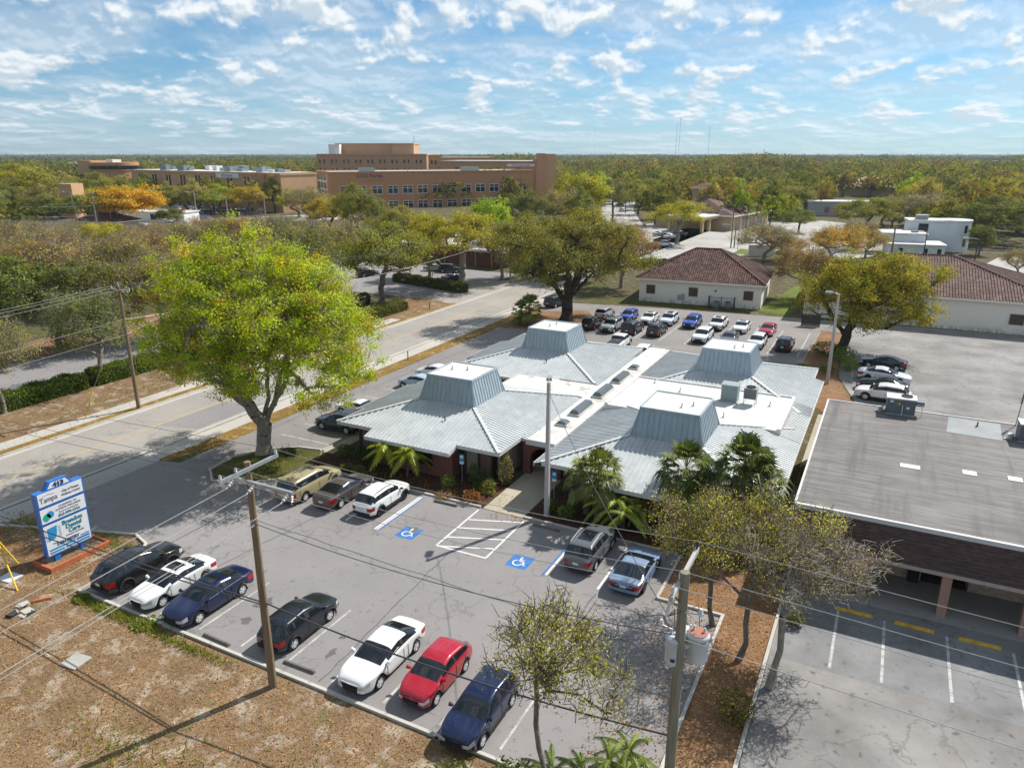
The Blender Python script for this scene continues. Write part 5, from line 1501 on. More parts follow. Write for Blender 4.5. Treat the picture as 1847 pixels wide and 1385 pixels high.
def car_proto(kind, opts):
    key = (kind, tuple(sorted(opts.items())))
    if key in CARS: return copy_tree(CARS[key])
    parts, sp, tz = CARS.setdefault(('shell', kind), None) or car_mesh_parts(kind)
    CARS[('shell', kind)] = (parts, sp, tz)
    root = empty('car')
    for m, lst in parts.items():
        for nm, me in lst: obj_of(nm, me, root)
    body = [o for o in KIDS[root.name] if o.name.startswith('body')][0]
    wk = ('wheel', round(sp['wr'], 2), bool(opts.get('dark')))
    if wk not in CARS: CARS[wk] = wheel_meshes(sp['wr'], opts.get('dark'))
    ty, rim, hub = CARS[wk]
    for ax in sp['ax']:
        for sy in (-1, 1):
            wl = obj_of('wheel', hub, root); wl.location = (ax, sy * (sp['W'] - .135), sp['wr']); wl.rotation_euler = (0, 0, 0 if sy > 0 else math.pi)
            obj_of('tyre', ty, wl); obj_of('rim', rim, wl)
    W_, L2 = sp['W'], sp['L'] / 2
    for sy in (-1, 1):
        x = lerp(sp['ws'][0], sp['ws'][1], .35); z = pl(x, sp['belt']) + .10
        mb = MB(); mb.hexa([(x - .05, sy * (W_ - .04), z - .05), (x + .06, sy * (W_ - .04), z - .04), (x + .08, sy * (W_ + .16), z - .05), (x - .06, sy * (W_ + .16), z - .06), (x - .05, sy * (W_ - .04), z + .03), (x + .04, sy * (W_ - .04), z + .03), (x + .05, sy * (W_ + .15), z + .09), (x - .06, sy * (W_ + .16), z + .09)])
        mb.build('wing_mirror', M['paint'] if not opts.get('dark') else M['cladding'], root)
    mb = MB(); mb.box(-L2 - .062, -L2 - .05, -.17, .17, .62 + (sp['low'] - .19), .77 + (sp['low'] - .19)); mb.build('number_plate', M['plate'], root)
    mb = MB()                                              # door gaps and handles
    for px_ in (lerp(*sp['ws'], .35),) + tuple(sp['pillars'][:1]) + ((sp['rw'][0] + .25,) if sp['pillars'] else (sp['rw'][0] + .1,)):
        for sy in (-1, 1):
            zb = pl(px_, sp['belt']); mb.box(px_ - .008, px_ + .008, sy * (W_ + .002) - .006, sy * (W_ + .002) + .006, sp['low'] + .12, zb - .05)
    mb.build('door_gap', M['cladding'], body)
    if opts.get('sunroof'):
        x0, x1 = sp['ws'][1] - .25, sp['ws'][1] - .25 - opts['sunroof']
        mb = MB(); p = []
        for x in np.linspace(x0, x1, 5): p.append((x, tz(x) + .004))
        for (xa, za), (xb, zb) in zip(p, p[1:]): mb.face([(xa, -.42, za - .004), (xb, -.42, zb - .004), (xb, 0, zb + .006), (xa, 0, za + .006)]); mb.face([(xa, 0, za + .006), (xb, 0, zb + .006), (xb, .42, zb - .004), (xa, .42, za - .004)])
        mb.build('sunroof', M['car_glass'], root)
    if opts.get('rails'):
        for sy in (-1, 1):
            x0, x1 = sp['ws'][1] - .2, sp['rw'][0] + .12
            pts = [(x, sy * (sp['roof'] + .01), tz(x) + .015 + (0 if i in (0, 6) else .045)) for i, x in enumerate(np.linspace(x0, x1, 7))]
            MB().tube(pts, .022, 6).build('roof_rail', M['cladding'] if opts['rails'] == 'k' else M['alloy'], root)
    if opts.get('trimline'):
        for sy in (-1, 1):
            pts = [(x, sy * (W_ * .955), pl(x, sp['belt']) + .045) for x in np.linspace(sp['ws'][0] - .2, sp['rw'][1] + .25, 8)]
            MB().tube(pts, .014, 5).build('chrome_trim', M['chrome'], root)
    if sp.get('clad') and opts.get('clad', 1):
        Rw = sp['wr'] + .075
        for ax in sp['ax']:
            for sy in (-1, 1):
                mb = MB()
                pts = [(ax + Rw * math.cos(t), sy * (W_ + .0), sp['wr'] + Rw * math.sin(t)) for t in [R(-14 + i * 208 / 12) for i in range(13)]]
                mb.tube(pts, .05, 6); mb.build('wheel_arch_trim', M['cladding'], root)
        for sy in (-1, 1): MB().bar((sp['ax'][0] - Rw, sy * W_, sp['low'] + .12), (sp['ax'][1] + Rw, sy * W_, sp['low'] + .12), .05, .22).build('side_skirt', M['cladding'], root)
        mb = MB(); mb.box(-L2 - .055, -L2 + .2, -W_ * .72, W_ * .72, sp['low'] + .1, sp['low'] + .30); mb.build('bumper_trim', M['cladding'], root); mb = MB(); mb.box(L2 - .2, L2 + .055, -W_ * .7, W_ * .7, sp['low'] + .1, sp['low'] + .28); mb.build('bumper_trim', M['cladding'], root)
    if sp.get('bed'):
        MB().box(-2.72, -1.02, -.78, .78, 1.0, 1.262).build('load_bed', M['cladding'], root)
    g = MB(); zf = pl(L2, sp['belt'])
    for i in range(3): g.box(L2 + .03, L2 + .055, -.42, .42, zf - .16 + i * .055, zf - .14 + i * .055)
    g.build('grille', M['alloy'] if opts.get('chromegrille') else M['cladding'], root)
    if opts.get('spoiler'):
        mb = MB(); mb.box(-L2 - .0, -L2 + .18, -W_ * .72, W_ * .72, tz(-L2 + .1) + .06, tz(-L2 + .1) + .085); mb.box(-L2 + .04, -L2 + .12, -.5, -.44, tz(-L2 + .1) - .03, tz(-L2 + .1) + .06); mb.box(-L2 + .04, -L2 + .12, .44, .5, tz(-L2 + .1) - .03, tz(-L2 + .1) + .06)
        mb.build('rear_spoiler', M['paint'], root)
    if opts.get('stripe'):
        mb = MB(); mb.box(-L2 - .055, -L2 - .045, -.62, .62, .50, .62); mb.build('rear_valance', M['cladding'], root)
        mb = MB()
        for sy in (-1, 1):
            for yy in (.42, .68): mb.hexa([(-L2 - .052, sy * yy - .10, .70), (-L2 - .03, sy * yy - .10, .70), (-L2 - .03, sy * yy + .10, .70), (-L2 - .052, sy * yy + .10, .70), (-L2 - .045, sy * yy - .09, .80), (-L2 - .03, sy * yy - .09, .80), (-L2 - .03, sy * yy + .09, .80), (-L2 - .045, sy * yy + .09, .80)])
        mb.build('tail_lamp_cluster', M['tail'], root)
        for sy in (-1, 1):
            MB().hexa([(.55, sy * .93, .45), (.75, sy * .935, .42), (.75, sy * .95, .42), (.55, sy * .95, .45), (.45, sy * .93, .75), (.62, sy * .93, .75), (.62, sy * .95, .75), (.45, sy * .95, .75)]).build('side_vent', M['cladding'], root)
    CARS[key] = root
    return root


PC = dict(white=(.72, .72, .70), pearl=(.62, .64, .66), black=(.008, .008, .010), blackblue=(.006, .009, .016), navy=(.003, .009, .045), blue=(.02, .06, .33), silver=(.34, .35, .36), grey=(.10, .105, .115), red=(.36, .008, .022), gold=(.36, .30, .17), bronze=(.075, .065, .06), steelblue=(.19, .26, .37), darkgreen=(.010, .016, .016), lightblue=(.36, .45, .54))


def car(kind, x, y, rz, paint, label, cat='car', group=None, k=1.0, **opts):
    """rz: heading of the nose, degrees, 90 = away along +y"""
    o = car_proto(kind, opts); o.location = (x, y, .013); o.rotation_euler = (0, 0, R(rz)); o.scale = (k, k * (1.03 if kind == 'coupe' else 1), k * (.94 if kind == 'coupe' else 1))
    c = PC[paint] if isinstance(paint, str) else paint
    for ch in KIDS.get(o.name, []): ch.color = (*c, 1)
    tag(o, label, cat, group)
    return o


def all_cars():
    g = 'cars in the front car park'
    j = car('suv', -35.75, 23.2, 89, 'black', 'black off road wagon with its left door open beside the blue sign', 'car', g, 1.03, rails='k', dark=1)
    d = MB(); d.hexa([(0, -.03, .45), (1.05, -.02, .45), (1.05, .05, .45), (0, .05, .45), (0, -.05, 1.06), (1.0, -.04, 1.06), (1.0, .03, 1.06), (0, .03, 1.06)])
    dd = d.build('door', M['paint'], j, loc=(1.0, .93, 0), rz=R(125)); dd.color = (*PC['black'], 1); dd['label'] = 'open front door'
    car('sedan', -32.75, 23.1, -91, 'white', 'white sedan with dark sunroof between the black wagon and the blue sedan', 'car', g, .97, sunroof=.7)
    car('sedan', -29.9, 23.0, -90, 'navy', 'deep blue sedan with chrome window line in the third stall from the sign', 'car', g, 1.02, sunroof=.6, trimline=1)
    car('suv', -24.05, 23.5, 90, 'blackblue', 'glossy black crossover alone behind the leaning wooden pole', 'car', g, .94)
    car('sedan', -18.75, 23.3, -90, 'white', 'white sedan in the lower row between the black crossover and the red hatchback', 'car', g, 1.02)
    car('hatch', -15.85, 23.4, -90, 'red', 'shiny red hatchback between the white sedan and the blue car, lower row', 'car', g, 1.0)
    car('suv', -12.9, 22.3, -90, 'navy', 'dark blue car beside the sparse yellow tree at the bottom', 'car', g, .95)
    car('van', -34.75, 36.2, 90, 'gold', 'pale gold minivan beside the shaded tree island', 'minivan', g, 1.0, sunroof=.5)
    car('sedan', -31.85, 36.5, 90, 'bronze', 'dark grey sedan between the gold minivan and the white crossover', 'car', g, 1.02)
    car('suv', -28.75, 36.7, 90, 'white', 'white crossover with black wheels next to the empty wheelchair stall', 'car', g, .98, rails='k', dark=1)
    car('suv', -13.65, 36.9, 90, 'grey', 'grey crossover with glass roof beside the wheelchair stall by the palms', 'car', g, 1.0, sunroof=1.3, rails='a')
    car('coupe', -10.55, 36.1, 90, 'steelblue', 'metallic blue sports coupe at the end stall under the yellow tree', 'sports car', g, 1.03, stripe=1, dark=1)
    g = 'cars beside the clinic on the road side'
    car('suv', -40.9, 46.9, 181, 'blackblue', 'dark blue crossover half behind the left eave of the clinic', 'car', g, .97)
    car('sedan', -42.0, 50.8, 180, 'white', 'white car beside the dark blue crossover along the clinic', 'car', g, .95)
    car('hatch', -41.6, 59.9, 180, 'lightblue', 'pale blue car showing behind the left front cupola', 'car', g, 1.0)
    car('hatch', -41.9, 63.6, 180, 'white', 'white car with black roof bars behind the left front cupola', 'car', g, 1.05)
    g = 'cars in the rear car park'
    y = 93.4; n = [1]
    car('suv', -35.7, y + .5, 92, 'black', 'black crossover with red lamp in tree shade, front row end', 'car', g, 1.0)
    car('bigsuv', -32.6, y, -92, 'silver', 'silver boxy wagon facing forward in the front row', 'car', g, .98, rails='k')
    car('bigsuv', -29.7, y, 89, 'darkgreen', 'black boxy wagon with wide rear window in the front row', 'car', g, 1.0)
    car('suv', -26.5, y + .6, 90, 'black', 'black crossover at the right end of the tight front group, white plate', 'car', g, 1.0, rails='k')
    car('suv', -20.25, y - .1, -91, 'white', 'white crossover with dark grille alone in the front row of the rear lot', 'car', g, 1.03)
    car('sedan', -17.0, y + .4, -90, 'grey', 'dark grey sedan peeking above the right rear cupola', 'car', g, 1.0)
    car('suv', -13.5, y, -90, 'pearl', 'silver crossover partly behind the right rear cupola', 'car', g, .98)
    car('suv', -10.3, y + .3, 90, 'black', 'black crossover with red tail lights at the right end of the rear lot', 'car', g, 1.0)
    y = 100.9
    car('suv', -36.4, y, 90, 'silver', 'silver crossover at the far left of the back row', 'car', g, .97)
    car('suv', -32.7, y, -90, 'blue', 'bright blue car behind the silver boxy wagon', 'car', g, .95)
    car('sedan', -29.6, y, -90, 'white', 'white sedan with tinted sunroof behind the black boxy wagon', 'car', g, 1.0, sunroof=.5)
    car('suv', -26.8, y + .1, -90, 'pearl', 'pale silver crossover with long sunroof in the back row', 'car', g, 1.0, sunroof=1.2, rails='a')
    car('suv', -23.5, y, -91, 'blue', 'cobalt blue crossover with no neighbour on its right', 'car', g, 1.0)
    car('pickup', -20.0, y + .6, -90, 'white', 'white pickup truck with dark sunroof in the back row', 'pickup', g, .92, sunroof=.7)
    car('sedan', -16.8, y + .3, -90, 'white', 'white sedan between the white pickup and the red sedan', 'car', g, 1.0, sunroof=.4)
    car('sedan', -13.4, y + .2, -90, 'red', 'crimson sedan in the back row of the rear lot', 'car', g, 1.0)
    car('pickup', -28.6, 85.0, 92, 'white', 'white pickup whose roof shows behind the left rear pod', 'pickup', g, .95)
    car('suv', -24.6, 82.4, 94, 'white', 'white hatch tailed car just past the left rear eave', 'car', g, .98)
    g = 'cars by the shop'
    car('sedan', .75, 90.0, 176, 'darkgreen', 'black sedan under the round oak, farthest in the side lot', 'car', g, 1.0)
    car('sedan', 1.0, 84.3, -4, 'pearl', 'silver sedan facing right between two dark cars in the side lot', 'car', g, 1.06, dark=1)
    car('sedan', .9, 80.6, 176, 'black', 'black car mostly hidden behind the white wagon', 'car', g, 1.0)
    car('suv', 1.0, 77.3, 176, 'white', 'white wagon facing left just behind the shop roof', 'car', g, 1.04)
    g = 'cars at the red brick office'
    car('sedan', -83.0, 127.5, 20, 'silver', 'silver car parked against the red brick wall', 'car', g)
    car('bigsuv', -79.2, 127.2, 20, 'black', 'black wagon parked beside the silver car at the brick wall', 'car', g)
    car('sedan', -73.3, 118.6, 70, 'navy', 'dark blue car behind the clipped hedge', 'car', g)
    car('suv', -91, 115.5, 70, 'blackblue', 'dark car in tree shade left of the slim palm', 'car', g)
    car('sedan', -79, 113.8, 70, 'black', 'black car behind the hedge near the slim palm', 'car', g)
    car('suv', -101, 134.5, 15, 'white', 'white car in shade at the left end of the brick office', 'car', g)
    car('sedan', -92.5, 131.8, 15, 'grey', 'grey car in shade of the leaning trunk by the brick office', 'car', g)
    c = G(1003, 552); car('bigsuv', c.x, c.y, 80, 'black', 'black wagon in the shade left of the big oak trunk', 'car')
    g = 'cars around the bank'
    for px, py, k, rz, p, l in ((1325, 403, 'sedan', 10, 'darkgreen', 'dark sedan on the pavement right of the tan bank'), (1415, 459, 'suv', 175, 'white', 'white wagon below the bare crape tree'), (1370, 414, 'suv', 8, 'white', 'white car beside the tan bank wall'), (1430, 440, 'pickup', 170, 'white', 'white truck behind the orange tree'), (1190, 426, 'sedan', 60, 'silver', 'silver car at the left end of the bank lot'),
                            (1210, 431, 'sedan', 60, 'pearl', 'pale sedan near the bank drive through'), (1196, 446, 'pickup', 10, 'pearl', 'pale truck turning by the bank entrance'), (1226, 426, 'suv', 60, 'black', 'black crossover near the bank drive through'), (1478, 436, 'sedan', 160, 'silver', 'silver car hidden behind the orange leaves'), (1125, 382, 'suv', 70, 'white', 'white car on the curving far road'), (1118, 372, 'sedan', 70, 'grey', 'grey car on the curving far road')):
        c = G(px, py); car(k, c.x, c.y, rz, p, l, 'car', g)
    g = 'cars in the hospital car park'
    rr = random.Random(5); cols = ['white', 'white', 'pearl', 'silver', 'black', 'grey', 'navy', 'white', 'red', 'white']
    c = G(366, 397); car('pickup', c.x, c.y, 20, 'blue', 'blue pickup on the road before the hospital car park', 'pickup', g)
    names = {'white': 'white', 'pearl': 'pale silver', 'silver': 'silver', 'black': 'black', 'grey': 'grey', 'navy': 'dark blue', 'red': 'red'}
    for row, (ya, xs) in enumerate(((381, range(325, 452, 9)), (376, range(322, 460, 9)), (387, range(325, 410, 10)))):
        for px in xs:
            p = rr.choice(cols); c = G(px + rr.uniform(-1, 1), ya)
            car(rr.choice(['sedan', 'suv', 'suv', 'hatch']), c.x, c.y, 125 + (180 if rr.random() < .5 else 0), p, '%s car among the packed rows of the hospital car park' % names[p], 'car', '%s cars in the hospital car park' % names[p])
    for px, py, p, l in ((20, 422, 'white', 'white van by the road at the far left'), (308, 408, 'black', 'black car beside the orange tree lot'), (255, 412, 'white', 'white car parked right of the brown roofed house'), (300, 404, 'white', 'white car left of the blue pickup'), (160, 372, 'pearl', 'pale car seen between the street poles'), (455, 408, 'pearl', 'pale car under trees near the crossing')):
        c = G(px, py); car('suv', c.x, c.y, 25, p, l, 'car')


all_cars()
# ================================================================ TREES, PALMS, HEDGES, SHRUBS
def plant_materials():
    def leaf(name, trans, gloss=.035):
        t = NT(name); oi = t.n.new('ShaderNodeObjectInfo'); at = t.n.new('ShaderNodeAttribute'); at.attribute_name = 'leafcol'
        c = t.mix(1.0, t.mix(1.0, oi.outputs['Color'], at.outputs['Vector'], 'MULTIPLY'), (1.48, 1.42, 1.15), 'MULTIPLY')
        t.n.remove(t.b)
        d = t.n.new('ShaderNodeBsdfDiffuse'); tr = t.n.new('ShaderNodeBsdfTranslucent'); gl = t.n.new('ShaderNodeBsdfGlossy'); gl.inputs['Roughness'].default_value = .45
        gl.inputs['Color'].default_value = (.7, .7, .7, 1)
        t.l.new(c, d.inputs['Color']); t.l.new(t.mix(1.0, c, (1.25, 1.2, .55), 'MULTIPLY'), tr.inputs['Color'])
        m = t.n.new('ShaderNodeMixShader'); m.inputs[0].default_value = trans; t.l.new(d.outputs[0], m.inputs[1]); t.l.new(tr.outputs[0], m.inputs[2])
        m2 = t.n.new('ShaderNodeMixShader'); m2.inputs[0].default_value = gloss; t.l.new(m.outputs[0], m2.inputs[1]); t.l.new(gl.outputs[0], m2.inputs[2])
        t.l.new(m2.outputs[0], t.n['Material Output'].inputs[0]); return t.mat
    M['leaf'] = leaf('foliage', .42, .015)
    M['far_leaf'] = leaf('far_foliage', .35, 0.0)
    M['palm'] = leaf('palm_foliage', .22)
    t = NT('bark'); n = t.noise(3.0, 5, .65, vec=t.mapping((3, 3, .6))); n2 = t.noise(1.1, 4)
    c = t.ramp(n, [(.3, (.085, .068, .052)), (.55, (.17, .145, .115)), (.75, (.27, .24, .20))])
    t.col(t.mix(t.fr(n2, .55, .7, 0, .4), c, (.30, .29, .26))).set(rough=.95, spec=.1).bump(n, .6, .04); M['bark'] = t.mat
    t = NT('pale_bark'); n = t.noise(3.0, 5, .65, vec=t.mapping((3, 3, .6)))
    t.col(t.ramp(n, [(.3, (.16, .135, .105)), (.55, (.27, .235, .19)), (.75, (.40, .36, .30))])).set(rough=.95, spec=.1).bump(n, .5, .03); M['pale_bark'] = t.mat
    t = NT('dark_bark'); n = t.noise(3.0, 5, .65, vec=t.mapping((3, 3, .6)))
    t.col(t.ramp(n, [(.3, (.035, .028, .022)), (.6, (.08, .066, .052)), (.8, (.15, .13, .11))])).set(rough=.95, spec=.1); M['dark_bark'] = t.mat
    M['palm_bark'] = plain('palm_bark', (.17, .13, .095), .95, var=.35, scale=9)


plant_materials()


def unit(v): return v / np.maximum(1e-9, np.linalg.norm(v, axis=-1, keepdims=True))


def leaf_quads(rng, C, L, Wd, up=.6, droop=0.0, out=None):
    """diamond leaves at the points C"""
    n = len(C)
    nr = rng.normal(size=(n, 3)); nr[:, 2] = nr[:, 2] + up
    if out is not None: nr = nr * .75 + out
    nr = unit(nr)
    a = rng.normal(size=(n, 3)); a[:, 2] -= droop; a = unit(a - nr * np.sum(a * nr, 1, keepdims=True)); b = np.cross(nr, a)
    l = (L * rng.uniform(.7, 1.3, n))[:, None] / 2; w = (Wd * rng.uniform(.7, 1.3, n))[:, None] / 2
    V = np.stack([C - a * l, C - b * w - a * l * .15, C + a * l, C + b * w - a * l * .15], 1).reshape(-1, 3)
    return V, np.arange(n * 4).reshape(-1, 4)


def frusta(A, B, ra, rb, n):
    """n-sided open cones A->B"""
    d = unit(B - A); h = np.where(np.abs(d[:, 2:3]) < .9, np.array([[0, 0, 1.0]]), np.array([[1.0, 0, 0]]))
    s = unit(np.cross(d, h)); u = np.cross(s, d); m = len(A)
    t = np.arange(n) * 2 * np.pi / n; ring = s[:, None] * np.cos(t)[None, :, None] + u[:, None] * np.sin(t)[None, :, None]
    V = np.concatenate([A[:, None] + ring * ra[:, None, None], B[:, None] + ring * rb[:, None, None]], 1)
    k = np.arange(n); F = np.stack([k, (k + 1) % n, (k + 1) % n + n, k + n], 1)
    return V.reshape(-1, 3), (F[None] + (np.arange(m) * 2 * n)[:, None, None]).reshape(-1, 4)


def make_tree(seed, H, Rx, cb, lobes=22, clumps=7, leaves=60, L=.28, Wd=.15, clump_r=.75, trunk_r=.35, fork=None, lean=(0, 0), Ry=None, top_flat=1.0, colf=None, shell=.62, twigs=0, twig_len=.9, lobe_r=.36, spread=.5, up=.6, low_fill=0.15, var=.22, wob=.12, limbs=0, taper=0.0):
    """trunk and crown meshes. H height, Rx/Ry crown radii, cb crown bottom"""
    rng = np.random.default_rng(seed); Ry = Ry or Rx; rz = (H - cb) / 2; cz = cb + rz; fork = fork or cb * .8
    # lobes over the crown, more towards the top and rim
    k = np.arange(lobes) + .5; ph = np.arccos(1 - (2 - low_fill * 2) * k / lobes * .98); th = np.pi * (1 + 5 ** .5) * k + rng.uniform(0, 6)
    rad = rng.uniform(shell, .86, lobes); rad[::5] *= .5
    D = np.stack([np.cos(th) * np.sin(ph), np.sin(th) * np.sin(ph), np.cos(ph)], 1) + rng.normal(size=(lobes, 3)) * .10
    LC = D * rad[:, None] * np.array([Rx, Ry, rz * top_flat]) + np.array([lean[0], lean[1], cz])
    LC[:, :2] *= 1 - taper * np.clip((LC[:, 2:3] - cz) / rz, -.25, 1)
    LC[:, 2] = np.maximum(LC[:, 2], cb * .92)
    LR = lobe_r * min(Rx, rz * 1.5) * rng.uniform(.7, 1.25, lobes)
    nodes = [np.zeros(3)]; par = [-1]
    def path(i, tgt, bend, step=.8):
        a = nodes[i]; d = np.linalg.norm(tgt - a); m = max(2, int(d / step)); c = a + (tgt - a) * .5 + bend
        for q in range(1, m + 1):
            t = q / m; p = a * (1 - t) ** 2 + 2 * c * t * (1 - t) + tgt * t * t
            if q < m: p = p + rng.normal(size=3) * wob * min(1, d / 5)
            nodes.append(p); par.append(i); i = len(nodes) - 1
        return i
    f = path(0, np.array([lean[0] * .25, lean[1] * .25, fork]), rng.normal(size=3) * .15)
    tops = [f]; hub = len(nodes) - 1
    order = np.argsort(np.linalg.norm(LC - nodes[hub], axis=1))
    ends = [None] * lobes
    for q in range(limbs):                                   # stout limbs that part at the fork
        az = q * 2 * np.pi / limbs + rng.uniform(-.3, .3); el = rng.uniform(.75, 1.25); ln = rz * rng.uniform(.75, 1.05)
        path(hub, nodes[hub] + np.array([np.cos(az) * np.cos(el), np.sin(az) * np.cos(el), np.sin(el)]) * ln, np.array([np.cos(az), np.sin(az), .4]) * ln * .10)
    for li in order:
        P = np.array(nodes[hub:]); dd = np.linalg.norm(P - LC[li], axis=1) + .35 * np.maximum(0, P[:, 2] - LC[li, 2]) + .25 * np.linalg.norm(P - nodes[hub], axis=1) * spread
        i = hub + int(np.argmin(dd)); e = LC[li] - np.array([0, 0, LR[li] * .35])
        ends[li] = path(i, e, np.array([0, 0, .10 * np.linalg.norm(e - nodes[i])]) + rng.normal(size=3) * .2)
    CC = []; CR = []; CL = []
    for li in range(lobes):
        m = max(2, int(clumps * rng.uniform(.7, 1.3))); q = unit(rng.normal(size=(m, 3)) + np.array([0, 0, .35])) * (LR[li] * rng.uniform(.35, 1.0, m) ** .6)[:, None]
        for j in range(m): CC.append(LC[li] + q[j] * np.array([1.1, 1.1, .8])); CL.append(li)
    CC = np.array(CC); main = len(nodes)
    P = np.array(nodes[hub:])
    for c in CC:
        i = hub + int(np.argmin(np.linalg.norm(P - c, axis=1))); path(i, c, rng.normal(size=3) * .1, 1.0)
    N = np.array(nodes); pr = np.array(par); cnt = np.ones(len(N))
    for i in range(len(N) - 1, 0, -1): cnt[pr[i]] += cnt[i] * (.98)
    r = trunk_r * (cnt / cnt[1]) ** .48; r = np.maximum(r, .014 * max(1, H / 12))
    A, B = N[pr[1:]], N[1:]; ra, rb = r[pr[1:]], r[1:]; ra = np.minimum(ra, rb * 1.6); ra[0] = trunk_r * 1.45
    big = rb > .06
    V1, F1 = frusta(A[big], B[big], ra[big], rb[big], 8); V2, F2 = frusta(A[~big], B[~big], ra[~big], rb[~big], 3)
    tv, tf = np.concatenate([V1, V2]), np.concatenate([F1, F2 + len(V1)])
    # leaves in clumps
    m = len(CC); per = np.maximum(3, (leaves * rng.uniform(.5, 1.5, m)).astype(int)); idx = np.repeat(np.arange(m), per); n = len(idx)
    off = rng.normal(size=(n, 3)) * .52; off *= (clump_r * rng.uniform(.7, 1.3, m))[idx][:, None] * np.array([1, 1, .72])
    C = CC[idx] + off
    LI = np.array(CL)[idx]; V, F = leaf_quads(rng, C, np.full(n, L), np.full(n, Wd), up, .3, unit(C - LC[LI]) * .9 + unit(C - np.array([lean[0], lean[1], cz])) * .35)
    g = (1 + rng.normal(size=m) * var * .6)[idx] * (1 + rng.normal(size=n) * var)
    col = np.clip(g, .35, 2)[:, None] * np.ones((1, 3)); warm = rng.uniform(-1, 1, m)[idx] * .13 + rng.normal(size=n) * .07
    col[:, 0] *= 1 + warm * 1.1; col[:, 2] *= 1 - warm * .6
    if colf is not None: col = col * colf(C, rng, idx)
    if twigs:
        nt_ = int(m * twigs); ti = rng.integers(0, m, nt_); ta = CC[ti] + rng.normal(size=(nt_, 3)) * clump_r * .35
        td = unit(rng.normal(size=(nt_, 3)) + np.array([0, 0, .5]) + unit(CC[ti] - np.array([0, 0, cz])) * .8) * (twig_len * rng.uniform(.5, 1.3, nt_))[:, None]
        Vt, Ft = frusta(ta, ta + td, np.full(nt_, .02), np.full(nt_, .008), 3); V2_, F2_ = Vt, Ft + len(tv); tv = np.concatenate([tv, V2_]); tf = np.concatenate([tf, F2_])
    return (tv, tf), (V, F, col)


TREES = {}


def tree_meshes(key, bark='bark', **k):
    if key not in TREES:
        (tv, tf), (V, F, col) = make_tree(**k)
        TREES[key] = (np_mesh('trunk', tv, tf, M[bark], smooth=True), np_mesh('crown', V, F, M['leaf'], col))
    return TREES[key]


def plant_tree(key, x, y, color, label, scale=1.0, rz=0.0, group=None, cat='tree', name='tree', sz=None, small=False, **k):
    tm, cm = TREES[key] if key in TREES else tree_meshes(key, **k)
    o = empty(name, (x, y, 0), rz, label, cat, group); o.scale = (scale, scale, sz or scale)
    t = obj_of('trunk', tm, o); c = obj_of('crown', cm, o); c.color = (*color, 1)
    return o


# --- the tall yellow green oak by the road
def oak_col(C, rng, idx):
    n = len(C); out = np.ones((n, 3)); cx_ = C[:, 0]; z = C[:, 2]
    cl = rng.uniform(0, 1, idx.max() + 1)[idx]
    w = np.clip((7.5 - z) / 6 + .3 * (cl - .5), 0, .8)[:, None]
    out = out * (1 - w) + np.array([1.08, .84, .8]) * w
    o = (cl > .93)[:, None]; out = np.where(o, out * np.array([1.18, .80, .7]), out)
    return out


def at_y(px, py, y):
    d = ray(px, py); t = y / d[1]; return Vector((d[0] * t, y, 0))


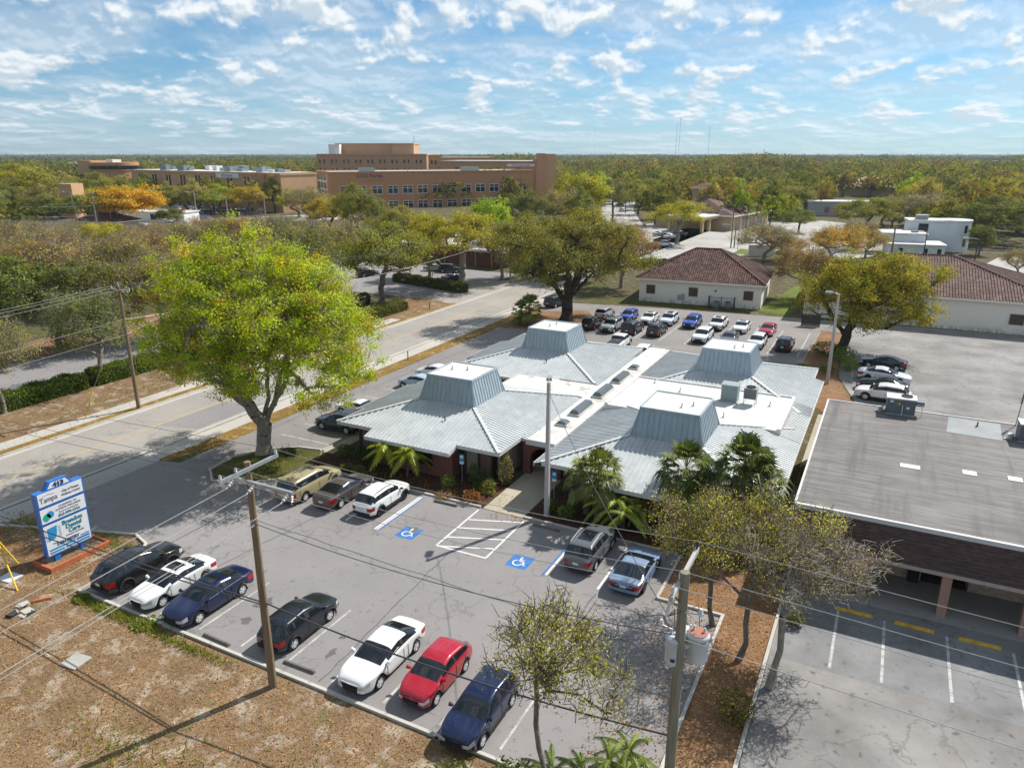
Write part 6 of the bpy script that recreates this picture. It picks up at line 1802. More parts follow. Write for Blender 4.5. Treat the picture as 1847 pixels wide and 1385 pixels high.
def hero_trees():
    plant_tree('main_oak', -42.6, 39.7, (.285, .345, .016), 'tall yellow green oak with forked trunk beside the road and driveway', name='oak_tree', bark='pale_bark', seed=11, H=17.5, Rx=9.3, Ry=8.8, taper=.32, cb=3.6, lobes=96, clumps=17, leaves=100, L=.175, Wd=.11, clump_r=.62, trunk_r=.55, fork=2.6, lean=(.6, .7), colf=oak_col, lobe_r=.235, twigs=4, twig_len=1.0, spread=.75, low_fill=.10, var=.17, limbs=6)
    p = G(1022, 578); plant_tree('big_oak', p.x, p.y, (.165, .16, .048), 'broad dark olive oak with low drooping limbs at the corner of the rear lot', name='oak_tree', bark='dark_bark', seed=5, H=15.6, Rx=11.2, Ry=10.5, cb=3.3, lobes=54, clumps=11, leaves=104, L=.26, Wd=.15, clump_r=1.0, trunk_r=.85, fork=2.6, lobe_r=.24, shell=.55, low_fill=.2, spread=.9, twigs=3, limbs=6)
    p = G(1512, 636); plant_tree('right_oak', p.x, p.y, (.22, .205, .025), 'round olive yellow oak between the rear lot and the side lot', name='oak_tree', bark='dark_bark', seed=23, H=12.4, Rx=7.2, Ry=6.6, cb=2.6, lobes=50, clumps=10, leaves=110, L=.23, Wd=.13, clump_r=.85, trunk_r=.55, fork=2.0, lean=(2.6, .6), lobe_r=.30, low_fill=.14, spread=.9, twigs=3, limbs=4)
    rng = random.Random(4)
    # thin, half bare trees in the strip at the lower right
    sp = dict(bark='bark', lobes=30, clumps=8, leaves=44, L=.105, Wd=.055, clump_r=.55, fork=1.7, lobe_r=.26, shell=.5, twigs=9, twig_len=.5, spread=1.0, low_fill=.25, var=.3, up=.2)
    plant_tree('sparse_a', -3.9, 31.2, (.33, .32, .065), 'thin twiggy tree with yellow olive leaves before the dark mansard', name='sparse_tree', seed=31, H=7.5, Rx=4.3, Ry=4.0, cb=3.0, trunk_r=.125, lean=(.3, 2.6), **sp)
    plant_tree('sparse_b', -2.3, 29.9, (.30, .25, .09), 'nearly bare leaning tree right of the twiggy yellow one, by the concrete drive', name='sparse_tree', seed=37, H=7.1, Rx=3.7, Ry=3.6, cb=3.1, trunk_r=.14, lean=(.9, 2.4), **{**sp, 'leaves': 11, 'twigs': 13, 'bark': 'pale_bark'})
    plant_tree('sparse_c', -5.6, 33.4, (.31, .30, .06), 'thin yellow olive tree hiding part of the blue sports coupe', name='sparse_tree', seed=41, H=6.4, Rx=2.9, Ry=3.0, cb=2.4, trunk_r=.12, lean=(-1.2, .9), **{**sp, 'lobes': 20})
    q = at_y(985, 1150, 19.2); plant_tree('sparse_d', q.x, q.y, (.28, .28, .05), 'sparse small leaved tree at the bottom, right of the parked blue car', name='sparse_tree', seed=43, H=8.7, Rx=2.5, Ry=2.2, cb=4.2, trunk_r=.10, lean=(.2, .4), **{**sp, 'lobes': 22, 'leaves': 32, 'twigs': 6})


hero_trees()


# --- shared kinds for the rest
GEN = {
    'olive': dict(seed=101, H=11.5, Rx=6.0, cb=2.8, lobes=26, clumps=8, leaves=84, L=.31, Wd=.17, clump_r=.95, trunk_r=.33, fork=2.2, lobe_r=.28, low_fill=.25, bark='bark', twigs=2),
    'olive2': dict(seed=102, H=12.5, Rx=6.6, cb=3.2, lobes=28, clumps=8, leaves=80, L=.31, Wd=.17, clump_r=1.0, trunk_r=.36, fork=2.6, lobe_r=.27, low_fill=.2, bark='bark', twigs=2),
    'round': dict(seed=103, H=11.0, Rx=5.2, cb=2.2, lobes=24, clumps=9, leaves=92, L=.31, Wd=.18, clump_r=.95, trunk_r=.32, fork=2.0, lobe_r=.33, low_fill=.3, bark='bark'),
    'tall': dict(seed=104, H=16.0, Rx=6.0, cb=6.0, lobes=26, clumps=8, leaves=76, L=.31, Wd=.17, clump_r=1.0, trunk_r=.45, fork=5.0, lobe_r=.28, low_fill=.25, bark='pale_bark', twigs=2),
    'twiggy': dict(seed=105, H=10.5, Rx=5.4, cb=2.6, lobes=28, clumps=8, leaves=34, L=.26, Wd=.12, clump_r=1.0, trunk_r=.30, fork=1.9, lobe_r=.28, low_fill=.2, bark='pale_bark', twigs=11, twig_len=1.3, var=.3),
    'twiggy2': dict(seed=106, H=9.5, Rx=5.0, cb=2.2, lobes=26, clumps=8, leaves=46, L=.27, Wd=.13, clump_r=.95, trunk_r=.28, fork=1.6, lobe_r=.28, low_fill=.2, bark='pale_bark', twigs=8, twig_len=1.2, var=.3),
    'far_a': dict(seed=111, H=12.0, Rx=6.5, cb=2.0, lobes=18, clumps=6, leaves=46, L=.60, Wd=.40, clump_r=1.2, trunk_r=.4, fork=2.0, lobe_r=.34, low_fill=.3, bark='dark_bark'),
    'far_b': dict(seed=112, H=13.5, Rx=7.5, cb=2.2, lobes=20, clumps=6, leaves=44, L=.60, Wd=.40, clump_r=1.3, trunk_r=.45, fork=2.2, lobe_r=.32, low_fill=.3, bark='dark_bark'),
    'far_c': dict(seed=113, H=11.0, Rx=5.4, cb=1.8, lobes=16, clumps=6, leaves=32, L=.55, Wd=.32, clump_r=1.2, trunk_r=.35, fork=1.8, lobe_r=.34, low_fill=.25, bark='bark', twigs=5, twig_len=1.6),
}
HGT = {k: v['H'] for k, v in GEN.items()}
C_OLIVE, C_DARK, C_BROWN, C_YELLOW, C_LIME, C_ORANGE, C_GREY = (.165, .170, .036), (.115, .130, .036), (.22, .165, .050), (.25, .24, .024), (.22, .29, .024), (.40, .245, .03), (.25, .22, .085)


def T(kind, px, py, top, width, color, label, group=None, rz=None, name='tree', jit=.12):
    """tree standing at photo pixel (px, py), reaching up to top, crown width in pixels"""
    p = G(px, py); d = math.hypot(p.x, p.y); h = max(3.0, W(px, top, d).z) * (1.13 if px < 570 and py > 430 else 1); rr = random.Random(int(px * 7 + py * 13))
    k = GEN[kind]; w = width / F_PX * math.sqrt(d * d + CAM_H ** 2) / 2
    c = tuple(x * rr.uniform(1 - jit, 1 + jit) for x in color)
    return plant_tree(kind, p.x, p.y, c, label, w / (k['Rx'] * 1.15), rr.uniform(0, 6.28) if rz is None else rz, group, name=name, sz=h / (k['H'] * 1.12), **k)


def named_trees():
    A = [  # left, across the road
        ('twiggy2', 185, 690, 520, 150, C_DARK, 'pale forked tree beside the clipped hedge, left of the wooden pole'),
        ('twiggy', 8, 745, 560, 120, C_GREY, 'bare pale tree at the left edge above the long hedge'),
        ('olive', 110, 636, 478, 190, C_DARK, 'dark olive tree shading the parking lane, left group'),
        ('olive2', 20, 640, 470, 180, C_DARK, 'dark olive tree at the left edge over the parking lane'),
        ('twiggy2', 225, 622, 468, 170, C_OLIVE, 'olive tree behind the crossarm of the roadside pole'),
        ('twiggy2', 300, 612, 462, 160, C_BROWN, 'dark tree directly left behind the tall yellow green oak'),
        ('twiggy2', 60, 570, 425, 170, C_BROWN, 'brownish tree in the second rank at the left edge'),
        ('twiggy2', 160, 562, 432, 170, C_GREY, 'olive tree in the second rank left of the pole crossarm'),
        ('twiggy2', 245, 555, 420, 160, C_BROWN, 'brown tree in the second rank above the pole crossarm'),
        ('twiggy', 20, 530, 400, 150, C_GREY, 'grey twiggy tree below the far left street lamp'),
        ('twiggy', 110, 515, 408, 150, C_GREY, 'grey bare tree in the third rank at left'),
        ('olive', 190, 500, 405, 120, C_YELLOW, 'yellowish tree in the third rank below the shed'),
        ('twiggy2', 258, 500, 410, 120, C_BROWN, 'russet tree in the third rank right of the yellowish one'),
        ('twiggy', 70, 470, 398, 120, C_GREY, 'grey bare crowned tree below the brown roofed house'), ('twiggy2', 150, 455, 400, 110, C_BROWN, 'russet grey tree in front of the maroon roofed house'), ('twiggy', 210, 462, 402, 110, C_GREY, 'grey bare tree before the white shed, left of two'), ('twiggy', 285, 455, 400, 100, C_GREY, 'grey bare tree before the white shed, right of two'), ('twiggy2', 375, 445, 392, 100, C_BROWN, 'russet grey tree under the right street lamp of the hospital car park'), ('twiggy', 455, 440, 390, 110, C_GREY, 'grey bare tree behind the short dark pole'),
        ('twiggy', 330, 470, 398, 120, C_GREY, 'grey tree behind the top of the tall oak'),
        ('twiggy2', 420, 462, 390, 130, C_BROWN, 'brown twiggy tree just above the tall oak crown'),
        ('twiggy', 510, 458, 388, 130, C_GREY, 'grey olive tree below the hospital entrance sign'),
        ('twiggy2', 560, 545, 400, 130, C_OLIVE, 'olive tree right of the tall oak crown, across the road'),
        ('twiggy2', 600, 500, 385, 130, C_BROWN, 'brown olive tree between the oak crown and the hospital block'),
        ('olive2', 688, 548, 388, 200, C_OLIVE, 'olive tree with slim dark trunk between the two hedges'),
        ('tall', 835, 517, 362, 175, C_YELLOW, 'tall tree with bare sinuous pale trunk by the brick office'),
        ('round', 775, 500, 372, 90, C_YELLOW, 'yellow green tree left of the sinuous trunk'),
        ('round', 885, 470, 345, 95, C_LIME, 'bright lime tree in front of the right half of the office block'),
        ('twiggy', 905, 505, 392, 120, C_GREY, 'pale bare branched tree right of the sinuous trunk'),
        ('olive2', 965, 500, 372, 120, C_DARK, 'dark olive tree behind the slim street pole'),
        ('olive', 1055, 500, 365, 150, C_OLIVE, 'olive tree standing behind the broad corner oak'),
        ('twiggy2', 1120, 520, 385, 130, C_BROWN, 'brown twiggy tree at the right shoulder of the corner oak'),
        ('olive2', 945, 430, 338, 120, C_DARK, 'dark tree below the hospital corner tower'),
        ('round', 1045, 410, 302, 120, C_YELLOW, 'yellow green tree right of the hospital corner tower'),
        ('twiggy2', 1005, 425, 330, 90, C_GREY, 'grey twiggy tree below the corner tower'),
        ('olive2', 650, 440, 322, 105, C_OLIVE, 'bushy olive tree in front of the left end of the office block'),
        ('olive', 595, 430, 348, 90, C_YELLOW, 'yellow olive tree at the left corner of the office block'),
        ('olive2', 715, 450, 365, 120, C_OLIVE, 'olive tree below the windows of the office block'),
        ('twiggy', 560, 400, 330, 90, C_GREY, 'grey tree between the annex and the office block'),
        ('round', 540, 392, 335, 80, C_YELLOW, 'yellow green tree right of the hospital entrance sign'),
        ('round', 235, 414, 326, 140, C_ORANGE, 'bright orange yellow tree in front of the long shed'),
        ('olive', 120, 412, 345, 150, C_DARK, 'wide dark green tree behind the maroon roofed house'),
        ('round', 310, 408, 372, 60, C_DARK, 'small dark tree right of the orange yellow tree'),
        ('olive2', 395, 388, 328, 90, C_YELLOW, 'yellow green tree before the hospital annex, middle'),
        ('olive', 340, 385, 330, 90, C_OLIVE, 'olive tree before the slit windows of the annex'),
        ('olive', 445, 388, 332, 80, C_YELLOW, 'yellow green tree before the annex name band'),
        ('olive2', 190, 385, 305, 110, C_OLIVE, 'green tree below the rounded tower at left'),
        ('twiggy', 130, 385, 315, 100, C_BROWN, 'brown tree between the tan pylon and the rounded tower'),
        ('olive2', 60, 385, 288, 150, C_YELLOW, 'yellow green tree at the far left above the street lamp'),
        ('olive', 15, 400, 330, 110, C_DARK, 'dark tree at the left edge beside the street lamp'),
        ('twiggy', 25, 440, 395, 110, C_GREY, 'grey twiggy tree beside the far left pole foot'),
        # right side
        ('tall', 1222, 440, 350, 112, C_YELLOW, 'yellow olive tree with many leaning trunks before the bank'),
        ('twiggy', 1378, 470, 395, 120, C_GREY, 'bare umbrella shaped tree between the two tiled roofs'),
        ('twiggy2', 1500, 478, 398, 110, C_ORANGE, 'orange leaved tree behind the round oak'),
        ('twiggy2', 1448, 540, 430, 130, C_BROWN, 'russet half bare tree at the corner of the first tiled roof'),
        ('twiggy', 1560, 470, 405, 90, C_ORANGE, 'thin orange tree left of the white modern building'),
        ('olive', 1560, 420, 352, 110, C_OLIVE, 'olive tree right of the grey box building'),
        ('twiggy', 1650, 415, 340, 130, C_GREY, 'grey green tree above the white modern building'),
        ('olive2', 1790, 440, 345, 130, C_DARK, 'dark tree right of the curved white wall'),
        ('olive', 1835, 420, 330, 110, C_OLIVE, 'olive tree at the right edge of the woods'),
        ('twiggy', 1835, 505, 440, 60, C_GREY, 'small bare tree by the far road at the right edge'),
        ('olive', 1420, 385, 330, 110, C_OLIVE, 'olive tree behind the grey box building'),
        ('round', 1320, 375, 315, 60, C_LIME, 'lime green tree behind the bank lantern'),
        ('olive2', 1440, 420, 372, 70, C_DARK, 'dark tree between the bank and the grey box'), ('round', 1415, 372, 318, 60, C_OLIVE, 'olive tree behind the right end of the bank'), ('twiggy2', 1545, 450, 392, 90, C_BROWN, 'brown tree left of the white modern building'), ('olive', 1590, 405, 350, 80, C_DARK, 'dark tree behind the white modern building at left'), ('twiggy', 1420, 470, 420, 80, C_ORANGE, 'small orange tinged tree left of the orange one'), ('round', 1765, 460, 400, 50, C_DARK, 'small dark tree at the right foot of the white building'),
        ('olive2', 1105, 400, 318, 80, C_DARK, 'dark tree at the bend of the far road'),
        ('olive', 1160, 372, 318, 80, C_OLIVE, 'olive tree right of the bend of the far road'),
    ]
    for a in A: T(*a)


named_trees()

# protected sight lines: far things that trees must not cover (photo pixels: x0, x1, y0, y1, distance)
KEEP = [(575, 985, 262, 380, 335), (965, 1010, 270, 345, 400), (230, 510, 300, 335, 300), (160, 235, 288, 312, 440), (1240, 1400, 345, 420, 245), (1450, 1575, 364, 392, 310), (1505, 1615, 322, 350, 450), (1600, 1765, 388, 470, 190), (300, 470, 366, 402, 305), (95, 330, 385, 418, 282),
        (172, 305, 328, 414, 280), (1085, 1145, 345, 415, 280), (470, 545, 345, 400, 300), (1170, 1230, 410, 460, 180), (1330, 1480, 395, 440, 190), (570, 800, 258, 300, 440)]


def tree_blocks(p, h, w):
    d = math.hypot(p[0], p[1]); a = project((p[0], p[1], 0)); b = project((p[0], p[1], h)); hw = w * F_PX / d
    for x0, x1, y0, y1, dd in KEEP:
        if d < dd + 8 and a[0] + hw > x0 and a[0] - hw < x1 and b[1] < y1 and a[1] > y0: return True
    return False


def pave_hit(x, y):
    if -90 < x < -46 and y < 145: return True
    if x > -46 and y < 150 and x < 45: return True
    return False


def mix_col(rr, dist):
    c = rr.choice([C_OLIVE, C_OLIVE, C_OLIVE, C_DARK, C_DARK, C_BROWN, C_BROWN, C_GREY, C_GREY, C_YELLOW, C_YELLOW, C_LIME] if dist < 420 else [C_OLIVE, C_OLIVE, C_DARK, C_DARK, C_DARK, C_DARK, C_DARK, C_BROWN, C_GREY, C_GREY])
    k = rr.uniform(.75, 1.2); return tuple(v * k for v in c)


def scattered_trees():
    rr = random.Random(77); cell = {}; n = 0; tries = 0
    kinds = {'far_a': 'leafy', 'far_b': 'broad', 'far_c': 'half bare'}
    tint = lambda c: 'yellow green' if c[1] > .14 and c[0] > .14 and c[2] < .03 else 'olive green' if c[0] < .15 and c[0] > .09 else 'dark green' if c[0] <= .09 else 'brownish'
    while n < 225 and tries < 9000:
        tries += 1
        px = rr.uniform(-60, 1900); py = 308 + 130 * rr.random() ** 1.5
        p = G(px, py); d = math.hypot(p.x, p.y)
        if d > 620 or pave_hit(p.x, p.y): continue
        kind = rr.choice(['far_a', 'far_a', 'far_b', 'far_b', 'far_c']); h = rr.uniform(8.5, 14.5); w = rr.uniform(4.2, 7.5)
        if tree_blocks(p, h, w): continue
        key = (int(p.x / 8), int(p.y / 8))
        if any((key[0] + i, key[1] + j) in cell for i in (-1, 0, 1) for j in (-1, 0, 1)): continue
        cell[key] = 1; n += 1; c = mix_col(rr, d); k = GEN[kind]
        side = 'left of the hospital' if px < 560 else 'behind or beside the hospital' if px < 1080 else 'beyond the bank and the white building'
        g = '%s %s trees standing %s' % (kinds[kind], tint(c), side)
        plant_tree(kind, p.x, p.y, c, '%s %s tree in the wooded belt %s' % (kinds[kind], tint(c), side), w / (k['Rx'] * 1.1), rr.uniform(0, 6.28), g, sz=h / k['H'], **k)
    # everything beyond: one far wood that reads as a single canopy
    rng = np.random.default_rng(9); Vs, Fs, Cs = [], [], []; nv = 0; count = 0
    for ring, (d0, d1, m, q, sz) in enumerate(((230, 420, 420, 150, 1.35), (420, 760, 2100, 110, 1.6), (760, 1500, 3600, 60, 2.3), (1500, 3200, 3600, 22, 4.6), (3200, 5500, 2600, 14, 7.0))):
        for _ in range(int(m * 1.3)):
            az = rng.uniform(-.92, .92); d = math.sqrt(rng.uniform(d0 * d0, d1 * d1)); a = YAW - az
            x, y = -math.sin(a) * d, math.cos(a) * d
            h = rng.uniform(8, 15) if rng.random() > .06 else rng.uniform(15, 19); w = rng.uniform(4.5, 12.5) * (1 if d < 1500 else 2.0)
            if 700 < d < 3200: h += max(0.0, 3.5 * math.sin(az * 11 + 1.3) * math.sin(az * 29 + 2) + 2.5 * math.sin(az * 4 + .5) + 2.5) * (1.0 if az > -.2 else .7)
            if d > 3200: w *= 1.7; h += (d - 3200) * .0028
            if d < 650 and tree_blocks((x, y), h, w): continue
            if pave_hit(x, y): continue
            if d < 420:
                px, py = project((x, y, 0))
                if 1080 < px < 1160 and py > 340: continue
            zone = math.sin(x / 95 + 1.7) * math.cos(y / 130) + .7 * math.sin(x / 41 - y / 57) + .4 * math.sin(y / 29)
            if zone > .95 and d < 1500 and rng.random() < .55: continue
            pal = [C_DARK, C_DARK, C_OLIVE, C_GREY] if zone < -.45 else [C_OLIVE, C_OLIVE, C_DARK, C_BROWN, C_GREY] if zone < .5 else [C_OLIVE, C_YELLOW, C_LIME, C_BROWN, C_DARK]
            if d > 1500: pal = [C_DARK, C_DARK, C_DARK, C_OLIVE]
            c = np.array(pal[rng.integers(len(pal))]) * rng.uniform(.6, 1.05) * (.62 if d > 1500 else .82); cen = unit(rng.normal(size=(q, 3))); rad = rng.uniform(.45, 1.0, q) ** .5
            cen[:, 2] = np.abs(cen[:, 2]) * 1.0 - .12
            bump = 1 + .25 * np.sin(cen[:, 0] * 5 + az * 99) * np.cos(cen[:, 1] * 5 + d)
            C = cen * (rad * bump)[:, None] * np.array([w, w, h * .62]) + np.array([x, y, h * .42])
            V, F = leaf_quads(rng, C, np.full(q, sz * 1.15), np.full(q, sz * .85), .3, 0, cen * 1.5)
            Vs.append(V); Fs.append(F + nv); nv += len(V); Cs.append(c[None] * np.clip(1 + rng.normal(size=q) * .18, .4, 1.8)[:, None]); count += 1
    me = np_mesh('far_wood', np.concatenate(Vs), np.concatenate(Fs), M['far_leaf'], np.concatenate(Cs))
    obj_of('far_wood', me, label='wooded plain of olive and dark green treetops reaching to the skyline', cat='woods', kind='stuff').color = (1, 1, 1, 1)


scattered_trees()


def strewn(rng, n, x0, x1, y0, y1, z0, z1, edge=.0):
    P = rng.uniform(size=(n, 3)); return np.stack([x0 + P[:, 0] * (x1 - x0), y0 + P[:, 1] * (y1 - y0), z0 + P[:, 2] * (z1 - z0)], 1)


def hedge(x0, x1, y0, y1, h, color, label, seed, dens=420, L=.16, loc=None, rz=0, cat='hedge', name='hedge', rough=.12):
    """clipped hedge: leaves through the outer layers, twigs within"""
    rng = np.random.default_rng(seed); w, d = x1 - x0, y1 - y0; n = int(dens * (w * d + 2 * h * (w + d)))
    P = rng.uniform(-1, 1, size=(n, 3)); f = rng.integers(0, 5, n); prob = np.array([w * h, w * h, d * h, d * h, w * d * 1.4]); f = rng.choice(5, n, p=prob / prob.sum())
    P[f == 0, 1] = -1; P[f == 1, 1] = 1; P[f == 2, 0] = -1; P[f == 3, 0] = 1; P[f == 4, 2] = 1
    Q = P * np.array([w / 2, d / 2, h / 2]) + np.array([0, 0, h / 2])
    b = np.sin(Q[:, 0] * 2.3 + seed) * np.cos(Q[:, 1] * 2.1 + seed) * rough
    Q[:, 2] *= 1 + b * 1.1; Q += rng.normal(size=(n, 3)) * .085; Q[:, :2] *= (1 + b * .12)[:, None]; Q[:, 2] = np.abs(Q[:, 2])
    V, F = leaf_quads(rng, Q, np.full(n, L), np.full(n, L * .6), .5)
    col = np.clip(1 + rng.normal(size=n) * .25, .4, 2)[:, None] * np.ones((1, 3))
    o = empty(name, ((x0 + x1) / 2, (y0 + y1) / 2, 0) if loc is None else loc, rz, label, cat)
    c = obj_of('foliage', np_mesh('foliage', V, F, M['leaf'], col), o); c.color = (*color, 1)
    m = MB(); rr = random.Random(seed)
    for i in range(max(3, int(w * d * 1.2))):
        x, y = rr.uniform(-w / 2, w / 2) * .85, rr.uniform(-d / 2, d / 2) * .8
        m.tube([(x, y, 0), (x + rr.uniform(-.2, .2), y + rr.uniform(-.2, .2), h * .8)], [.03, .012], 5, False)
    m.build('stem', M['dark_bark'], o)
    return o


def hedges():
    g = (.085, .125, .022)
    hedge(-73.6, -71.4, 33.5, 44.3, 1.35, g, 'clipped green hedge at the left edge, nearer of two before the parking lane', 1, 300, .2)
    hedge(-73.4, -71.4, 45.4, 53.6, 1.45, g, 'clipped green hedge behind the roadside wooden pole', 2, 300, .2)
    hedge(-67.6, -65.4, 77.5, 92.5, 1.3, (.10, .11, .03), 'long hedge across the road just right of the tall oak crown', 3, 220, .24)
    a, b = G(715, 507), G(838, 528); hedge(-abs((b - a).length) / 2, abs((b - a).length) / 2, -.9, .9, 1.4, (.085, .10, .025), 'hedge screening the brick office car park', 4, 200, .26, loc=(a + b) / 2, rz=math.atan2(b.y - a.y, b.x - a.x))
    p = G(630, 548); hedge(-3, 3, -2, 2, 1.1, (.05, .065, .02), 'dark low shrub mass under the slim trunked tree', 6, 160, .28, loc=p, rz=.5, cat='shrubs', name='shrub_bed', rough=.3)
    p = G(1505, 388); hedge(-8, 8, -2, 2, 3.0, (.06, .085, .025), 'dark hedge in front of the grey box building', 7, 60, .5, loc=p, rz=YAW)
    p = G(1185, 480); hedge(-6, 6, -1.5, 1.5, 1.2, (.07, .095, .025), 'low hedge left of the first tiled roof', 8, 60, .4, loc=p, rz=.4)


hedges()


def bush(x, y, r, h, color, label, seed, n=520, L=.13, Wd=.07, group=None, cat='shrub', name='shrub', up=.5, airy=False):
    rng = np.random.default_rng(seed); d = unit(rng.normal(size=(n, 3))); rad = rng.uniform(.5 if not airy else .15, 1.05, n) ** .6
    lump = 1 + .2 * np.sin(d[:, 0] * 5 + seed) * np.cos(d[:, 1] * 4 + d[:, 2] * 5)
    P = d * (rad * lump)[:, None] * np.array([r, r, h / 2]) + np.array([0, 0, h * .52]); P[:, 2] = np.maximum(P[:, 2], .04)
    V, F = leaf_quads(rng, P, np.full(n, L), np.full(n, Wd), up)
    col = np.clip(1 + rng.normal(size=n) * .28, .35, 2)[:, None] * np.ones((1, 3))
    o = empty(name, (x, y, .02), 0, label, cat, group); c = obj_of('foliage', np_mesh('foliage', V, F, M['leaf'], col), o); c.color = (*color, 1)
    m = MB(); rr = random.Random(seed)
    for i in range(6):
        a = rr.uniform(0, 6.28); q = rr.uniform(.2, .6) * r; m.tube([(0, 0, 0), (q * .4 * math.cos(a), q * .4 * math.sin(a), h * .3), (q * math.cos(a), q * math.sin(a), h * .7)], [.025, .018, .008], 5, False)
    m.build('stem', M['bark'], o); return o


def fan_leaf(V, F, C, rng, base, dirv, plen, R_, seg=15, droop=.5, tint=1.0, w=.055):
    """a palmetto leaf: stalk and a fan of narrow drooping segments"""
    d = dirv / np.linalg.norm(dirv); s = np.cross(d, [0, 0, 1.0]); s = s / (np.linalg.norm(s) + 1e-9); u = np.cross(s, d)
    hub = base + d * plen + np.array([0, 0, -.10 * plen * plen * droop])
    def quad(a, b, c_, e): i = len(V); V.extend([a, b, c_, e]); F.append((i, i + 1, i + 2, i + 3)); C.append(tint * rng.uniform(.7, 1.3))
    q = s * .022; quad(base - q, base + q, hub + q, hub - q)
    for k in range(seg):
        t = (k / (seg - 1) - .5) * 2.5; e = d * math.cos(t) + s * math.sin(t)
        L = R_ * (1 - .18 * abs(t)) * rng.uniform(.85, 1.1); m = hub + e * L * .55 + u * .04; tip = hub + e * L + np.array([0, 0, -L * droop * rng.uniform(.35, .9)])
        p = np.cross(e, u); p = p / (np.linalg.norm(p) + 1e-9) * w
        quad(hub, m - p, tip, m + p)


def palm_tree(x, y, H, label, seed, leaves=34, R_=.85, plen=.95, color=(.085, .115, .028), lean=(0, 0), boots=True, dead=5, trunk_r=.17, name='fan_palm', group='fan palms before the clinic'):
    rng = np.random.default_rng(seed); V, F, C = [], [], []; top = np.array([lean[0], lean[1], H])
    for i in range(leaves):
        t = (i + .5) / leaves; el = R(78) - t * R(118) + rng.normal() * .12; az = i * 2.39996 + rng.normal() * .15
        d = np.array([math.cos(az) * math.cos(el), math.sin(az) * math.cos(el), math.sin(el)])
        fan_leaf(V, F, C, rng, top + np.array([0, 0, .25 - .5 * t]), d, plen * rng.uniform(.8, 1.15), R_ * rng.uniform(.85, 1.1), droop=.45 + .45 * t, tint=1.15 - .3 * t)
    col = np.array(C)[:, None] * np.ones((1, 3))
    o = empty(name, (x, y, 0), 0, label, 'palm', group)
    c = obj_of('crown', np_mesh('crown', np.array(V), np.array(F), M['palm'], col), o); c.color = (*color, 1)
    if dead:
        V, F, C = [], [], []
        for i in range(dead):
            az = i * 2.4 + .5; d = np.array([math.cos(az) * .55, math.sin(az) * .55, -.85]); fan_leaf(V, F, C, rng, top + np.array([0, 0, -.3]), d, plen * .8, R_ * .8, 11, .3)
        c = obj_of('dead_fronds', np_mesh('dead_fronds', np.array(V), np.array(F), M['palm'], np.array(C)[:, None] * np.ones((1, 3))), o); c.color = (.26, .19, .10, 1)
    m = MB(); n = 9; pts = [(lean[0] * (k / n) ** 1.5, lean[1] * (k / n) ** 1.5, H * k / n) for k in range(n + 1)]
    m.tube(pts, [trunk_r * (1.25 if k == 0 else 1.0 + .06 * (k % 2)) for k in range(n + 1)], 10)
    if boots:
        rr = random.Random(seed)
        for k in range(22):
            z = H * (.45 + .5 * k / 22); a = k * 2.4; bx, by = lean[0] * (z / H) ** 1.5, lean[1] * (z / H) ** 1.5
            m.bar((bx + trunk_r * .8 * math.cos(a), by + trunk_r * .8 * math.sin(a), z), (bx + trunk_r * 1.75 * math.cos(a), by + trunk_r * 1.75 * math.sin(a), z + .3), .08, .03)
    m.build('trunk', M['palm_bark'], o); return o


def feather_palm(x, y, H, label, seed, n=20, L=1.5, color=(.155, .185, .022), lean=(0, 0), group=None, cat='palm', name='feather_palm', wid=.34, trunks=1):
    rng = np.random.default_rng(seed); V, F, C = [], [], []; o = empty(name, (x, y, 0), 0, label, cat, group); m = MB()
    for tr in range(trunks):
        a0 = tr * 2.4 + seed; off = np.array([math.cos(a0), math.sin(a0), 0]) * (.35 * tr ** .5 if trunks > 1 else 0); hh = H * (1 if trunks == 1 else rng.uniform(.55, 1.1))
        top = np.array([lean[0], lean[1], hh]) + off * 1.8
        for i in range(n):
            t = (i + .5) / n; el = R(80) - t * R(95); az = i * 2.39996 + rng.normal() * .2; d = np.array([math.cos(az), math.sin(az), 0]); l = L * rng.uniform(.8, 1.15)
            P = [top + d * (l * math.cos(el) * s + .12 * l * s * s) + np.array([0, 0, l * (math.sin(el) * s - .62 * s * s)]) for s in np.linspace(0, 1, 9)]
            sd = np.array([-d[1], d[0], 0]); g = rng.uniform(.8, 1.25)
            for k in range(8):
                for sg in (-1, 1):
                    b = P[k]; ax = P[k + 1] - P[k]; wv = sd * sg * wid * (math.sin(math.pi * min(1, (k + 1.6) / 9.2)) ** .6) + ax * .9 + np.array([0, 0, -.12])
                    i0 = len(V); V.extend([b, b + ax * .55, b + wv + ax * .2, b + wv * .6]); F.append((i0, i0 + 1, i0 + 2, i0 + 3)); C.append(g * rng.uniform(.75, 1.2))
                    b2 = b + ax * .5; i0 = len(V); V.extend([b2, b2 + ax * .5, b2 + wv + ax * .2, b2 + wv * .6]); F.append((i0, i0 + 1, i0 + 2, i0 + 3)); C.append(g * rng.uniform(.75, 1.2))
        m.tube([tuple(off * .6), tuple(off + np.array([lean[0] * .4, lean[1] * .4, hh * .5])), tuple(top)], [.09, .075, .07], 8)
    c = obj_of('crown', np_mesh('crown', np.array(V), np.array(F), M['palm'], np.array(C)[:, None] * np.ones((1, 3))), o); c.color = (*color, 1)
    m.build('trunk', M['palm_bark'], o); return o


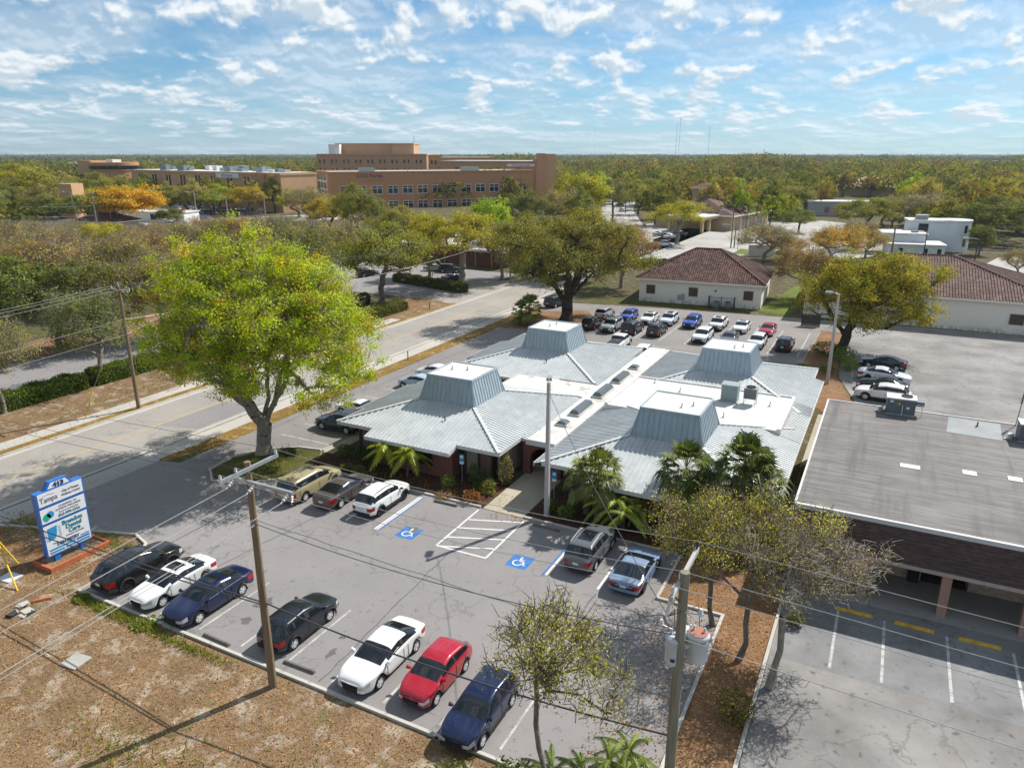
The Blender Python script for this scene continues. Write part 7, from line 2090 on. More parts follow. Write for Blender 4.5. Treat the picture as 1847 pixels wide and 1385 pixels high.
def palms_and_beds():
    palm_tree(-14.9, 41.3, 3.3, 'fan palm by the blue sign post, leftmost of the clinic fan palms', 3, 48, 1.0, 1.05, (.105, .125, .035))
    palm_tree(-15.9, 41.9, 2.5, 'short fan palm behind the leftmost one', 4, 34, .95, .95, (.12, .14, .04))
    feather_palm(-13.1, 41.4, 1.8, 'lime green cane palm clump between the fan palms', 8, 9, 1.9, (.16, .20, .025), trunks=5, wid=.26)
    palm_tree(-9.6, 42.6, 4.2, 'tall fan palm left of the leaning one, before the corrugated eave', 5, 54, 1.1, 1.15, (.07, .092, .026))
    palm_tree(-8.2, 41.6, 3.0, 'dense short fan palm between the two tall ones', 6, 44, 1.0, 1.0, (.08, .10, .03))
    palm_tree(-6.4, 42.7, 5.0, 'tallest fan palm, leaning, beside the dark mansard', 7, 56, 1.15, 1.2, (.068, .09, .025), lean=(.2, .3))
    palm_tree(-4.7, 42.6, 4.0, 'fan palm with bare reddish trunk against the shop corner', 9, 46, 1.1, 1.1, (.07, .092, .026), lean=(-.6, .3))
    p = G(955, 588); feather = palm_tree(p.x, p.y, 2.6, 'bushy fan palm at the road side of the rear lot', 12, 40, 1.1, 1.2, (.115, .14, .03), group=None)
    palm_tree(p.x - 1.6, p.y + .8, 1.7, 'low fan palm tucked beside the bushy one by the road', 13, 30, 1.0, 1.0, (.10, .125, .03), group=None)
    feather_palm(-31.4, 41.6, 2.0, 'small yellow green feather palm before the brick wall, left of a pair', 21, 30, 1.55, (.21, .23, .02), wid=.42, group='pair of feather palms before the brick wall', lean=(-.5, .1))
    feather_palm(-30.0, 41.4, 2.0, 'small yellow green feather palm before the brick wall, right of a pair', 22, 30, 1.55, (.205, .23, .02), wid=.42, group='pair of feather palms before the brick wall', lean=(.4, -.1))
    feather_palm(-8.4, 20.0, 1.0, 'low spiky palm beside the transformer pole at the bottom', 25, 14, 1.5, (.075, .11, .025), trunks=4, wid=.16)
    feather_palm(-6.2, 21.4, 1.3, 'upright green cane clump left of the transformers', 26, 10, 1.6, (.12, .16, .03), trunks=5, wid=.16)
    p = G(780, 498); feather_palm(p.x, p.y, 3.4, 'slim feather palm in the brick office car park', 27, 14, 1.7, (.15, .17, .03))
    p = G(180, 420); palm_tree(p.x, p.y, 9.5, 'dark cabbage palm before the maroon roofed house', 28, 34, 1.6, 1.7, (.06, .08, .03), group=None, trunk_r=.3)
    p = G(8, 420); palm_tree(p.x, p.y, 14, 'shaggy palm at the far left edge', 29, 36, 2.2, 2.2, (.09, .105, .035), group=None, trunk_r=.35)
    # shrubs of the front bed
    B = [(-36.7, 42.3, .55, 1.0, (.10, .13, .03), 'grassy green shrub at the left corner of the clinic wall'), (-35.0, 42.4, .8, 1.0, (.05, .075, .02), 'dark green shrub under the left eave'), (-34.0, 42.0, .6, .9, (.045, .068, .02), 'dark broad leaved shrub next to the left feather palm'),
         (-34.6, 40.1, .5, .55, (.09, .10, .03), 'low shrub at the kerb behind the gold minivan'), (-33.4, 40.0, .55, .6, (.10, .115, .035), 'low shrub at the kerb behind the grey sedan'), (-32.2, 40.0, .5, .55, (.09, .10, .03), 'low shrub at the kerb left of the white crossover'),
         (-26.1, 40.9, .55, 1.1, (.12, .16, .03), 'bright green lily clump by the left blue sign post'), (-24.9, 42.5, .45, 1.6, (.08, .11, .03), 'thin shrub against the beige wall by the blue sign'), (-23.9, 42.0, .85, 1.2, (.045, .075, .018), 'dark round shrub left of the walkway'), (-23.2, 41.5, .6, 1.0, (.13, .15, .035), 'yellow green shrub at the walkway edge'),
         (-22.75, 43.4, .55, 2.3, (.15, .135, .06), 'tall clipped brownish shrub by the entrance arch'), (-23.6, 40.0, .7, .75, (.20, .085, .035), 'rusty red brown shrub near the kerb'), (-25.6, 39.9, .8, .3, (.20, .12, .06), 'dry brown ground plant along the kerb'), (-18.2, 41.3, .5, .8, (.09, .13, .03), 'small green shrub at the foot of the light pole'),
         (-16.8, 40.6, .6, .9, (.08, .125, .025), 'spiky green shrub right of the right blue sign'), (-11.0, 41.4, .8, 1.0, (.04, .05, .02), 'dark shrub under the fan palms'), (-3.6, 52.6, .55, 1.6, (.11, .12, .03), 'narrow shrub between the corrugated roof and the shop'), (-3.5, 54.2, .4, 1.1, (.10, .11, .03), 'small shrub in the gap beside the shop wall'),
         (-26.6, 59.1, .9, 2.2, (.13, .19, .02), 'bright green shrub in the courtyard between the left pods'), (-28.0, 59.3, .8, 2.0, (.12, .17, .02), 'green courtyard shrub beside the brick link wall'),
         (-5.6, 92.6, 1.6, 1.7, (.05, .075, .02), 'dark shrub at the foot of the round oak'), (-3.4, 90.6, 1.3, 1.7, (.11, .17, .025), 'bright green shrub right of the round oak trunk'), (-2.6, 87.2, .9, 1.4, (.12, .18, .025), 'bright shrub behind the black sedan'), (-7.2, 84.5, .9, .7, (.09, .13, .03), 'low green shrub at the corner of the rear lot'), (-4.6, 85.0, .9, 1.0, (.11, .14, .03), 'spiky shrub below the tall light pole'), (-1.9, 35.4, .5, .7, (.10, .11, .03), 'weedy shrub at the kerb by the drive'),
         (-9.8, 19.0, 1.3, 1.5, (.07, .085, .025), 'tangled dark shrub left of the transformer pole'), (-12.0, 18.2, 1.1, 1.2, (.10, .115, .03), 'weedy shrub below the sparse tree'), (-3.3, 27.2, .8, 1.3, (.12, .115, .04), 'weedy growth round the leaning bare tree'), (-36.4, 20.2, .45, .16, (.12, .15, .03), 'tuft of green weeds by the kerb'), (-31.4, 20.25, .7, .14, (.14, .17, .03), 'green weeds at the kerb below the blue sedan'),
         (-39.6, 37.4, .6, .35, (.06, .075, .02), 'low weeds in the tree island'), (-41.0, 40.6, .7, .4, (.08, .085, .025), 'weeds at the foot of the tall oak')]
    for i, (x, y, r, h, c, l) in enumerate(B): bush(x, y, r, h, c, l, 300 + i, n=int(520 * max(.5, r * h)) + 160, L=.16, Wd=.085)


palms_and_beds()


def grass_tufts():
    rng = np.random.default_rng(33); P = []
    for cx_, cy_, sx, sy, n in ((-33.5, 20.1, 3.2, .35, 900), (-45, 12.5, 3, 1.6, 900), (-24, 14, 4, 1.5, 500), (-28, 19.9, 2.5, .25, 350), (-47, 24.0, 2.5, .8, 500), (-41, 24.8, 2, .6, 400), (-14, 16, 4, 1.6, 700), (-41, 38.5, 2.2, 2.4, 900), (-66, 60, 2.4, 25, 1600), (-4.4, 20, .8, 3, 400)):
        P.append(np.stack([cx_ + rng.normal(size=n) * sx * .6, cy_ + rng.normal(size=n) * sy * .6, np.full(n, .05)], 1))
    P = np.concatenate(P); P = P[~((P[:, 0] > -37.4) & (P[:, 0] < -5.4) & (P[:, 1] > 20.45))]; n = len(P)
    lean = rng.normal(size=(n, 3)) * np.array([.09, .09, 0]) + np.array([0, 0, .16]); sd = unit(rng.normal(size=(n, 3)) * np.array([1, 1, 0])) * .03
    V = np.stack([P - sd - [0, 0, .04], P + sd - [0, 0, .04], P + lean + sd * .2, P + lean - sd * .2], 1).reshape(-1, 3)
    obj_of('grass_tufts', np_mesh('grass_tufts', V, np.arange(n * 4).reshape(-1, 4), M['leaf'], np.array([[.15, .17, .035]]) * rng.uniform(.6, 1.4, (n, 1))), label='thin green and straw grass tufts in the leaf litter', cat='grass', kind='stuff').color = (1, 1, 1, 1)


grass_tufts()


def ground_leaves():
    """loose fallen leaves lying on the litter, too many to count"""
    rng = np.random.default_rng(21)
    P = np.concatenate([strewn(rng, 17000, -49, -6, 8, 20.3, .012, .05), strewn(rng, 4000, -49, -38.6, 20.3, 25.2, .012, .05), strewn(rng, 4500, -8.5, -2.9, 15, 39, .03, .06), strewn(rng, 2500, -49.2, -47.4, 36, 90, .025, .05), strewn(rng, 4200, -70, -61, 25, 95, .012, .05), strewn(rng, 900, -36, -20, 39.7, 42, .03, .05), strewn(rng, 160, -21.6, -18.6, 38.3, 39.6, .02, .04), strewn(rng, 900, -7, -2.2, 64, 100, .03, .05), strewn(rng, 300, -37, -6, 20.7, 39, .018, .024)])
    n = len(P); V, F = leaf_quads(rng, P, np.full(n, .095), np.full(n, .06), 2.6)
    base = np.array([[.30, .15, .05], [.36, .20, .09], [.22, .11, .05], [.42, .27, .14], [.15, .08, .04]])[rng.integers(0, 5, n)]
    obj_of('fallen_leaves', np_mesh('fallen_leaves', V, F, M['leaf'], base * rng.uniform(.7, 1.25, (n, 1))), label='brown and orange fallen leaves strewn over verges and beds', cat='leaves', kind='stuff').color = (1, 1, 1, 1)


ground_leaves()
# ================================================================ POLES, WIRES, SIGNS, SMALL THINGS
def insulator(root, p, h=.22, r=.07, mat='porcelain', horiz=None):
    m = MB()
    if horiz is None: m.lathe([(r * .5, 0), (r * .5, h * .3), (r, h * .35), (r * .6, h * .55), (r * .9, h * .65), (r * .5, h)], tuple(p), n=10)
    else:
        a = Vector(p); d = Vector(horiz).normalized() * (h / 4)
        m.tube([a, a + d * .6, a + d, a + d * 1.6, a + d * 2, a + d * 2.6, a + d * 3, a + d * 4], [r * .4, r, r * .4, r, r * .4, r, r * .4, r * .3], 8)
    return m.build('insulator', M[mat], root)


def z_at(x, y, py):
    lo, hi = 0.0, 20.0
    for _ in range(40):
        m = (lo + hi) / 2
        if project((x, y, m))[1] > py: lo = m
        else: hi = m
    return lo


def wire(a, b, sag, r, mat, label, group=None):
    return MB().tube(wire_pts(a, b, sag, 16), r, 5, False).build('power_line', M[mat], label=label, cat='wire', group=group)


def utility_poles():
    # --- the wooden pole by the lower kerb
    bx, by, H = -22.3, 19.8, 11.0
    o = empty('utility_pole', (bx, by, 0), 0, 'brown wooden power pole with two pale crossarms at the lower kerb', 'power pole')
    def lz(v): return Vector((v.x - bx, v.y - by, v.z))
    MB().tube([(0, 0, 0), (0, 0, H * .5), (0, 0, H)], [.19, .165, .135], 14).build('pole', M['pole_wood'], o)
    a1, b1 = lz(G(374, 866, 10.75)), lz(G(498, 820, 10.75)); a1.x = b1.x = .16
    ar = MB().bar(a1, b1, .11, .15).build('crossarm', M['steel'], o)
    a2, b2 = lz(G(409, 865, 10.2)), lz(G(511, 899, 10.2)); a2.y = b2.y = -.17
    ar2 = MB().bar(a2, b2, .12, .13).build('crossarm', M['steel'], o)
    tips = []
    for t in (.03, .28, .97): p = a1.lerp(b1, t) + Vector((0, 0, .08)); insulator(o, p); tips.append(p + Vector((0, 0, .22)))
    dead = []
    for t in (.06, .40, .95): p = a2.lerp(b2, t) + Vector((0, -.06, -.06)); insulator(o, p, .5, .09, horiz=(0, -1, -.45)); insulator(o, p + Vector((.18, 0, -.02)), .35, .07, 'steel', (0.2, -.4, -1)); dead.append(p + Vector((0, -.45, -.2)))
    MB().bar((0, -.1, 9.6), a2.lerp(b2, .2), .03, .03).build('brace', M['steel'], o)
    MB().bar((.1, .0, 9.9), a1.lerp(b1, .25), .03, .03).build('brace', M['steel'], o)
    zn = 8.2; insulator(o, (.12, -.12, zn), .2, .06, 'steel', (.3, -1, 0))
    base = Vector((bx, by, 0)); g = 'bare wires on the wooden pole by the lower kerb'
    names = ('left', 'middle', 'right')
    for i, p in enumerate(dead):
        q = base + p; wire(q, (q.x - .1, -60, q.z + .2), .9, .014, 'wire_pale', 'bare pale wire leaving the crossarm towards the lower left, %s of three' % names[i], g)
    wire((bx, by - .1, zn), (bx - .1, -60, zn + .2), 1.0, .013, 'wire_pale', 'bare pale wire leaving the wooden pole below its crossarms', g)
    # --- the transformer pole
    tx, ty, TH = -4.35, 20.2, 10.7
    t = empty('utility_pole', (tx, ty, 0), 0, 'grey wooden power pole carrying transformers at lower right', 'power pole')
    MB().tube([(0, 0, 0), (0, 0, TH)], [.19, .15], 14).build('pole', M['grey_wood'], t)
    la = lambda v: Vector((v.x - tx, v.y - ty, v.z))
    a, b = la(G(1187, 1074, 10.3)), la(G(1263, 991, 10.3)); a.x = b.x = -.14
    MB().bar(a, b, .12, .16).build('crossarm', M['concrete_pole'], t)
    ttips = []
    for q in (.05, .34, .97): p = a.lerp(b, q) + Vector((0, 0, .08)); insulator(t, p, .26, .08, 'porcelain' if q < .9 else 'dark_metal'); ttips.append(p + Vector((0, 0, .26)))
    a2_, b2_ = a + Vector((.02, .2, -.85)), Vector((-.1, .1, 9.5))
    MB().bar(a.lerp(b, .1) + Vector((0, 0, -.05)), b2_, .05, .05).build('brace', M['grey_wood'], t)
    for z, s in ((9.35, 1), (8.6, -1)):
        MB().tube([(.12 * s, -.1, z), (.55 * s, -.14, z + .1)], .025, 6).build('standoff', M['steel'], t); insulator(t, (.6 * s, -.15, z + .05), .26, .09)
    for q in (.12, .3): p = a.lerp(b, q); m = MB(); m.tube([p + Vector((-.1, -.05, -.1)), p + Vector((-.14, -.1, -.75))], .05, 8); m.build('fuse_cutout', M['porcelain'], t)
    tops = []
    for k, (px, py, rr, hh) in enumerate(((1215, 1172, .27, 1.0), (1264, 1166, .34, 1.05), (1251, 1128, .26, .9))):
        c = la(G(px, py, 7.75)); c = Vector((c.x, c.y, 7.3)); d = Vector((c.x, c.y, 0))
        if d.length > .75: c.x *= .72 / d.length; c.y *= .72 / d.length
        tr = obj_of('transformer', MB().lathe([(rr * .9, 0), (rr, .06), (rr, hh * .86), (rr * 1.06, hh * .87), (rr * 1.06, hh * .91), (rr * .9, hh * .98), (rr * .2, hh)], n=24).mesh('transformer', M['tank_grey'], True), t); tr.location = c
        for sx in (-.5, .5): insulator(tr, (sx * rr, .05, hh * .93), .24, .055)
        MB().tube([(rr * .4, -rr * .95, hh * .75), (rr * .75, -rr * .72, hh * .78), (rr * .95, -rr * .35, hh * .75)], .025, 6).build('bushing', M['steel'], tr)
        MB().bar((0, 0, hh * .6), (-c.x * .75, -c.y * .75, hh * .6), .1, .12).build('bracket', M['steel'], tr)
        if k == 1: MB().lathe([(rr * .9, 0), (rr * .55, .012)], (0, 0, hh * 1.0), n=20).build('rusty_lid', M['rust'], tr)
        if k == 0: m = MB(); m.box(-.02, .12, -rr - .012, -rr + .01, .18, .3); m.build('number_tag', M['ink_navy'], tr)
        q = tr.location + Vector((0, 0, hh + .2)); MB().tube([q, q + Vector((-.1, .1, .7)), Vector(a.lerp(b, .12)) + Vector((-.1, -.1, -.8))], .014, 5, False).build('jumper', M['wire_dark'], t)
    g = 'wires between the wooden pole and the transformer pole'; tb = Vector((tx, ty, 0))
    for i in range(3): wire(base + tips[i], tb + ttips[i], .35, .011, 'wire_pale', 'thin wire from the wooden pole to the transformer pole, %s of three' % ('first', 'second', 'third')[i], g)
    wire((bx, by, zn), (tx, ty, 8.4), .5, .016, 'wire_dark', 'lower thin wire slung between the two power poles above the cars', g)
    g = 'wires running right from the transformer pole'
    for i in range(3): q = tb + ttips[i]; wire(q, (58, q.y + .2, q.z + .2), .8, .011, 'wire_pale', 'thin wire running right over the concrete drive, %s of three' % ('first', 'second', 'third')[i], g)
    wire((tx, ty, 8.3), (58, 20.4, 8.6), .9, .014, 'wire_pale', 'lower wire running right over the yellow wheel stops', g)
    g = 'wires running left from the wooden pole'
    for i in range(3): q = base + tips[i]; wire(q, (-105, q.y + .5, q.z + .3), 1.2, .010, 'wire_dark', 'thin wire running left above the roadside sign, %s of three' % ('first', 'second', 'third')[i], g)
    zc = z_at(bx, by, 1086)
    g = 'thick black cables across the lower left'
    wire((bx + .2, by, zc), (-96, by + .8, zc + .3), 1.0, .034, 'wire_dark', 'thick black cable crossing in front of the sign to the wooden pole, upper one', g)
    wire((bx + .2, by, zc - .12), (-96, by + .8, zc + .1), 1.35, .03, 'wire_dark', 'thick black cable crossing in front of the sign, lower one', g)
    wire((bx + .2, by, zc), (tx, ty, zc + .1), .45, .036, 'wire_dark', 'thick black cable from the wooden pole down past the white sedan', g)
    # --- roadside pole across the road
    px_, py_, h = -61.4, 42.5, 11.6
    o = empty('utility_pole', (px_, py_, 0), 0, 'slender wooden power pole on the far verge, left of the tall oak', 'power pole')
    MB().tube([(0, 0, 0), (-.15, 0, h)], [.18, .13], 12).build('pole', M['pole_wood'], o)
    MB().bar((-1.35, .12, h - .35), (1.15, .12, h - .35), .10, .12).build('crossarm', M['steel'], o)
    P = []
    for x in (-1.3, -.3, 1.1): insulator(o, (x, .12, h - .3)); P.append(Vector((px_ + x, py_ + .1, h - .06)))
    MB().tube([(-.1, .1, h - .3), (-.35, .1, h + .35)], .03, 6).build('top_pin', M['steel'], o)
    n2 = Vector((-62.6, 121.5, 10.6)); g = 'wires along the far side of the road'
    for i, p in enumerate(P):
        wire(p, (p.x - .3, -70, p.z), 1.6, .014, 'wire_pale', 'wire from the far verge pole towards the lower left, %s of three' % ('first', 'second', 'third')[i], g)
        wire(p, n2 + Vector((i * .5 - .5, 0, .3)), 1.2, .010, 'wire_dark', 'wire from the far verge pole to the slim street pole, %s of three' % ('first', 'second', 'third')[i], g)
    wire((px_, py_, 8.6), (px_ - .3, -70, 8.6), 1.8, .015, 'wire_pale', 'lower cable from the far verge pole towards the lower left', g)
    wire((px_, py_, 8.6), n2 + Vector((0, 0, -2)), 1.4, .015, 'wire_pale', 'lower cable from the far verge pole to the slim street pole', g)
    wire((px_, py_, 7.2), (px_ - .3, -70, 7.2), 1.6, .015, 'wire_pale', 'lowest cable from the far verge pole towards the lower left', g)
    MB().tube([(px_ - .05, py_ - .05, 7.2), (-72, 62, 7.6)], .02, 5, False).build('power_line', M['wire_pale'], label='service wire from the far verge pole into the trees', cat='wire')
    gy = G(154, 756); gt = G(164, 713, 2.3)
    MB().tube([gy, gy.lerp(Vector((gy.x - .2, gy.y + 1.3, 2.4)), 1)], .05, 8).build('guy_guard', M['yellow_plastic'], label='yellow guy wire guard left of the far verge pole', cat='guy guard', group='yellow guy guards')
    MB().tube([gy + Vector((-.2, 1.3, 2.4)), (px_ - .1, py_, 9.0)], .014, 5, False).build('guy_wire', M['wire_pale'], label='steel guy wire from the yellow guard up to the far verge pole', cat='wire')
    # yellow guards at the left edge
    for i, (e, s, l) in enumerate((((32, 1066), (-8, 968), 'yellow guy wire guard in the leaf litter at the left edge, nearer one'), ((33, 1016), (-4, 974), 'yellow guy wire guard at the left edge, farther one'))):
        p = G(*e); q = G(*s, 1.9 if i == 0 else 1.5)
        MB().tube([p, q], .045, 8).build('guy_guard', M['yellow_plastic'], label=l, cat='guy guard', group='yellow guy guards')
    # the slim street pole and the lone light poles
    o = empty('utility_pole', (-62.6, 121.5, 0), 0, 'slim grey street pole before the brick office', 'power pole')
    MB().tube([(0, 0, 0), (0, 0, 11.2)], [.17, .12], 10).build('pole', M['grey_wood'], o); MB().bar((-.9, 0, 10.7), (.9, 0, 10.7), .1, .1).build('crossarm', M['grey_wood'], o)


utility_poles()


def lamp_post(x, y, h, label, arm=(0, -1), L=1.0, mat='concrete_pole', r=.16, square=True, two=False, group=None, s=1.0):
    o = empty('light_pole', (x, y, 0), 0, label, 'light pole', group); m = MB(); t = r * .6
    if square: m.hexa([(-r, -r, 0), (r, -r, 0), (r, r, 0), (-r, r, 0), (-t, -t, h), (t, -t, h), (t, t, h), (-t, t, h)])
    else: m.tube([(0, 0, 0), (0, 0, h)], [r, t], 10)
    m.build('pole', M[mat], o); a = Vector((arm[0], arm[1], 0)).normalized()
    for sg in ((1, -1) if two else (1,)):
        MB().tube([(0, 0, h - .15), tuple(a * sg * L * .5 + Vector((0, 0, h + .05))), tuple(a * sg * L + Vector((0, 0, h + .05)))], .045 * s, 6).build('arm', M['steel'], o)
        c = a * sg * (L + .3 * s); MB().cbox((c.x, c.y, h + .03), (.65 * s, .34 * s, .2 * s), math.atan2(a.y, a.x)).build('lamp_head', M['grey_metal'], o)
    return o


def light_poles():
    o = lamp_post(-18.1, 40.4, 9.3, 'tall pale square concrete light pole beside the entrance walkway', (-.25, .6), .5, r=.155)
    wire((-18.0, 40.3, 8.6), (-4.5, 20.4, 8.4), .5, .016, 'wire_dark', 'service wire from the square light pole to the transformer pole')
    lamp_post(-4.25, 80.6, 9.5, 'tall round pale light pole in front of the round oak', (-1, .3), .7, r=.2, square=False)
    for px, py, top, l in ((30, 428, 368, 'grey street lamp at the far left edge'), (139, 415, 346, 'grey street lamp behind the tan pylon at left'), (292, 404, 344, 'street lamp just right of the orange yellow tree'), (356, 398, 346, 'street lamp at the front of the hospital car park, left'), (412, 398, 354, 'street lamp at the front of the hospital car park, right'), (1318, 447, 380, 'dark pole pair in front of the tan bank, left'), (1324, 447, 406, 'dark pole pair in front of the tan bank, right'), (1664, 470, 418, 'slim dark lamp in front of the white modern building'), (1757, 476, 430, 'short dark lamp right of the curved white wall'), (1128, 385, 330, 'slim lamp by the curving far road'), (480, 398, 350, 'slim lamp beside the hospital entrance sign')):
        p = G(px, py); d = math.hypot(p.x, p.y); h = W(px, top, d).z
        lamp_post(p.x, p.y, h, l, (-.8, -.4), 2.2, 'steel' if px < 1000 else 'dark_metal', .16, False, group='street lamps', s=2.0)
    for px, py, top, l in ((178, 425, 345, 'pale wooden pole left of the maroon roofed house'), (204, 418, 352, 'dark topped wooden pole with crossarm by the maroon roofed house'), (1606, 470, 408, 'dark pole left of the white modern building'), (473, 412, 375, 'short dark pole above the tall oak')):
        p = G(px, py); d = math.hypot(p.x, p.y); h = W(px, top, d).z; o = empty('utility_pole', (p.x, p.y, 0), 0, l, 'power pole', 'distant wooden poles')
        MB().tube([(0, 0, 0), (0, 0, h)], [.22, .16], 8).build('pole', M['grey_wood'], o); MB().bar((-1.3, 0, h - .6), (1.3, 0, h - .6), .14, .14).build('crossarm', M['steel'], o)
    a = G(178, 425); b = G(30, 428); wire((a.x, a.y, 8.5), (a.x - 60, a.y - 20, 9.5), 1, .05, 'wire_pale', 'pale wire across the trees at the far left, upper one', 'far left wires'); wire((a.x, a.y, 5.8), (a.x - 60, a.y - 20, 6.0), 1, .05, 'wire_pale', 'pale wire across the trees at the far left, lower one', 'far left wires')
    # street name signs on the mast arms at the crossing
    M['sign_green'] = plain('street_sign_green', (.01, .22, .15), .4)
    for px, py, top, l in ((452, 386, 358, 'green street name sign on a mast left of the hospital entrance sign'), (536, 380, 362, 'green street name sign right of the hospital entrance sign')):
        p = G(px, py); d = math.hypot(p.x, p.y); z = W(px, (top + 368) / 2, d).z; o = empty('street_sign', (p.x, p.y, 0), YAW, l, 'sign', 'street name signs at the crossing')
        MB().tube([(0, 0, 0), (0, 0, z + 3)], [.2, .14], 8).build('pole', M['steel'], o); MB().box(.3, 3.6, -.08, .0, z - .6, z + .6).build('panel', M['sign_green'], o); MB().tube([(0, .05, z + .7), (4.5, .05, z + .8)], .08, 6).build('arm', M['steel'], o)


light_poles()


def monument_sign():
    o = empty('roadside_sign', (-41.35, 22.75, 0), R(90), 'tall blue framed sign with three white tenant panels and the number 413', 'sign')
    w = 1.38
    for x in (-.78, .78): MB().box(x - .17, x + .17, -.13, .13, 0, .62).build('post', M['sign_blue'], o)
    f = MB(); f.box(-w, w, -.17, .17, .6, 2.62); f.box(-w - .01, w + .01, -.19, .19, 2.64, 3.66); f.box(-w - .02, w + .02, -.21, .21, 3.68, 4.62)
    f.hexa([(-.8, -.16, 4.62), (.8, -.16, 4.62), (.8, .16, 4.62), (-.8, .16, 4.62), (-.52, -.16, 5.06), (.52, -.16, 5.06), (.52, .16, 5.06), (-.52, .16, 5.06)]); f.build('cabinet', M['sign_blue'], o)
    T_ = lambda b, s, m, x, y, z, **k: set_text(b, s, M[m], pn, (x, y, z), (math.pi / 2, 0, 0), **k)
    pn = MB().hexa([(-.66, -.175, 4.66), (.66, -.175, 4.66), (.66, -.162, 4.66), (-.66, -.162, 4.66), (-.44, -.175, 4.98), (.44, -.175, 4.98), (.44, -.162, 4.98), (-.44, -.162, 4.98)]).build('number_panel', M['sign_white'], o)
    T_('413', .34, 'ink_navy', 0, -.185, 4.81, bold=.02, sx=1.25)
    pn = MB().box(-w + .07, w - .07, -.225, -.212, 3.78, 4.57).build('panel', M['sign_white'], o)
    T_('Tampa', .46, 'ink_grey', -.72, -.235, 4.12, sx=.82); T_('City of Tampa', .185, 'ink_grey', .60, -.235, 4.28, bold=.003, sx=.95); T_('Wellness Center', .175, 'ink_grey', .60, -.235, 4.05, bold=.003, sx=.95)
    m = MB(); m.tube([(-1.15, -.233, 4.30), (-.75, -.233, 4.42), (-.35, -.233, 4.36)], .008, 5); m.build('swash', M['ink_grey'], pn)
    pn = MB().box(-w + .06, w - .06, -.205, -.192, 2.72, 3.60).build('panel', M['sign_white'], o)
    T_('LEARNING TO', .14, 'ink_grey', .30, -.215, 3.46, spacing=1.25); T_('ACHIEVE WELLNESS', .15, 'ink_grey', .30, -.215, 3.28, spacing=1.15); T_('Therapy for the whole family', .10, 'ink_grey', .30, -.215, 3.10); T_('813-999-1316', .23, 'ink_teal', .30, -.215, 2.89, bold=.006)
    def drop(mat, cx, cz, r, turn):
        q = MB(); n = 18; pts = []
        for i in range(n): a = 2 * math.pi * i / n; rr = r * (.55 + .45 * abs(math.sin(a / 2)) ** .7); pts.append((cx + rr * math.sin(a + turn), cz - rr * math.cos(a + turn)))
        q.face([(x, -.214, z) for x, z in pts]); q.face([(x, -.206, z) for x, z in reversed(pts)]); q.build('emblem', M[mat], pn)
    drop('ink_green', -.98, 3.02, .26, .6); drop('ink_blue', -.80, 3.14, .24, -.9)
    pn = MB().box(-w + .07, w - .07, -.185, -.172, .68, 2.55).build('panel', M['sign_white'], o)
    T_('Brandon', .36, 'ink_teal', .38, -.195, 2.33, bold=.012); T_('Dental', .36, 'ink_teal', .42, -.195, 2.02, bold=.012); T_('Care', .36, 'ink_teal', .42, -.195, 1.73, bold=.012)
    T_('Cosmetic and Family', .13, 'ink_grey', .42, -.195, 1.50); T_('General', .11, 'ink_grey', -.75, -.195, 1.34); T_('DENTISTRY', .26, 'ink_navy', -.05, -.195, 1.20, bold=.008)
    q = MB(); q.face([(x, -.193, z) for x, z in ((-1.15, 1.55), (-.72, 1.62), (-.60, 1.95), (-.55, 2.38), (-1.12, 2.34))]); q.face([(x, -.187, z) for x, z in ((-1.15, 1.55), (-1.12, 2.34), (-.55, 2.38), (-.60, 1.95), (-.72, 1.62))]); q.build('emblem', M['ink_blue'], pn)
    q = MB()
    for i in range(8): q.box(-.50, -.36, -.193, -.186, 1.66 + i * .085, 1.69 + i * .085); q.box(-1.26, -1.19, -.193, -.186, 1.58 + i * .085, 1.61 + i * .085)
    q.build('emblem_lines', M['ink_blue'], pn)
    for x0, x1, z0, z1, mt in ((-1.2, 0.35, .93, 1.04, 'ink_blue'), (.42, 1.22, .93, 1.04, 'sign_blue'), (-1.2, -.35, .75, .86, 'ink_blue'), (-.25, 1.22, .75, .86, 'ink_blue'), (-.1, .35, 1.08, 1.14, 'ink_blue'), (.7, 1.22, 1.10, 1.16, 'sign_blue')): MB().box(x0, x1, -.194, -.186, z0, z1).build('text_bar', M[mt], pn)
    b = MB()
    for x0, x1, y0, y1 in ((-1.75, 1.95, -.95, -.80), (-1.75, 1.95, .75, .9), (-1.75, -1.6, -.8, .75), (1.8, 1.95, -.8, .75)): b.box(x0, x1, y0, y1, 0, .32)
    b.build('planter_border', M['red_edging'], None, loc=(-41.35, 22.75, 0), rz=R(90), label='low red edging around the foot of the blue sign', cat='planter')
    MB().box(-1.6, 1.8, -.8, .75, 0, .2).build('planter_soil', M['litter'], None, loc=(-41.35, 22.75, 0), rz=R(90), kind='structure')


monument_sign()


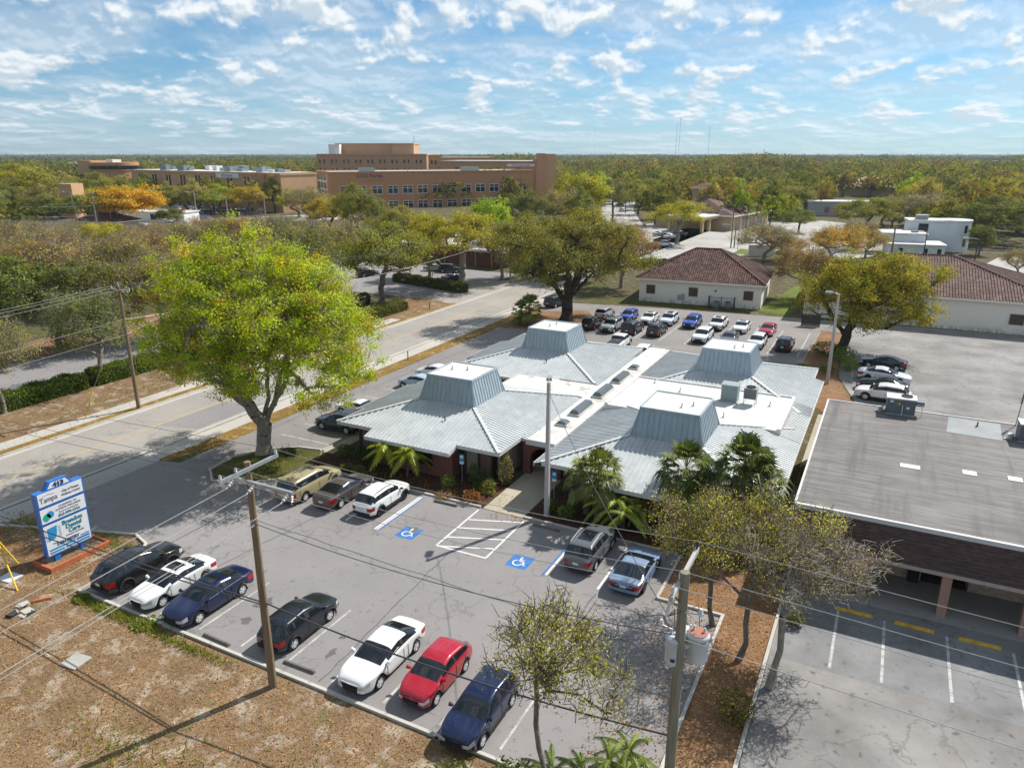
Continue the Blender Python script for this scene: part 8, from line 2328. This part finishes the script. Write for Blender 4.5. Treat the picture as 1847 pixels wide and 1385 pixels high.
def small_things():
    for px, py, z, l in ((834, 871, 2.25, 'small blue and white parking sign on a post before the beige wall'), (999, 903, 2.2, 'small blue and white parking sign on a post right of the light pole')):
        p = G(px, py); o = empty('parking_sign', (p.x, p.y, 0), R(12), l, 'sign', 'blue parking signs')
        MB().tube([(0, 0, 0), (0, 0, z)], .03, 6).build('post', M['steel'], o); MB().box(-.17, .17, -.05, -.035, z - .5, z + .02).build('panel', M['paint_blue'] if False else M['ink_blue'], o)
        MB().box(-.10, .10, -.06, -.052, z - .25, z - .06).build('symbol', M['sign_white'], o); MB().box(-.16, .16, -.05, -.036, z - .72, z - .53).build('plate', M['sign_white'], o)
    for px, py, s, mat, l in ((137, 1193, (1.0, .95), 'pale_concrete', 'square pale concrete lid in the leaf litter at the bottom'), (18, 1042, (1.05, .85), 'tank_grey', 'blue grey utility lid under the yellow guy guards')):
        p = G(px, py); m = MB(); m.box(-s[0] / 2, s[0] / 2, -s[1] / 2, s[1] / 2, 0, .06); o = m.build('utility_cover', M[mat], loc=(p.x, p.y, .004), rz=.1, label=l, cat='utility cover')
    p = G(76, 1083); MB().hexa([(-.45, -.12, 0), (.45, -.12, 0), (.4, .12, 0), (-.4, .12, 0), (-.42, -.08, .12), (.42, -.08, .14), (.38, .08, .14), (-.38, .08, .12)]).build('broken_edging', M['red_edging'], loc=(p.x, p.y, .004), rz=.9, label='broken red edging block lying in the litter left of the white sedan', cat='kerb block')
    rr = random.Random(8); p = G(38, 1102); o = empty('rubble_pile', (p.x, p.y, 0), 0, 'pale broken concrete and scrap left of the black wagon', 'rubble')
    for i in range(9):
        a, b = rr.uniform(-.7, .7), rr.uniform(-.5, .5); MB().hexa([(a + x * rr.uniform(.12, .3), b + y * rr.uniform(.12, .3), z) for z in (0, rr.uniform(.06, .16)) for x, y in ((-1, -1), (1, -1), (1, 1), (-1, 1))]).build('chunk', M['concrete' if i % 3 else 'dark_metal'], o)
    for px, py, l in ((736, 650, 'small orange marker post on the road verge'), (775, 558, 'dark marker post across the road by the hedge end')):
        p = G(px, py); o = empty('marker_post', (p.x, p.y, 0), 0, l, 'marker post'); MB().tube([(0, 0, 0), (0, 0, .95)], .06, 8).build('post', M['rust'] if px < 750 else M['dark_metal'], o); MB().tube([(0, 0, .951), (0, 0, 1.1)], .062, 8).build('cap', M['dark_metal'], o)
    # concrete blocks by the end kerb near the transformers
    p = G(1262, 1180); MB().hexa([(-.15, -.55, 0), (.15, -.55, 0), (.15, .55, 0), (-.15, .55, 0), (-.13, -.52, .18), (.13, -.52, .18), (.13, .52, .18), (-.13, .52, .18)]).build('kerb_block', M['kerb'], loc=(-5.6, 31.4, .03), rz=.35, label='loose pale kerb block in the orange leaves', cat='kerb block')
    o = empty('stop_sign', G(1330, 452), YAW + .3, 'small red stop sign by the bank crossing', 'sign'); MB().tube([(0, 0, 0), (0, 0, 2.6)], .06, 6).build('post', M['dark_metal'], o)
    m = MB(); q = [(.45 * math.cos(R(22.5 + 45 * i)), 2.6 + .45 * math.sin(R(22.5 + 45 * i))) for i in range(8)]; m.face([(x, -.09, z) for x, z in q]); m.face([(x, -.07, z) for x, z in reversed(q)]); m.build('panel', M['stop_red'], o)
    MB().box(-3, 3, -.2, .2, 0, 2.6).build('white_billboard', M['sign_white'], None, loc=G(1372, 462), rz=YAW, label='low white sign board on the lawn before the bank', cat='sign')


small_things()


# ================================================================ THE AIR
def haze():
    m = bpy.data.materials.new('haze'); m.use_nodes = True; nt = m.node_tree; nt.nodes.clear()
    out = nt.nodes.new('ShaderNodeOutputMaterial'); v = nt.nodes.new('ShaderNodeVolumePrincipled')
    v.inputs['Color'].default_value = (.70, .86, 1.0, 1); v.inputs['Density'].default_value = .00008; v.inputs['Anisotropy'].default_value = .2
    nt.links.new(v.outputs[0], out.inputs['Volume'])
    MB().box(-5600, 5600, -5600, 5600, -1.5, 260).build('haze', m, label='thin blue air over the wooded plain', kind='stuff')


haze()
